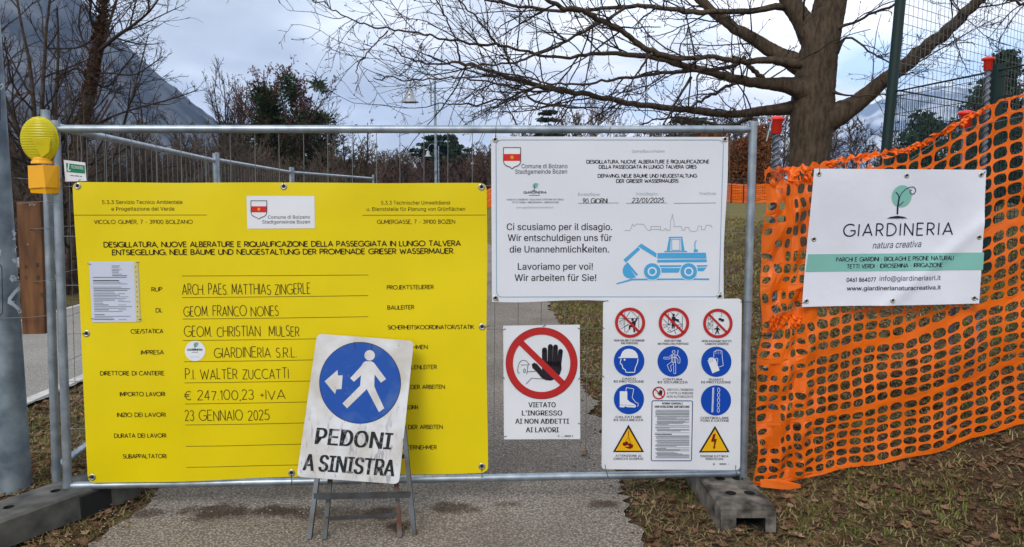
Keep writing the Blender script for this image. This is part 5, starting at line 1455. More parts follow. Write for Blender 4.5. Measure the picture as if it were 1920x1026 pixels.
for side in (-1, 1):
    rows_ = 44; V = []; 
    for j in range(rows_ + 1):
        v = -1 + 2 * j / rows_
        for i in range(41):
            u = -1 + 2 * i / 40
            hw_ = math.sqrt(max(0, 1 - v * v)); x = u * hw_; rr2 = x * x + v * v
            dth = .045 * (max(0, 1 - rr2)) ** .38
            ridge = .0022 * (1 if (j // 1) % 2 else -1) if rr2 < .93 else 0
            wedge = 0
            V.append((cl_[0] + x * Rx, cl_[1] + side * (dth + ridge) + .0, cl_[2] + v * Rz))
    f = [(j * 41 + i, j * 41 + i + 1, (j + 1) * 41 + i + 1, (j + 1) * 41 + i) for j in range(rows_) for i in range(40)]
    mb.add(V, f if side < 0 else [q[::-1] for q in f])
mb.build('lens', M_lens, wl_, smooth=True)
mb = MB(); pt = [(cl_[0] + Rx * 1.01 * math.cos(a), cl_[1], cl_[2] + Rz * 1.01 * math.sin(a)) for a in np.linspace(0, 2 * math.pi, 49)]; mb.tubes([pt], [[.0035] * 49], 8); mb.build('lens_rim', M_lens, wl_, smooth=True)
tp = L3(70, 223, .035); mb = MB(); mb.box((tp[0] - .016, tp[1] - .014, tp[2] - .012), (tp[0] + .016, tp[1] + .014, tp[2] + .006)); mb.build('top_lug', M_lens, wl_)
# inner reflector's darker region, its shading painted on the lens front
mb = MB(); mb.add([(cl_[0] - .01, cl_[1] - .051, cl_[2] + .005), (cl_[0] + .075, cl_[1] - .040, cl_[2] + .002), (cl_[0] + .062, cl_[1] - .034, cl_[2] - .06), (cl_[0] + .025, cl_[1] - .036, cl_[2] - .088)], [(0, 3, 2, 1)]); mb.build('lens_shade_wedge', mat('lens_shadow_part', (.62, .50, .004), .3), wl_)

# ------------------------------------------------------------------ orange safety net on twisted stakes
s1t, s2t = at(1458, 232, 3.93), at(1858, 118, 3.78)
NP0 = Plane(s1t * [1, 1, 0], np.cross(s2t - s1t, [0, 0, 1.0]) * [1, 1, 0])
def stake(px_t, py_t, px_b, py_b, label, back=0.03, sc=1.0):
    t_ = NP0(px_t, py_t, -back); b_ = NP0(px_b, py_b, -back); g0 = gz(b_[0], b_[1])
    b_ = t_ + (b_ - t_) * ((t_[2] - g0 + .05) / (t_[2] - b_[2]))
    s_ = thing('steel_stake', label, 'stake', (b_[0], b_[1], g0), 'twisted steel stakes holding the orange net')
    mb = MB(); mb.tubes([[b_, t_]], [[.0145 * sc] * 2], 10); core = mb.build('core', M_rebar, s_, smooth=True)
    L_ = np.linalg.norm(t_ - b_); d = (t_ - b_) / L_; n_ = int(L_ / .0045); tt = np.linspace(0, 1, n_)
    for ph in (0, math.pi):
        a = tt * L_ / .062 * 2 * math.pi + ph
        P_h = b_ + d * (tt * L_)[:, None] + .0135 * sc * np.stack([np.cos(a), np.sin(a), 0 * a], -1)
        mb = MB(); mb.tubes([P_h], [[.0085 * sc] * n_], 6); mb.build('twisted_strand', M_rebar, s_, smooth=True)
    return t_, s_
def cap(ts, label, sc=1.0):
    t_, st_ = ts
    mb = MB(); mb.lathe([(.0, .046), (.016, .046), (.040, .038), (.043, .030), (.041, .024), (.028, .018), (.027, -.045), (.022, -.048), (.021, -.01), (0, -.01)][::-1], 28, M=Matrix.Translation(tuple(t_ + [0, 0, .012])) @ Matrix.Scale(sc, 4))
    mb.build('cap', M_capred, st_, smooth=True)
cap(stake(1458, 238, 1441, 918, 'twisted steel stake with a red cap right beside the fence post'), 'red mushroom cap on the stake beside the fence post')
cap(stake(1858, 122, 1826, 835, 'tall twisted steel stake with a red cap at the far right behind the net', sc=.72), 'red mushroom cap on the tall right stake', .72)
_tt, _end = stake(2232, 100, 2215, 740, 'twisted steel stake at the far end of the net beyond the tall right stake', sc=.72); cap((_tt, _end), '', .72)
NX = [1424, 1450, 1500, 1540, 1600, 1660, 1700, 1740, 1780, 1830, 1870, 1920, 2050, 2300]
NT = [322, 320, 316, 308, 294, 286, 280, 262, 238, 212, 190, 177, 150, 120]
NB = [908, 910, 900, 891, 880, 868, 858, 849, 840, 822, 812, 797, 768, 715]
def net_disp(x, y):
    b_ = math.exp(-((x - 1480) / 60.0) ** 2)
    f = 0.016 * math.sin(x / 43.0 + y / 160.0) + 0.011 * math.sin(x / 19.0 - y / 55.0) + .007 * math.sin(y / 23.0 + x / 51.0) + b_ * (.016 * math.sin(x / 6.5 + y / 90.0) + .010 * math.sin(y / 11.0 + x / 9.0))
    top = math.exp(-((y - np.interp(x, NX, NT)) / 22.0))
    return f + min(top, 1.2) * .012 * math.sin(x / 8.0 + 1) * math.sin(x / 3.7)
NP = NP0.moved(0.022, net_disp)
nt_ = thing('safety_net', 'perforated orange plastic barrier net stretched between steel stakes', 'barrier net', tuple(NP0(1680, 600)))
cols = [1425]; rn = random.Random(2)
while cols[-1] < 2250:
    x = cols[-1]
    cols.append(x + (15 + rn.uniform(-3, 6) if x < 1500 else 20 + rn.uniform(-2, 2) if x < 1540 else np.interp(x, [1540, 1920, 2250], [23, 29, 36])))
rowsv = []; v = 0; i = 0
band_after = {0: .010, 4: .028, 11: .022, 17: .045, 22: .02}
ribs_n = 27
hgt = [np.interp(i / ribs_n, [0, .45, 1], [.82, .95, 1.32]) for i in range(ribs_n)]
tot = sum(hgt)
hgt = [h / tot for h in hgt]
ex = {0: .35, 6: .4, 12: .55, 18: .7, 24: .0}
e_tot = 1 + sum(ex.values()) * hgt[0]
bands = []
cell_v = []; vv = 0
for i in range(ribs_n):
    if i in ex and ex[i]:
        h = ex[i] * hgt[0] / e_tot; bands.append((vv, vv + h)); vv += h
    h = hgt[i] / e_tot; cell_v.append((vv, vv + h)); vv += h
def NM(u_px, v):
    """u_px column position at mid height, v 0 bottom..1 top: photograph position"""
    x = u_px; 
    yb_ = np.interp(x, NX, NB); yt_ = np.interp(x, NX, NT)
    wob = 2.2 * math.sin(v * 17 + x / 33.0) + 1.6 * math.sin(v * 31 + x / 60.0)
    xx = x + (v - .5) * np.interp(x, [1425, 1500, 1920], [24, 14, 8]) + (wob * 1.2 if x < 1540 else wob * .5)
    return xx, yb_ * (1 - v) + yt_ * v + (wob * (1.4 if x < 1540 else .9)) * math.sin(math.pi * v)
mb = MB(); V = []; F4 = []
nn_ = 12
ang = [(j + .5) * 2 * math.pi / nn_ for j in range(nn_)]
def cell(x0, x1, v0, v1, fx, fv, jit):
    """cell frame with a rounded hole"""
    cx, cv = (x0 + x1) / 2, (v0 + v1) / 2; hx, hv = (x1 - x0) / 2, (v1 - v0) / 2
    o_, n_ = [], []
    rot = rn.uniform(-jit, jit); sx = fx * (1 + rn.uniform(-jit, jit) * .5); sv = fv * (1 + rn.uniform(-jit, jit) * .5); ox = rn.uniform(-jit, jit) * hx * .2
    for a in ang:
        c, s_ = math.cos(a), math.sin(a); m_ = max(abs(c), abs(s_))
        o_.append((cx + hx * c / m_, cv + hv * s_ / m_))
        ex_ = 2.5 + 1.2 * cv; pe = (abs(c) ** ex_ + abs(s_) ** ex_) ** (-1 / ex_)
        n_.append((cx + ox + hx * sx * (c * pe + rot * s_ * pe), cv + hv * sv * s_ * pe))
    # true corners
    base = len(V)
    for p in o_ + n_ + [(x1, v1), (x0, v1), (x0, v0), (x1, v0)]:
        px_, py_ = NM(*p); V.append(NP(px_, py_))
    for j in range(nn_):
        F4.append((base + j, base + (j + 1) % nn_, base + nn_ + (j + 1) % nn_, base + nn_ + j))
    F3.extend([(base + 1, base + 24, base + 0)] if False else [])
    for cidx, j in ((0, 1), (1, 4), (2, 7), (3, 10)):
        F3.append((base + j, base + 2 * nn_ + cidx, base + (j - 0) % nn_ + 0) if False else (base + j, base + 2 * nn_ + cidx, base + (j + 1) % nn_)) if False else None
    return
F3 = []
for c_i in range(len(cols) - 1):
    x0, x1 = cols[c_i], cols[c_i + 1]
    bunch = x0 < 1520
    for (v0, v1) in cell_v:
        if bunch and rn.random() < .16:
            xs_ = [x0, (x0 + x1) / 2, x1]; b_ = len(V)
            for vq in (v0, v1):
                for xq in xs_: V.append(NP(*NM(xq, vq)))
            F4.append((b_, b_ + 1, b_ + 4, b_ + 3)); F4.append((b_ + 1, b_ + 2, b_ + 5, b_ + 4)); continue
        cell(x0, x1, v0, v1, .74 if bunch else .86 + .03 * v0, .70 if bunch else .82 + .04 * v0, .5 if bunch else .13)
    for (v0, v1) in bands:
        b_ = len(V)
        for vq in (v0, v1): V.append(NP(*NM(x0, vq))); V.append(NP(*NM(x1, vq)))
        F4.append((b_, b_ + 1, b_ + 3, b_ + 2))
# top hem, crumpled
n_t = 150; base = len(V)
for i in range(n_t + 1):
    x = 1425 + (2250 - 1425) * i / n_t
    px_, py_ = NM(x, 1.0); amp_ = np.interp(x, [1425, 1560, 1850, 1900, 2250], [3.2, 3.2, 2.2, .3, .2]) 
    dy = amp_ * math.sin(i * 2.1) + amp_ * .8 * math.sin(i * 4.7 + 1) - np.interp(x, [1425, 1540, 1600, 1850, 1900], [5, 5, 4, 3, 2])
    V.append(NP(px_, py_)); V.append(NP(px_, py_ + dy, .004 * math.sin(i * 3.3)))
for i in range(n_t): F4.append((base + 2 * i, base + 2 * i + 2, base + 2 * i + 3, base + 2 * i + 1))
mb.add(V, F4, M_net)
netm = mb.build('net_mesh', None, nt_, smooth=False); netm['kind'] = 'stuff'
sol = netm.modifiers.new('thickness', 'SOLIDIFY'); sol.thickness = .0016; sol.offset = 0
# crumpled second layer wound round the first stake, and the loose tail at the bottom
for (xa, xb, ya, yb_, sd) in ((1444, 1524, 318, 372, 1), (1440, 1500, 590, 640, 2), (1540, 1720, 284, 318, 4), (1720, 1850, 214, 275, 5)):
    r3 = random.Random(sd); nx_, ny_ = 34, 7; b_ = []
    for j in range(ny_ + 1):
        for i in range(nx_ + 1):
            u, v_ = i / nx_, j / ny_; x = xa + (xb - xa) * u
            y0_ = {1: 316 + 4 * math.sin(u * 14), 2: 590 + 3 * math.sin(u * 9), 4: np.interp(x, NX, NT) - 2, 5: np.interp(x, NX, NT) - 3}[sd]; hh = {1: 30, 2: 26, 4: 13, 5: 12}[sd]
            y = y0_ + hh * v_ * (1 - .2 * u) + 3.5 * math.sin(u * 23 + v_ * 5)
            b_.append(NP(x + r3.uniform(-1.5, 1.5), y, .012 + .010 * math.sin(u * 31 + v_ * 7) + .006 * math.sin(u * 11 - v_ * 13) + r3.uniform(-.003, .003)))
    f = [(j * (nx_ + 1) + i, j * (nx_ + 1) + i + 1, (j + 1) * (nx_ + 1) + i + 1, (j + 1) * (nx_ + 1) + i) for j in range(ny_) for i in range(nx_) if r3.random() > (.42 if sd != 2 else .12)]
    mb = MB(); mb.add(b_, f); mb.build('crumpled_fold', M_net, nt_)['kind'] = 'stuff'
mb = MB(); q = [NP(1424, 896), NP(1424, 909, .01), NP(1500, 918, .03), NP(1499, 905, .02), NP(1460, 897, .0)]
mb.add(q, [(0, 1, 2, 3)]); mb.add([q[0], q[3], q[4]], [(0, 1, 2)]); mb.build('loose_tail', M_net, nt_)
for pts in (((1705, 300), (1780, 248), (1850, 232), (1925, 216)), ((1425, 600), (1520, 566), (1515, 560))):
    mb = MB(); mb.tubes([[NP(x, y, .008) for x, y in pts]], [[.0014] * len(pts)], 5); mb.build('draw_wire', M_wire, nt_)
mb = MB(); 
for i in range(5):
    c_ = NP(1456 + rn.uniform(-2, 2), 316 + i * 4, .0); mb.tubes([[c_ + [.03 * math.cos(a), .03 * math.sin(a) - .01, .006 * math.sin(a * 1.5 + i)] for a in np.linspace(0, 6.28, 14)]], [[.0014] * 14], 5)
mb.build('binding_wire', M_wire, nt_)
sk = NP0(1826, 226, -.10); gb_ = gz(sk[0], sk[1])
s3 = thing('steel_stake', 'shorter stake with its red cap sunk behind the net crest', 'stake', (sk[0], sk[1], gb_), 'twisted steel stakes holding the orange net')
mb = MB(); mb.tubes([[(sk[0], sk[1], gb_ - .05), tuple(sk)]], [[.012] * 2], 10); mb.build('core', M_rebar, s3, smooth=True)
cap((NP0(1828, 224, -.10), s3), '', .95)

# ------------------------------------------------------------------ white company banner on the net
BQ = [(1525.4, 316.5), (1850.5, 318.5), (1835.5, 569), (1504.3, 576)]
BP = NP0.moved(0.082, lambda x, y: 0.009 * math.sin((x * .6 + y) / 62.0) + 0.006 * math.sin((x - y * .7) / 41.0 + 1) + 0.010 * math.exp(-((x * .85 + y - 1985) / 16.0) ** 2))
bb = thing('company_banner', 'white banner with a green tree emblem tied on the orange net', 'banner', tuple(NP0(1680, 447, .06)))
sheet(BP, BQ, M_banner, 'sheet', bb, 0.0012, 60, 44)
k = Ink(BP, bb, lerp_up(BQ), base=.0018); T = Z(1400, 300, 3.206)
tree_logo(k, 1400 + 912 / 3.206, 300 + 250 / 3.206, 1 / 3.206)
a, c_ = T((580, 459), (1240, 450)); k.pen('GIARDINERIA', *a, *c_, 22.5, 2.5, M_navy, sp=.30)
a, c_ = T((757, 533), (1050, 524)); k.up = lambda x, y: (.25, -1); k.text('natura creativa', *a, *c_, 12.5, M_navy, bold=.0); k.up = lerp_up(BQ)
k.begin('teal_band'); k.quad(*T((371, 568), (1424, 556), (1417, 660), (357, 674)), M_teal, 0, 60, 8); k.flush()
for body, x0, y0, x1, y1, h, m_, b_ in [('PARCHI E GIARDINI • BIOLAGHI E PISCINE NATURALI', 541, 612, 1243, 600, 7.3, M_navy, 1.5), ('TETTI VERDI • IDROSEMINA • IRRIGAZIONE', 605, 653, 1175, 642, 7.3, M_navy, 1.5)]:
    a, c_ = T((x0, y0), (x1, y1)); k.pen(body, *a, *c_, h, b_*.85, m_, layer=1, sp=.15)
a, c_ = T((605, 734), (775, 731)); k.pen('0461 864077', *a, *c_, 7.3, 1.2, M_navy, sp=.2)
a, c_ = T((798, 727), (1165, 722)); k.text('info@giardineriasrl.it', *a, *c_, 9, M_navy)
a, c_ = T((605, 786), (1163, 777)); k.text('www.giardinerianaturacreativa.it', *a, *c_, 7.6, M_navy, bold=.03)
for (gx, gy), tie in zip(T((430, 85), (963, 95), (1412, 90), (405, 477), (1396, 465), (362, 850), (872, 843), (1365, 830)),
                         ([(1535, 318, .006), (1536, 311, -.01)], None, [(1846, 324, .006), (1853, 317, -.01)], None, None, [(1507, 568, .006), (1500, 571, -.02)], None, [(1832, 560, .006), (1838, 566, -.02)])):
    grommet(BP, gx, gy, bb, 4.6, tie)

# ------------------------------------------------------------------ trees
def unit(v): return v / (np.linalg.norm(v, axis=-1, keepdims=True) + 1e-12)
def grow(S, D, Ln, r0, K, wob, up, r, rend=0.35):
    """wandering polylines: S (M,3) starts, D (M,3) directions, Ln (M,), r0 (M,) base radii"""
    M = len(S); P = np.zeros((M, K + 1, 3)); P[:, 0] = S; d = unit(D.copy())
    for k in range(K):
        P[:, k + 1] = P[:, k] + d * (Ln / K)[:, None]
        d = unit(d + r.normal(0, wob, (M, 3)) + np.array([0, 0, up]))
    t = np.linspace(0, 1, K + 1)
    return P, np.maximum(r0[:, None] * (1 - (1 - rend) * t[None]), 0.0)
def spawn(P, Rr, per, t0, t1, ang, lf, rf, r, flat=0.0, len0=None, decay=0.5):
    """side shoots from polylines; per = shoots per polyline"""
    M, K1, _ = P.shape
    idx = np.repeat(np.arange(M), per); n = len(idx)
    if n == 0: return np.zeros((0, 3)), np.zeros((0, 3)), np.zeros(0), np.zeros(0)
    t = t0 + (t1 - t0) * r.random(n); f = t * (K1 - 1); k = np.minimum(f.astype(int), K1 - 2); a = (f - k)[:, None]
    S = P[idx, k] * (1 - a) + P[idx, k + 1] * a; T = unit(P[idx, k + 1] - P[idx, k])
    rr_ = Rr[idx, k]
    rnd = r.normal(0, 1, (n, 3)); rnd[:, 1] *= 1.0; side = unit(rnd - T * (rnd * T).sum(1, keepdims=True))
    if flat: side[:, 2] *= (1 - flat); side = unit(side)
    an = R(ang) * r.uniform(.65, 1.3, n)
    D = T * np.cos(an)[:, None] + side * np.sin(an)[:, None]
    tot = np.linalg.norm(P[idx, -1] - P[idx, 0], axis=1) if len0 is None else np.full(n, len0)
    Ln = tot * lf * (1 - decay * t) * r.uniform(.6, 1.25, n)
    return S, D, Ln, rr_ * rf
def limb_pts(pts, Y0, Y1, widths=None, sub=3):
    """traced limb: (px, py, width px) turned into points at a depth running from Y0 to Y1"""
    A = np.array(pts, float); n = len(A)
    L_ = np.concatenate([[0], np.cumsum(np.hypot(np.diff(A[:, 0]), np.diff(A[:, 1])))]); L_ /= L_[-1]
    q = np.linspace(0, 1, n * sub)
    X = np.interp(q, L_, A[:, 0]); Yp = np.interp(q, L_, A[:, 1]); W = np.interp(q, L_, A[:, 2])
    # light smoothing
    for _ in range(2):
        X[1:-1] = (X[:-2] + 2 * X[1:-1] + X[2:]) / 4; Yp[1:-1] = (Yp[:-2] + 2 * Yp[1:-1] + Yp[2:]) / 4
    Yd = Y0 + (Y1 - Y0) * q
    P = np.array([at(x, y, d) for x, y, d in zip(X, Yp, Yd)])
    return P, np.maximum(W / 2 / F * Yd, .004)
def knob(P, Rr, m_, r, n=10):
    """bark tube with an uneven girth"""
    return Rr * (1 + .07 * r.normal(0, 1, len(Rr)))
rt = np.random.default_rng(21)
TY = 11.4
tb = at(1512, 330, TY); tbz = gz(tb[0], TY)
big = thing('bare_tree', 'big bare tree with wide spreading limbs behind the orange net', 'tree', (tb[0], TY, tbz))
# trunk
trunk_px = [(1517, 440, 92), (1516, 400, 84), (1516, 350, 76), (1517, 307, 74), (1521, 270, 76), (1523, 239, 82), (1525, 210, 82), (1526, 185, 80), (1530, 154, 77), (1537, 102, 72), (1545, 70, 66), (1553, 40, 62), (1561, 0, 60), (1570, -50, 54), (1580, -120, 44), (1588, -220, 34), (1600, -330, 22)]
P, Rr = limb_pts([(x - 3, y, w * .93) for x, y, w in trunk_px], TY, TY, sub=4)
P = np.vstack([[P[0, 0], TY, tbz - .1], P]); Rr = np.concatenate([[Rr[0] * 1.18], Rr])
def bark_tube(P, Rr, name, parent, n=40, flute=.05, seed=0, m=M_bark):
    r = np.random.default_rng(seed)
    q = np.linspace(0, 1, len(P)); ns = max(len(P) * 3, 20); q2 = np.linspace(0, 1, ns)
    P2 = np.stack([np.interp(q2, q, P[:, i]) for i in range(3)], -1); R2 = np.interp(q2, q, Rr)
    mb = MB(); mb.tubes(P2[None], R2[None], n)
    V = mb.v[0].reshape(ns, n, 3); a = np.arange(n) * 2 * math.pi / n
    ph = r.uniform(0, 6.28, 6)
    prof = 1 + flute * (np.sin(3 * a[None] + ph[0] + q2[:, None] * 4) + .7 * np.sin(7 * a[None] + ph[1] + q2[:, None] * 11) + .5 * np.sin(13 * a[None] + ph[2] + 5 * np.sin(q2[:, None] * 19)) + .4 * r.normal(0, 1, (ns, n)))
    C = P2[:, None]; mb.v[0] = (C + (V - C) * prof[..., None]).reshape(-1, 3)
    return mb.build(name, m, parent, smooth=True)
bark_tube(P, Rr, 'trunk', big, 48, .030, 3)
LIMBS = [
 ([(1530,224,68),(1552,221,56),(1575,214,43),(1605,196,32),(1646,160,27),(1690,130,25),(1734,92,24),(1775,61,22),(1809,27,20),(1840,0,18),(1880,-45,15),(1930,-110,10)], 0, -.9),
 ([(1512,196,36),(1492,202,28),(1475,204,24),(1442,206,19),(1410,211,16),(1380,215,14),(1333,212,12),(1286,206,11.5),(1224,198,11),(1177,194,10),(1130,181,9.5),(1083,175,9),(1036,166,10),(989,153,8.5),(942,141,7),(900,126,5.5),(861,114,5),(838,120,4),(816,122,3.4),(776,114,2.8),(745,96,2.4),(723,82,2)], .1, -1.4),
 ([(1512,172,46),(1490,163,34),(1470,159,27),(1440,158,21),(1411,156,18),(1380,149,16),(1349,141,14),(1317,132,13),(1286,125,12),(1239,109,11),(1192,103,9.5),(1161,100,8),(1114,100,6.5),(1067,108,5.5),(1020,105,5),(974,94,4.6),(933,82,5),(895,85,4.5),(856,77,4),(816,68,3.6),(763,61,3.3),(709,50,3),(670,44,2.6),(643,30,2.3),(616,11,2),(595,2,1.8),(570,-15,1.5)], -.1, -2.2),
 ([(1516,130,50),(1494,119,38),(1474,112,31),(1450,98,26),(1427,84,23),(1380,53,19),(1342,28,17),(1317,3,15),(1295,-25,13),(1260,-70,10),(1200,-120,6)], .1, .8),
 ([(1500,122,18),(1480,119,16),(1442,112,13),(1396,116,10),(1365,113,9),(1349,109,8.5),(1333,103,8),(1302,111,8),(1280,110,9),(1255,107,10),(1230,100,10),(1208,91,10),(1192,78,9.5),(1177,66,9.5),(1146,47,9.5),(1114,30,9),(1083,20,8.5),(1036,5,7.5),(1010,-8,6),(970,-28,4.5),(900,-60,3)], -.3, -2.8),
 ([(1500,30,22),(1467,8,13),(1427,19,10.5),(1380,22,10),(1333,22,9.5),(1286,23,9.5),(1255,16,8),(1208,12,7.5),(1161,12,7),(1124,14,6.5),(1099,22,6.5),(1067,18,6),(1020,19,5.5),(974,12,5),(942,6,4.5),(905,0,3.5),(860,-14,2.6)], .2, -1.9),
 ([(1185,10,6),(1161,19,5.5),(1146,34,5.5),(1130,41,5.5),(1105,54,5.3),(1083,66,5.2),(1058,80,5),(1036,92,5),(1005,103,4.6),(974,114,4.2),(955,118,3.8),(927,120,3.4),(890,120,3.0),(850,118,2.4),(800,104,2)], -1.0, -2.4),
 ([(1396,108,9),(1380,125,7.5),(1350,129,7),(1317,131,7),(1286,133,6.6),(1255,136,6.4),(1223,140,6),(1192,145,5.6),(1146,147,4.8),(1122,154,4.4),(1099,159,4.2),(1052,158,3.8),(1005,150,3.4),(960,140,3),(900,132,2.4)], -.6, -2.0),
 ([(1375,108,9),(1396,116,8.5),(1411,131,8.5),(1424,146,9),(1440,156,10)], -.4, -.2),
 ([(1412,150,8),(1380,156,6.4),(1356,167,5.6),(1333,178,5.2),(1315,190,4.8),(1296,202,4.2)], -.3, -.7),
 ([(1296,145,6),(1280,170,4.4),(1262,200,4),(1245,232,3.2),(1236,262,2)], -.5, -1.2),
 ([(1534,100,52),(1520,68,42),(1508,48,37),(1495,25,34),(1480,0,33),(1465,-30,30),(1445,-80,24),(1420,-160,17),(1390,-260,9)], -.05, .4),
 ([(1568,100,10),(1584,65,4.2),(1612,80,3.6),(1639,102,3.2),(1673,121,2.6),(1700,136,1.8)], -.2, -1.0),
 ([(1560,172,8),(1575,178,3.8),(1618,181,3.2),(1659,176,2.8),(1700,178,2)], -.2, -.8),
 ([(1572,52,9),(1588,48,5.4),(1612,38,5),(1639,24,5),(1683,7,4.4),(1717,-10,3.6),(1760,-40,2.6)], -.2, -1.0),
 ([(1440,207,9),(1395,226,8),(1370,238,9),(1350,236,8),(1325,228,6),(1290,222,4.5),(1250,222,3.4),(1200,230,2.4)], .5, 1.2),
 ([(1238,108,6),(1220,96,5),(1205,125,4.2),(1192,142,3.4),(1170,170,2.8),(1140,196,2.2)], -1.0, -1.8),
 ([(1055,175,5),(1010,160,4.4),(960,180,3.8),(930,190,3.6),(880,196,3),(845,192,2.4),(800,200,1.8)], -1.2, -2.4),
 ([(1010,161,5),(975,178,4.6),(1018,196,3.8),(1086,204,3.4),(1120,200,3)], -1.0, -1.4),
 ([(1040,168,5),(1000,175,4),(950,160,3.6),(900,150,3),(858,146,2.8),(800,150,2.6),(760,149,2.6),(722,143,2.4),(700,150,1.6)], -1.2, -2.6),
 ([(930,82,4),(905,45,3.4),(880,20,3),(862,0,2.8),(850,-20,2)], -1.6, -2.0),
 ([(862,116,4),(856,77,3),(838,40,2.6),(824,12,2.4),(812,-10,1.8)], -1.7, -2.2),
 ([(728,57,3),(700,85,2.4),(688,105,2.2),(669,120,2.2),(668,138,1.8),(664,160,1.4)], -2.0, -2.3),
 ([(1640,-60,20),(1700,-30,10),(1760,-5,6),(1800,-6,4.5),(1830,-20,3)], -.5, -1.2),
 ([(1980,-40,7),(1920,14,5),(1880,-8,4),(1850,-20,3)], -1, -1.4),
]
tips = []
for i, (pts, ya, yb2) in enumerate(LIMBS):
    P, Rr = limb_pts(pts, TY + ya, TY + yb2, sub=3)
    r_ = np.random.default_rng(i)
    jit = r_.normal(0, .018, P.shape) * np.linspace(.2, 1, len(P))[:, None]; P = P + jit
    bark_tube(P, Rr, 'limb', big, 16 if Rr.max() > .05 else 8, .05 if Rr.max() > .05 else .02, i, M_bark if Rr.max() > .06 else MATS['bark_limb'])
    tips.append((P, Rr))
# side shoots and twigs on all limbs
tw = MB(); S_, D_, L_, r0_ = [], [], [], []
for P, Rr in tips:
    ln = np.linalg.norm(np.diff(P, axis=0), axis=1).sum()
    per = int(ln * 3.8) + 2
    s, d, l, r0 = spawn(P[None], np.minimum(Rr, .03)[None], per, .12, 1.0, 52, 1, .55, rt, len0=1.0, decay=.2)
    S_.append(s); D_.append(d); L_.append(rt.uniform(.35, 1.5, len(s))); r0_.append(np.clip(r0, .005, .012))
S_ = np.vstack(S_); D_ = np.vstack(D_); L_ = np.concatenate(L_); r0_ = np.concatenate(r0_)
P1, R1 = grow(S_, D_, L_ * 1.1, r0_, 9, .13, .012, rt, .45); tw.tubes(P1, R1, 4)
s, d, l, r0 = spawn(P1, R1, 4, .12, 1, 45, .5, .75, rt)
P2, R2 = grow(s, d, np.clip(l, .12, .7), np.clip(r0, .0034, .006), 6, .17, .02, rt, .6); tw.tubes(P2, R2, 3)
s, d, l, r0 = spawn(P2, R2, 3, .2, 1, 42, .5, .9, rt)
P3, R3 = grow(s, d, np.clip(l, .05, .3), np.clip(r0, .0028, .004), 3, .25, .03, rt, .8); tw.tubes(P3, R3, 3)
# buds at the tips
E = P2[:, -1]; R_b = np.full((len(E), 3), .0); 
Bp = np.stack([E - .006, E, E + unit(P2[:, -1] - P2[:, -2]) * .02], 1); tw.tubes(Bp, np.tile([.004, .008, .003], (len(E), 1)), 4)
o = tw.build('twigs', M_twig, big); o['kind'] = 'stuff'
# a few withered leaves still hanging
def leafcloud(mb, C, size, r, mat_=None, flat=0.0):
    n = len(C); a = unit(r.normal(0, 1, (n, 3))); b_ = r.normal(0, 1, (n, 3)); b_ = unit(b_ - a * (a * b_).sum(1, keepdims=True))
    s_ = size * r.uniform(.6, 1.3, n)[:, None]
    V = np.stack([C - a * s_, C - b_ * s_ * .5, C + a * s_, C + b_ * s_ * .5], 1).reshape(-1, 3); k = np.arange(n) * 4
    mb.add(V, np.stack([k, k + 1, k + 2, k + 3], -1), mat_)

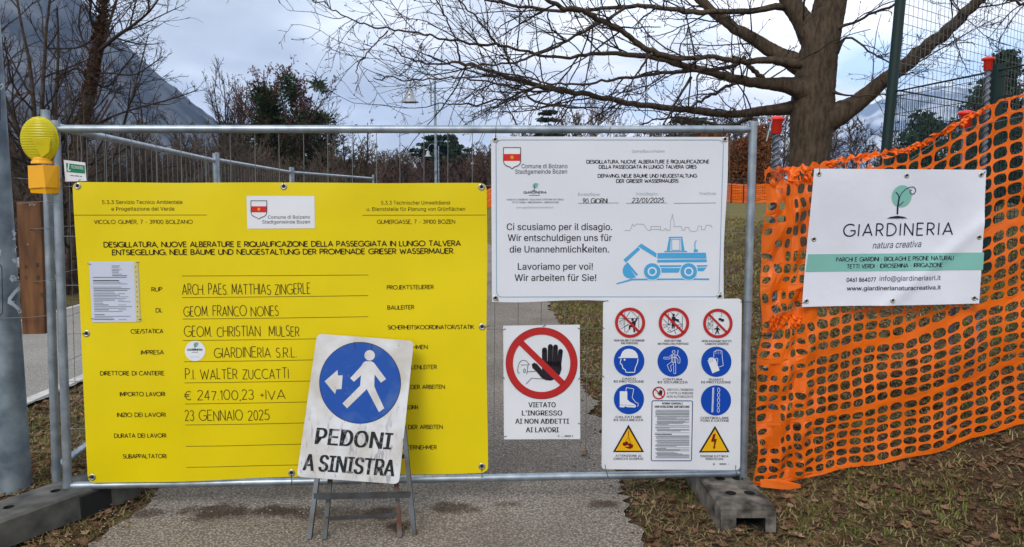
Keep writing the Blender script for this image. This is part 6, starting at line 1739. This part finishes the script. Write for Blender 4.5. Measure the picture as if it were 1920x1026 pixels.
def bare_tree(label, cat, px, py_top, Y, spread, levels=(26, 6, 4), upr=.10, ang=38, trunk_r=None, m=None, group=None, seed=0, tw_r=.006, forks=1, t0=.22, base=None, leaves=None, ivy=0, ivym=None, dense=1.0, lean=0.0, name='bare_tree', stems=1):
    r = np.random.default_rng(seed); m = m or M_twig2
    top = at(px, py_top, Y); x, z0 = top[0], gz(top[0], Y) if base is None else base
    H = top[2] - z0
    t_ = thing(name, label, cat, (x, Y, z0), group)
    tr = trunk_r or H * .014
    S = np.tile([[x, Y, z0 - .1]], (stems, 1)) + r.normal(0, .18 if stems > 1 else 0, (stems, 3)) * [1, 1, 0]
    D = np.tile([[lean, 0, 1.0]], (stems, 1)) + r.normal(0, .16 if stems > 1 else .02, (stems, 3)) * [1, 1, 0]
    P0, R0 = grow(S, D, np.full(stems, H * .97) * (1 if stems == 1 else r.uniform(.75, 1, stems)), np.full(stems, tr), 14, .045, .05, r, .16)
    mb = MB(); mb.tubes(P0, R0, 8); mb.build('trunk', m if m is not M_twig else MATS['bark_limb'], t_, smooth=True)
    cr = MB()
    s, d, l, r0 = spawn(P0, R0, max(1, int(levels[0] * dense / stems)), t0, .98, ang, spread, .55, r, decay=.62)
    P1, R1 = grow(s, d, l, np.maximum(r0, tw_r * 1.6), 9, .10, upr, r, .3); cr.tubes(P1, R1, 4)
    s, d, l, r0 = spawn(P1, R1, levels[1], .15, 1, 36, .42, .6, r)
    P2, R2 = grow(s, d, l, np.maximum(r0, tw_r), 6, .13, upr * .8, r, .5); cr.tubes(P2, R2, 3)
    s, d, l, r0 = spawn(P2, R2, levels[2], .15, 1, 34, .5, .8, r)
    P3, R3 = grow(s, d, l, np.maximum(r0 * 0, tw_r * .75), 3, .15, upr * .5, r, .7); cr.tubes(P3, R3, 3)
    o = cr.build('branches', m, t_); o['kind'] = 'stuff'
    if leaves:
        n, sz, lm = leaves; mb = MB(); idx = r.integers(0, len(P3), n); leafcloud(mb, P3[idx, -1] + r.normal(0, sz, (n, 3)), sz, r); o = mb.build('withered_leaves', lm, t_); o['kind'] = 'stuff'
    if ivy:
        mb = MB(); n = ivy; q = r.random(n) ** .8 * 11 * .95; k = q.astype(int); ii_ = r.integers(0, stems, n); a = (q - k)[:, None]
        C = P0[ii_, k] * (1 - a) + P0[ii_, k + 1] * a + unit(r.normal(0, 1, (n, 3))) * (r.uniform(.2, 1, n) * np.interp(q, [0, 5, 11], [H * .055, H * .05, H * .03]))[:, None]
        leafcloud(mb, C, H * .0075, r); o = mb.build('ivy', ivym or M_ivy, t_); o['kind'] = 'stuff'
    return t_, P0, P1, P2
# ---- left: ivy-clad tree in front of the mountain, traced
YA = 13.0
la = at(150, 260, YA); lz = gz(la[0], YA)
lt = thing('bare_tree', 'leaning bare tree with brown ivy stems round its trunk before the mountain', 'tree', (la[0], YA, lz), 'bare trees on the left bank')
tp_ = [(140, 330, 24), (146, 290, 22), (150, 258, 21), (157, 224, 19), (166, 179, 17), (173, 135, 15), (179, 96, 13), (188, 52, 9.5), (192, 27, 7), (193, 0, 5), (196, -40, 4), (200, -110, 3)]
P, Rr = limb_pts(tp_, YA, YA, sub=3); P = np.vstack([[P[0, 0] - .05, YA, lz - .1], P]); Rr = np.concatenate([[Rr[0] * 1.1], Rr])
bark_tube(P, Rr, 'trunk', lt, 12, .04, 50, MATS['bark_limb'])
TR = P
lims = [[(179,100,8),(198,86,7),(215,70,6.5),(244,52,5.5),(262,38,4.6),(278,25,4),(290,10,3.4),(300,-6,3)], [(170,240,5),(184,229,4),(215,217,3.4),(244,206,3.2),(280,197,3),(314,188,2.8),(350,177,2.2),(372,168,1.6)],
        [(172,140,4),(195,136,3.2),(215,138,3),(253,143,2.8),(265,134,2.6),(278,126,2.4),(292,116,2),(305,106,1.6)], [(182,62,6),(176,46,5),(166,27,4.4),(168,18,4),(173,13,4),(169,0,3.6),(160,-20,3)], [(192,30,4),(184,20,3.8),(172,2,3.2),(165,-10,3)],
        [(244,52,4),(247,36,3),(250,18,2.6),(256,0,2.4)], [(278,25,3),(280,10,2.6),(276,-5,2)], [(168,160,5),(150,120,4),(120,140,3),(100,150,2)], [(160,200,6),(130,240,5),(112,262,5)], [(176,110,5),(150,70,4),(146,40,3),(152,10,3)],
        [(176,70,4),(160,90,3),(130,92,3),(80,90,2.5)], [(215,70,3),(250,82,2.4),(275,84,2),(300,82,1.5)], [(225,62,3),(262,50,2.6),(300,30,2.2),(335,14,1.6)], [(170,150,5),(200,172,4),(222,140,3),(240,116,2.6),(256,98,2)]]
twl = MB(); S_, D_, L_, r0_ = [], [], [], []
for i, pts in enumerate(lims):
    P, Rr = limb_pts(pts, YA, YA - .6 + .1 * i, sub=2); mb = MB(); mb.tubes(P[None], Rr[None], 6); mb.build('limb', M_twig, lt, smooth=True)
    s, d, l, r0 = spawn(P[None], Rr[None], int(6 + 5 * np.linalg.norm(P[-1] - P[0])), .15, 1, 45, .45, .5, rt, len0=1.2, decay=.5); S_.append(s); D_.append(d); L_.append(l); r0_.append(np.clip(r0, .006, .012))
s, d, l, r0 = spawn(TR[None], np.full((1, len(TR)), .02), 60, .3, 1, 55, 1, .5, rt, len0=1.6, decay=.3); S_.append(s); D_.append(d); L_.append(l); r0_.append(np.full(len(s), .009))
P1, R1 = grow(np.vstack(S_), np.vstack(D_), np.concatenate(L_), np.concatenate(r0_), 7, .14, .03, rt, .4); twl.tubes(P1, R1, 3)
s, d, l, r0 = spawn(P1, R1, 4, .15, 1, 42, .5, .7, rt); P2, R2 = grow(s, d, l, np.clip(r0, .004, .006), 4, .18, .03, rt, .6); twl.tubes(P2, R2, 3)
o = twl.build('twigs', M_twig, lt); o['kind'] = 'stuff'
mb = MB(); n = 5200; q = rt.random(n) * (len(TR) - 8); k_ = q.astype(int); a = (q - k_)[:, None]
C = TR[k_] * (1 - a) + TR[k_ + 1] * a + unit(rt.normal(0, 1, (n, 3))) * rt.uniform(.05, .13, n)[:, None]
leafcloud(mb, C, .028, rt); o = mb.build('ivy_stems', M_ivyred, lt); o['kind'] = 'stuff'
# ---- left cluster, dense dark bare trees
g1 = 'bare trees on the left bank'
bare_tree('dark many stemmed bare tree nearest the thick column', 'tree', 48, -190, 13.5, .42, (34, 6, 4), .05, 50, .075, M_twig, g1, 31, .0055, t0=.15, stems=4, lean=.04)
bare_tree('dense bare tree just right of the column, crossing the mountain', 'tree', 92, -60, 15, .50, (28, 6, 4), .02, 58, .06, M_twig, g1, 32, .006, t0=.12, stems=2, lean=-.03)
bare_tree('low tangled bare tree behind the yellow warning lamp', 'tree', 112, 70, 12.5, .60, (34, 6, 4), .01, 60, .05, M_twig, g1, 33, .005, t0=.10, stems=3, lean=.06)
bare_tree('slim young bare tree low before the mountain slope', 'tree', 262, 120, 17, .34, (22, 5, 4), .10, 32, .05, M_twig2, g1, 34, .005, t0=.25)
bare_tree('brown fine twigged bare tree in the top left corner', 'tree', 20, -300, 19, .34, (44, 7, 5), .06, 42, .10, M_twig3, g1, 35, .008, t0=.2, stems=3)
bare_tree('small bare tree low on the slope left of the forked trees', 'tree', 330, 212, 30, .45, (30, 6, 5), .06, 42, .08, M_twig2, g1, 36, .009, t0=.2, stems=2)
# ---- middle group behind the fence
g2 = 'trees beyond the fence line'
bare_tree('slender forked bare tree with dark ivy, left of the middle group', 'tree', 412, 130, 42, .42, (84, 8, 5), .12, 27, .10, M_twig2, g2, 41, .0105, t0=.25, stems=4, ivy=3200)
bare_tree('thin upright bare tree left of the big ivy tree', 'tree', 448, 148, 46, .36, (64, 7, 5), .13, 26, .08, M_twig2, g2, 42, .0105, t0=.2, stems=2, ivy=1300, ivym=MATS['ivy_olive'])
bare_tree('tall upright bare tree with fine tips touching the big ivy tree', 'tree', 484, 120, 44, .36, (80, 7, 5), .12, 30, .08, M_twig2, g2, 43, .0105, t0=.25, stems=2)
t_, P0, P1, P2 = bare_tree('broad tree wrapped in dark ivy in the middle of the view', 'tree', 534, 100, 40, .62, (90, 8, 5), .08, 36, .14, MATS['twig_redbrown'], g2, 44, .0105, t0=.14, stems=5, ivy=8000, leaves=(3200, .08, MATS['leaf_maroon']))
mb = MB()      # ivy clumps climbing the side limbs
for (px, py, rx, rz, n) in ((495, 180, 12, 18, 900), (510, 215, 16, 30, 1800), (500, 260, 16, 40, 2200), (545, 168, 9, 26, 900), (590, 225, 22, 13, 1300), (556, 245, 48, 24, 1200), (575, 290, 50, 34, 2800), (520, 320, 46, 30, 2800), (598, 160, 10, 10, 260)):
    c = at(px, py, 40); s_ = 40 / F; C = c + np.random.default_rng(px).normal(0, 1, (n, 3)) * [rx * s_ * .55, .8, rz * s_ * .55]; leafcloud(mb, C, .10, np.random.default_rng(px))
o = mb.build('ivy_clumps', M_ivy, t_); o['kind'] = 'stuff'
bare_tree('spreading bare tree with long arching twigs right of the ivy tree', 'tree', 607, 188, 41, .62, (80, 7, 5), .03, 56, .09, M_twig2, g2, 45, .010, t0=.15, stems=3, lean=.12)
bare_tree('small round tree keeping its last yellowish leaves right of the ivy tree', 'tree', 656, 196, 43, .42, (40, 7, 5), .07, 42, .12, MATS['twig_redbrown'], g2, 46, .011, t0=.2, ivy=2200, stems=3, leaves=(700, .07, MATS['leaf_yellowish']))
# ---- far woods: reads as one brown mass
def wood(name, label, items, m, seed, spread=.46, nbr=(20, 5, 4), tw_r=.038):
    r = np.random.default_rng(seed); mb = MB()
    for (px, py, Y) in items:
        top = at(px, py, Y); z0 = gz(top[0], Y); H = top[2] - z0
        if H < .5: continue
        P0, R0 = grow(np.array([[top[0], Y, z0]]), np.array([[0, 0, 1.0]]), np.array([H]), np.array([H * .016]), 6, .05, .05, r, .2); mb.tubes(P0, R0, 5)
        s, d, l, r0 = spawn(P0, R0, nbr[0], .08, .98, 42, spread, .5, r, decay=.6); P1, R1 = grow(s, d, l, np.maximum(r0, tw_r * 1.5), 5, .12, .08, r, .4); mb.tubes(P1, R1, 3)
        s, d, l, r0 = spawn(P1, R1, nbr[1], .1, 1, 38, .5, .6, r); P2, R2 = grow(s, d, l, np.full(len(s), tw_r), 3, .15, .06, r, .6); mb.tubes(P2, R2, 3)
        s, d, l, r0 = spawn(P2, R2, nbr[2], .1, 1, 38, .6, .6, r); P3, R3 = grow(s, d, l, np.full(len(s), tw_r * .8), 2, .15, .03, r, .7); mb.tubes(P3, R3, 3)
    return tag(mb.build(name, m), label, 'woodland', kind='stuff')
rw = np.random.default_rng(77)
def along_top(pts, n, Ya, Yb, jit=6):
    xs_ = np.linspace(pts[0][0], pts[-1][0], n) + rw.normal(0, (pts[-1][0] - pts[0][0]) / n * .4, n)
    return [(x, np.interp(x, [p[0] for p in pts], [p[1] for p in pts]) + rw.uniform(-2, jit * 2), rw.uniform(Ya, Yb)) for x in xs_]
wood('far_wood', 'brown leafless wood closing the far end of the park', along_top([(560, 306), (640, 300), (700, 293), (770, 287), (830, 282), (880, 280), (930, 272), (1010, 252)], 90, 95, 130, 5), MATS['wood_far'], 1)
wood('far_wood', 'redder bare wood low behind the lamps', along_top([(540, 312), (600, 308), (700, 308), (800, 306), (900, 296), (1000, 280)], 80, 80, 95, 5), MATS['twig_redbrown'], 2)
wood('park_wood', 'dark bare trees standing behind the big tree and white banner', along_top([(1200, 250), (1260, 238), (1330, 232), (1400, 212), (1470, 206), (1560, 236)], 34, 55, 72, 8), MATS['wood_dark'], 3, tw_r=.02, nbr=(22, 6, 4))
wood('park_wood', 'grey bare thicket between the big tree and the green fence post', along_top([(1545, 246), (1600, 232), (1640, 240), (1680, 270), (1760, 292), (2000, 296), (2500, 290)], 46, 38, 52, 7), MATS['wood_dark'], 4, tw_r=.016, nbr=(20, 6, 4), spread=.5)
wood('bank_scrub', 'brown leafless scrub on the river bank left of the cycle path', along_top([(-120, 250), (0, 262), (60, 250), (140, 268), (220, 262), (320, 276), (420, 276), (520, 294), (640, 302)], 46, 17, 34, 14), MATS['scrub'], 5, tw_r=.008, spread=.7, nbr=(22, 6, 4))
wood('bank_scrub', 'low dark scrub at the foot of the bank trees', along_top([(-150, 330), (60, 318), (160, 325), (300, 326), (420, 334), (560, 338)], 34, 12.5, 16, 12), MATS['scrub'], 6, tw_r=.006, spread=.8, nbr=(20, 6, 4))
# poplar-shaped brown tree and others above the white banner
bare_tree('reddish brown oval bare tree above the white banner', 'tree', 1098, 158, 62, .26, (210, 10, 7), .10, 32, .08, MATS['twig_warm'], g2, 61, .014, t0=.15, stems=5)
bare_tree('low bare tree spreading beside the oval reddish one', 'tree', 1140, 196, 66, .36, (70, 7, 5), .07, 42, .08, MATS['twig_warm'], g2, 62, .012, t0=.1, stems=4)
# conifers
def conifer(label, px, py, Y, width, tiers, seed, flatness=0.0, group=None, m=None, cat='tree', drop=-.05, size=.16, base_t=.05):
    r = np.random.default_rng(seed); top = at(px, py, Y); z0 = gz(top[0], Y); H = top[2] - z0
    t_ = thing('conifer', label, cat, (top[0], Y, z0), group)
    mb = MB(); P0, R0 = grow(np.array([[top[0], Y, z0 - .1]]), np.array([[0, 0, 1.0]]), np.array([H]), np.array([H * .02]), 10, .015, .05, r, .1); mb.tubes(P0, R0, 8); mb.build('trunk', MATS['bark_limb'], t_)
    W = width / F * Y / 2
    n = tiers * 9; t = base_t + (1 - base_t) * (np.floor(r.random(n) * tiers) + r.uniform(0, .35 if flatness else 1, n)) / tiers; t = np.clip(t, 0, .985)
    a = r.uniform(0, 2 * math.pi, n); f = t * 10; k_ = np.minimum(f.astype(int), 9); S = P0[0][k_] + (P0[0][k_ + 1] - P0[0][k_]) * (f - k_)[:, None]
    prof = (1 - t) ** .6 if not flatness else np.interp(t, [0, .3, .75, 1], [.8, 1, .75, .25])
    Ln = W * prof * r.uniform(.7, 1.15, n)
    D = np.stack([np.cos(a), np.sin(a), np.full(n, .12 if flatness else -.05)], -1)
    P1, R1 = grow(S, D, Ln, np.full(n, .03), 6, .06, drop, r, .3); mb = MB(); mb.tubes(P1, R1, 3)
    o = mb.build('boughs', MATS['bark_limb'], t_); o['kind'] = 'stuff'
    m_n = int(70 * max(1, W / 2)); C = []
    for rep in range(m_n):
        q = r.random(n) ** .7 * 5.99; k_ = q.astype(int); c = P1[np.arange(n), k_] + (P1[np.arange(n), np.minimum(k_ + 1, 6)] - P1[np.arange(n), k_]) * (q - k_)[:, None]
        C.append(c + r.normal(0, 1, (n, 3)) * [W * .07, W * .07, W * (.018 if flatness else .045)])
    mb = MB(); leafcloud(mb, np.vstack(C), size, r); o = mb.build('needles', m or M_conifer, t_); o['kind'] = 'stuff'
    return t_
g3 = 'conifers in the park'
conifer('dark layered cedar behind the second lamp', 828, 246, 100, 130, 9, 1, 1, g3, size=.30)
conifer('darker spruce group right of the layered cedar', 855, 262, 98, 60, 12, 2, 0, g3, size=.26)
conifer('small flat topped pine on the skyline', 876, 272, 120, 40, 5, 3, 1, g3, size=.26, base_t=.5)
conifer('green rounded conifer beside the white banner edge', 930, 258, 90, 60, 9, 4, 0, g3, m=MATS['conifer_green'], size=.26)
conifer('dark conifer left of the reddish oval tree', 1030, 198, 70, 75, 12, 5, 1, g3, size=.2)
conifer('flat spreading cedar behind the long low limb', 1290, 212, 75, 150, 6, 6, 1, g3, size=.2, base_t=.45)
conifer('small cedar on the skyline left of the lamps', 738, 296, 110, 50, 5, 7, 1, g3, size=.3, base_t=.5)
conifer('tall dark conifer behind the green cage at the right edge', 1886, 92, 26, 190, 17, 8, 0, g3, size=.10)
conifer('low wide conifer behind the second green post', 1846, 160, 30, 190, 11, 9, 0, g3, size=.10)
conifer('dark evergreen mass behind the cage panel', 1735, 208, 24, 260, 10, 10, 0, g3, size=.085)
bare_tree('bare tree with long thin twigs in front of the right conifer', 'tree', 1866, 84, 20, .5, (26, 6, 4), .06, 45, .06, M_twig2, g2, 63, .006, t0=.35)
# hedge with rust leaves
hd = thing('beech_hedge', 'rust brown hedge beyond the far orange barrier', 'hedge', (at(1390, 300, 48)[0], 48, 1.2))
mb = MB(); rh = np.random.default_rng(5); x0_, x1_ = at(1290, 300, 48)[0], at(1436, 300, 48)[0]; n = 34000
zt = at(1390, 238, 48)[2]
hx_ = rh.uniform(x0_, x1_, n); hh_ = 1.2 + rh.random(n) ** .8 * (zt - 1.2) * (0.86 + .1 * np.sin(hx_ * 2.1) + .06 * np.sin(hx_ * 5.3)); C = np.stack([hx_, 48 + rh.uniform(-1.3, 1.3, n), hh_], -1)
leafcloud(mb, C, .09, rh); o = mb.build('leaves', M_hedge, hd); o['kind'] = 'stuff'
mb = MB(); S = np.stack([rh.uniform(x0_, x1_, 40), 48 + rh.uniform(-1, 1, 40), np.full(40, 1.1)], -1); P1, R1 = grow(S, np.tile([[0, 0, 1.0]], (40, 1)) + rh.normal(0, .2, (40, 3)), np.full(40, zt - 1.8), np.full(40, .04), 6, .1, .05, rh); mb.tubes(P1, R1, 4); o = mb.build('stems', MATS['bark_limb'], hd); o['kind'] = 'stuff'

# ------------------------------------------------------------------ street lamps along the footpath
def street_lamp(label, px, py, Y, ph, group='bell street lamps along the footpath', side=-1):
    """ph: arm height above ground such that the bell's foot is at photograph height py"""
    c = at(px, py, Y); x = c[0]; z0 = gz(x, Y)
    t_ = thing('street_lamp', label, 'street lamp', (x, Y, z0), group)
    zb = 5.30
    B = np.array([x, Y, z0])
    mb = MB(); mb.tubes([[B + [0, 0, h] for h in (-.1, 0, 2.4, zb + .38)]], [[.06, .06, .05, .038]], 12, cap=True); mb.build('column', M_pole, t_, smooth=True)
    arm = [B + [side * .14, 0, zb - .55], B + [side * .14, 0, zb + .10]] + [B + [side * (.14 + .36 * (1 - math.cos(a))), 0, zb + .10 + .46 * math.sin(a)] for a in np.linspace(.25, math.pi - .25, 9)] + [B + [side * .86, 0, zb - .02]]
    mb = MB(); mb.tubes([arm], [[.024] * len(arm)], 8); mb.tubes([[B, B + [side * .14, 0, 0]] + np.array([0, 0, zb - .40]), [B, B + [side * .14, 0, 0]] + np.array([0, 0, zb])], [[.015] * 2] * 2, 6); a_ = mb.build('arm', M_pole, t_, smooth=True)
    mb = MB(); mb.lathe([(.30, -.44), (.29, -.41), (.20, -.37), (.155, -.31), (.135, -.20), (.125, -.08), (.11, -.05), (.055, -.02), (.04, .05)], 24, M=Matrix.Translation(tuple(B + [side * .86, 0, zb]))); mb.build('bell_shade', M_lampwhite, a_, smooth=True)
    mb = MB(); mb.lathe([(.0, -.425), (.285, -.425)], 24, M=Matrix.Translation(tuple(B + [side * .86, 0, zb]))); mb.build('lamp_glass', M_dgrey, a_)
street_lamp('nearest bell lamp rising above the fence rail', 818, 400, 26, 5)
street_lamp('second bell lamp, just behind the nearest lamp column', 823, 345, 60, 5)
street_lamp('third bell lamp along the path', 793, 350, 84, 5)
street_lamp('fourth, small and distant bell lamp', 773, 355, 118, 5)
street_lamp('farthest bell lamp of the row', 762, 355, 142, 5)

# ------------------------------------------------------------------ sports cage on the right
cg = thing('sports_cage', 'green ball-court fence with a tall netting at the right', 'fence', tuple(at(1676, 300, 9) * [1, 1, 0] + [0, 0, 1.0]))
a0 = at(1678, 172, 9.0); C0 = np.array([a0[0], 9.0]); C1 = np.array([at(1920, 122, 7.2)[0] + .02, 7.2]); C2 = np.array([12.0, 14.5])
zg = gz(*C0); zt = a0[2]
pt_t, pt_b = at(1694, -60, 9.0), at(1660, 300, 9.0); pt_b = pt_b + (pt_b - pt_t) * ((pt_b[2] - zg + .05) / (pt_t[2] - pt_b[2]))
mb = MB(); mb.tubes([[pt_b, pt_t + (pt_t - pt_b) * .6]], [[.060, .060]], 20); mb.build('post', M_green_steel, cg, smooth=True)
pb = at(1871, 120, 7.55); mb = MB(); mb.box((pb[0] - .045, 7.5, gz(pb[0], 7.55) - .1), (pb[0] + .045, 7.6, pb[2])); mb.build('post', M_green_steel, cg)
def mesh_face(A, B, z0a, z0b, z1, dv, dh, r, name, m, trail=None):
    mb = MB(); A = np.array(A); B = np.array(B); L_ = np.linalg.norm(B - A); nv = int(L_ / dv)
    q = np.linspace(0, 1, nv + 1)[:, None]; XY = A * (1 - q) + B * q; zb = (z0a * (1 - q) + z0b * q)[:, 0]
    Pv = np.stack([np.concatenate([XY, zb[:, None]], 1), np.concatenate([XY, np.full((nv + 1, 1), z1)], 1)], 1); mb.tubes(Pv, np.full((nv + 1, 2), r), 4)
    zs = np.arange(min(z0a, z0b) + dh, z1 + .001, dh)
    Ph = np.array([[(*A, z), (*B, z)] for z in zs]); Ph = Ph + rt.normal(0, .0, Ph.shape); mb.tubes(Ph, np.full((len(zs), 2), r * 1.25), 4)
    o = mb.build(name, m, cg); o['kind'] = 'stuff'
Cx = C0 + (C1 - C0) * 1.9
mesh_face(C0, Cx, zg, gz(*Cx), zt, .05, .20, .0030, 'wire_panel', M_green_steel)
mesh_face(C0, C2, zg, gz(*C2), zt, .05, .20, .0036, 'wire_panel', M_green_steel)
mesh_face(C0, C2, zt, zt, zt + 5.5, .115, .115, .0030, 'ball_netting', MATS['netting'])
mb = MB(); mb.tubes([[(*C0, zt), (*Cx, zt)], [(*C0, zt + .02), (*C2, zt + .02)]], [[.010] * 2] * 2, 6); mb.build('top_cord', M_green_steel, cg)

# ------------------------------------------------------------------ far orange barrier across the lawn
def far_net(label, x0p, x1p, Y):
    P_, n = [], 40
    t_ = thing('far_barrier', label, 'barrier net', tuple(at((x0p + x1p) / 2, 380, Y)), 'orange barriers across the lawn')
    xa, xb = at(x0p, 380, Y)[0], at(x1p, 380, Y)[0]
    mb = MB(); xs_ = np.linspace(xa, xb, int((xb - xa) / .12) + 2); rows_ = [(0.02, .16), (.20, .26), (.29, .35), (.38, .50), (.54, .60), (.63, .69), (.72, .84), (.88, .94), (.97, 1.08)]
    for lo, hi in rows_:
        A = [(x, Y + .06 * math.sin(x * 2.1 + lo * 3), gz(x, Y) + lo + .03 * math.sin(x * 1.7)) for x in xs_]; B = [(x, Y + .06 * math.sin(x * 2.1 + hi * 3), gz(x, Y) + hi + .03 * math.sin(x * 1.7)) for x in xs_]
        k_ = np.arange(len(xs_) - 1); mb.add(A + B, np.stack([k_, k_ + 1, k_ + 1 + len(xs_), k_ + len(xs_)], -1))
    V, Fq = [], []
    for x in xs_[::1]:
        z = gz(x, Y); b_ = len(V); V += [(x - .015, Y - .01, z + .02), (x + .025, Y - .01, z + .02), (x + .025, Y - .01, z + 1.08), (x - .015, Y - .01, z + 1.08)]; Fq.append((b_, b_ + 1, b_ + 2, b_ + 3))
    mb.add(V, Fq); o = mb.build('net_mesh', M_net, t_); o['kind'] = 'stuff'
    x = xa + .3
    while x < xb:
        z = gz(x, Y); mb = MB(); mb.tubes([[(x, Y - .08, z - .1), (x, Y - .08, z + 1.2)]], [[.045] * 2], 8); mb.build('stake', M_stake, t_); x += 2.1
far_net('distant orange barrier across the far end of the lawn', 860, 1760, 43)
rl_ = thing('handrail', 'thin dark rail in front of the distant orange barrier', 'railing', tuple(at(1385, 340, 40)))
mb = MB(); a_, b_ = at(1250, 337, 40), at(1420, 336, 40); mb.tubes([[a_, b_]], [[.03] * 2], 6); mb.build('rail', M_dark, rl_)
for px in (1372, 1395, 1300): c = at(px, 337, 40); mb = MB(); mb.tubes([[(c[0], 40, gz(c[0], 40) - .1), tuple(c)]], [[.04] * 2], 6); mb.build('post', M_dark, rl_)
# pale rubble wall of the river bank seen between the posts and the board
rb = thing('rubble_wall', 'grey rubble wall of the bank beyond the cycle path', 'wall', (-7.6, 13, 0))
for i in range(46):
    r9 = random.Random(i); y = 11 + (i % 23) * .42 + r9.uniform(-.1, .1); z = .12 + (i // 23) * .34 + r9.uniform(-.04, .04); s_ = r9.uniform(.16, .26)
    q = np.array([(1,0,0),(0,1,0),(-1,0,0),(0,-1,0),(0,0,1),(0,0,-1),(.6,.6,.6),(-.6,.6,.6),(-.6,-.6,.6),(.6,-.6,.6)], float)
    V = [np.array([-7.75 - edge_r(10) * 0 + float(edge_r(y)) * 1.0 - .6, y, z]) + np.array([r9.uniform(.8, 1.2) * s_, r9.uniform(.9, 1.3) * s_, r9.uniform(.7, 1.0) * s_ * .8]) * p for p in q]
    mb = MB(); mb.add(V, [(0,6,4),(4,6,7),(6,1,7),(7,2,8),(4,7,8),(8,3,9),(4,8,9),(9,0,6)][:0] + [(0,1,6),(1,7,6),(1,2,7),(2,8,7),(2,3,8),(3,9,8),(3,0,9),(0,6,9),(0,5,1),(1,5,2),(2,5,3),(3,5,0),(6,7,4),(7,8,4),(8,9,4),(9,6,4)])
    mb.build('stone', MATS['stone_grey'], rb)
# white road vehicle-free far bank: pale flood wall
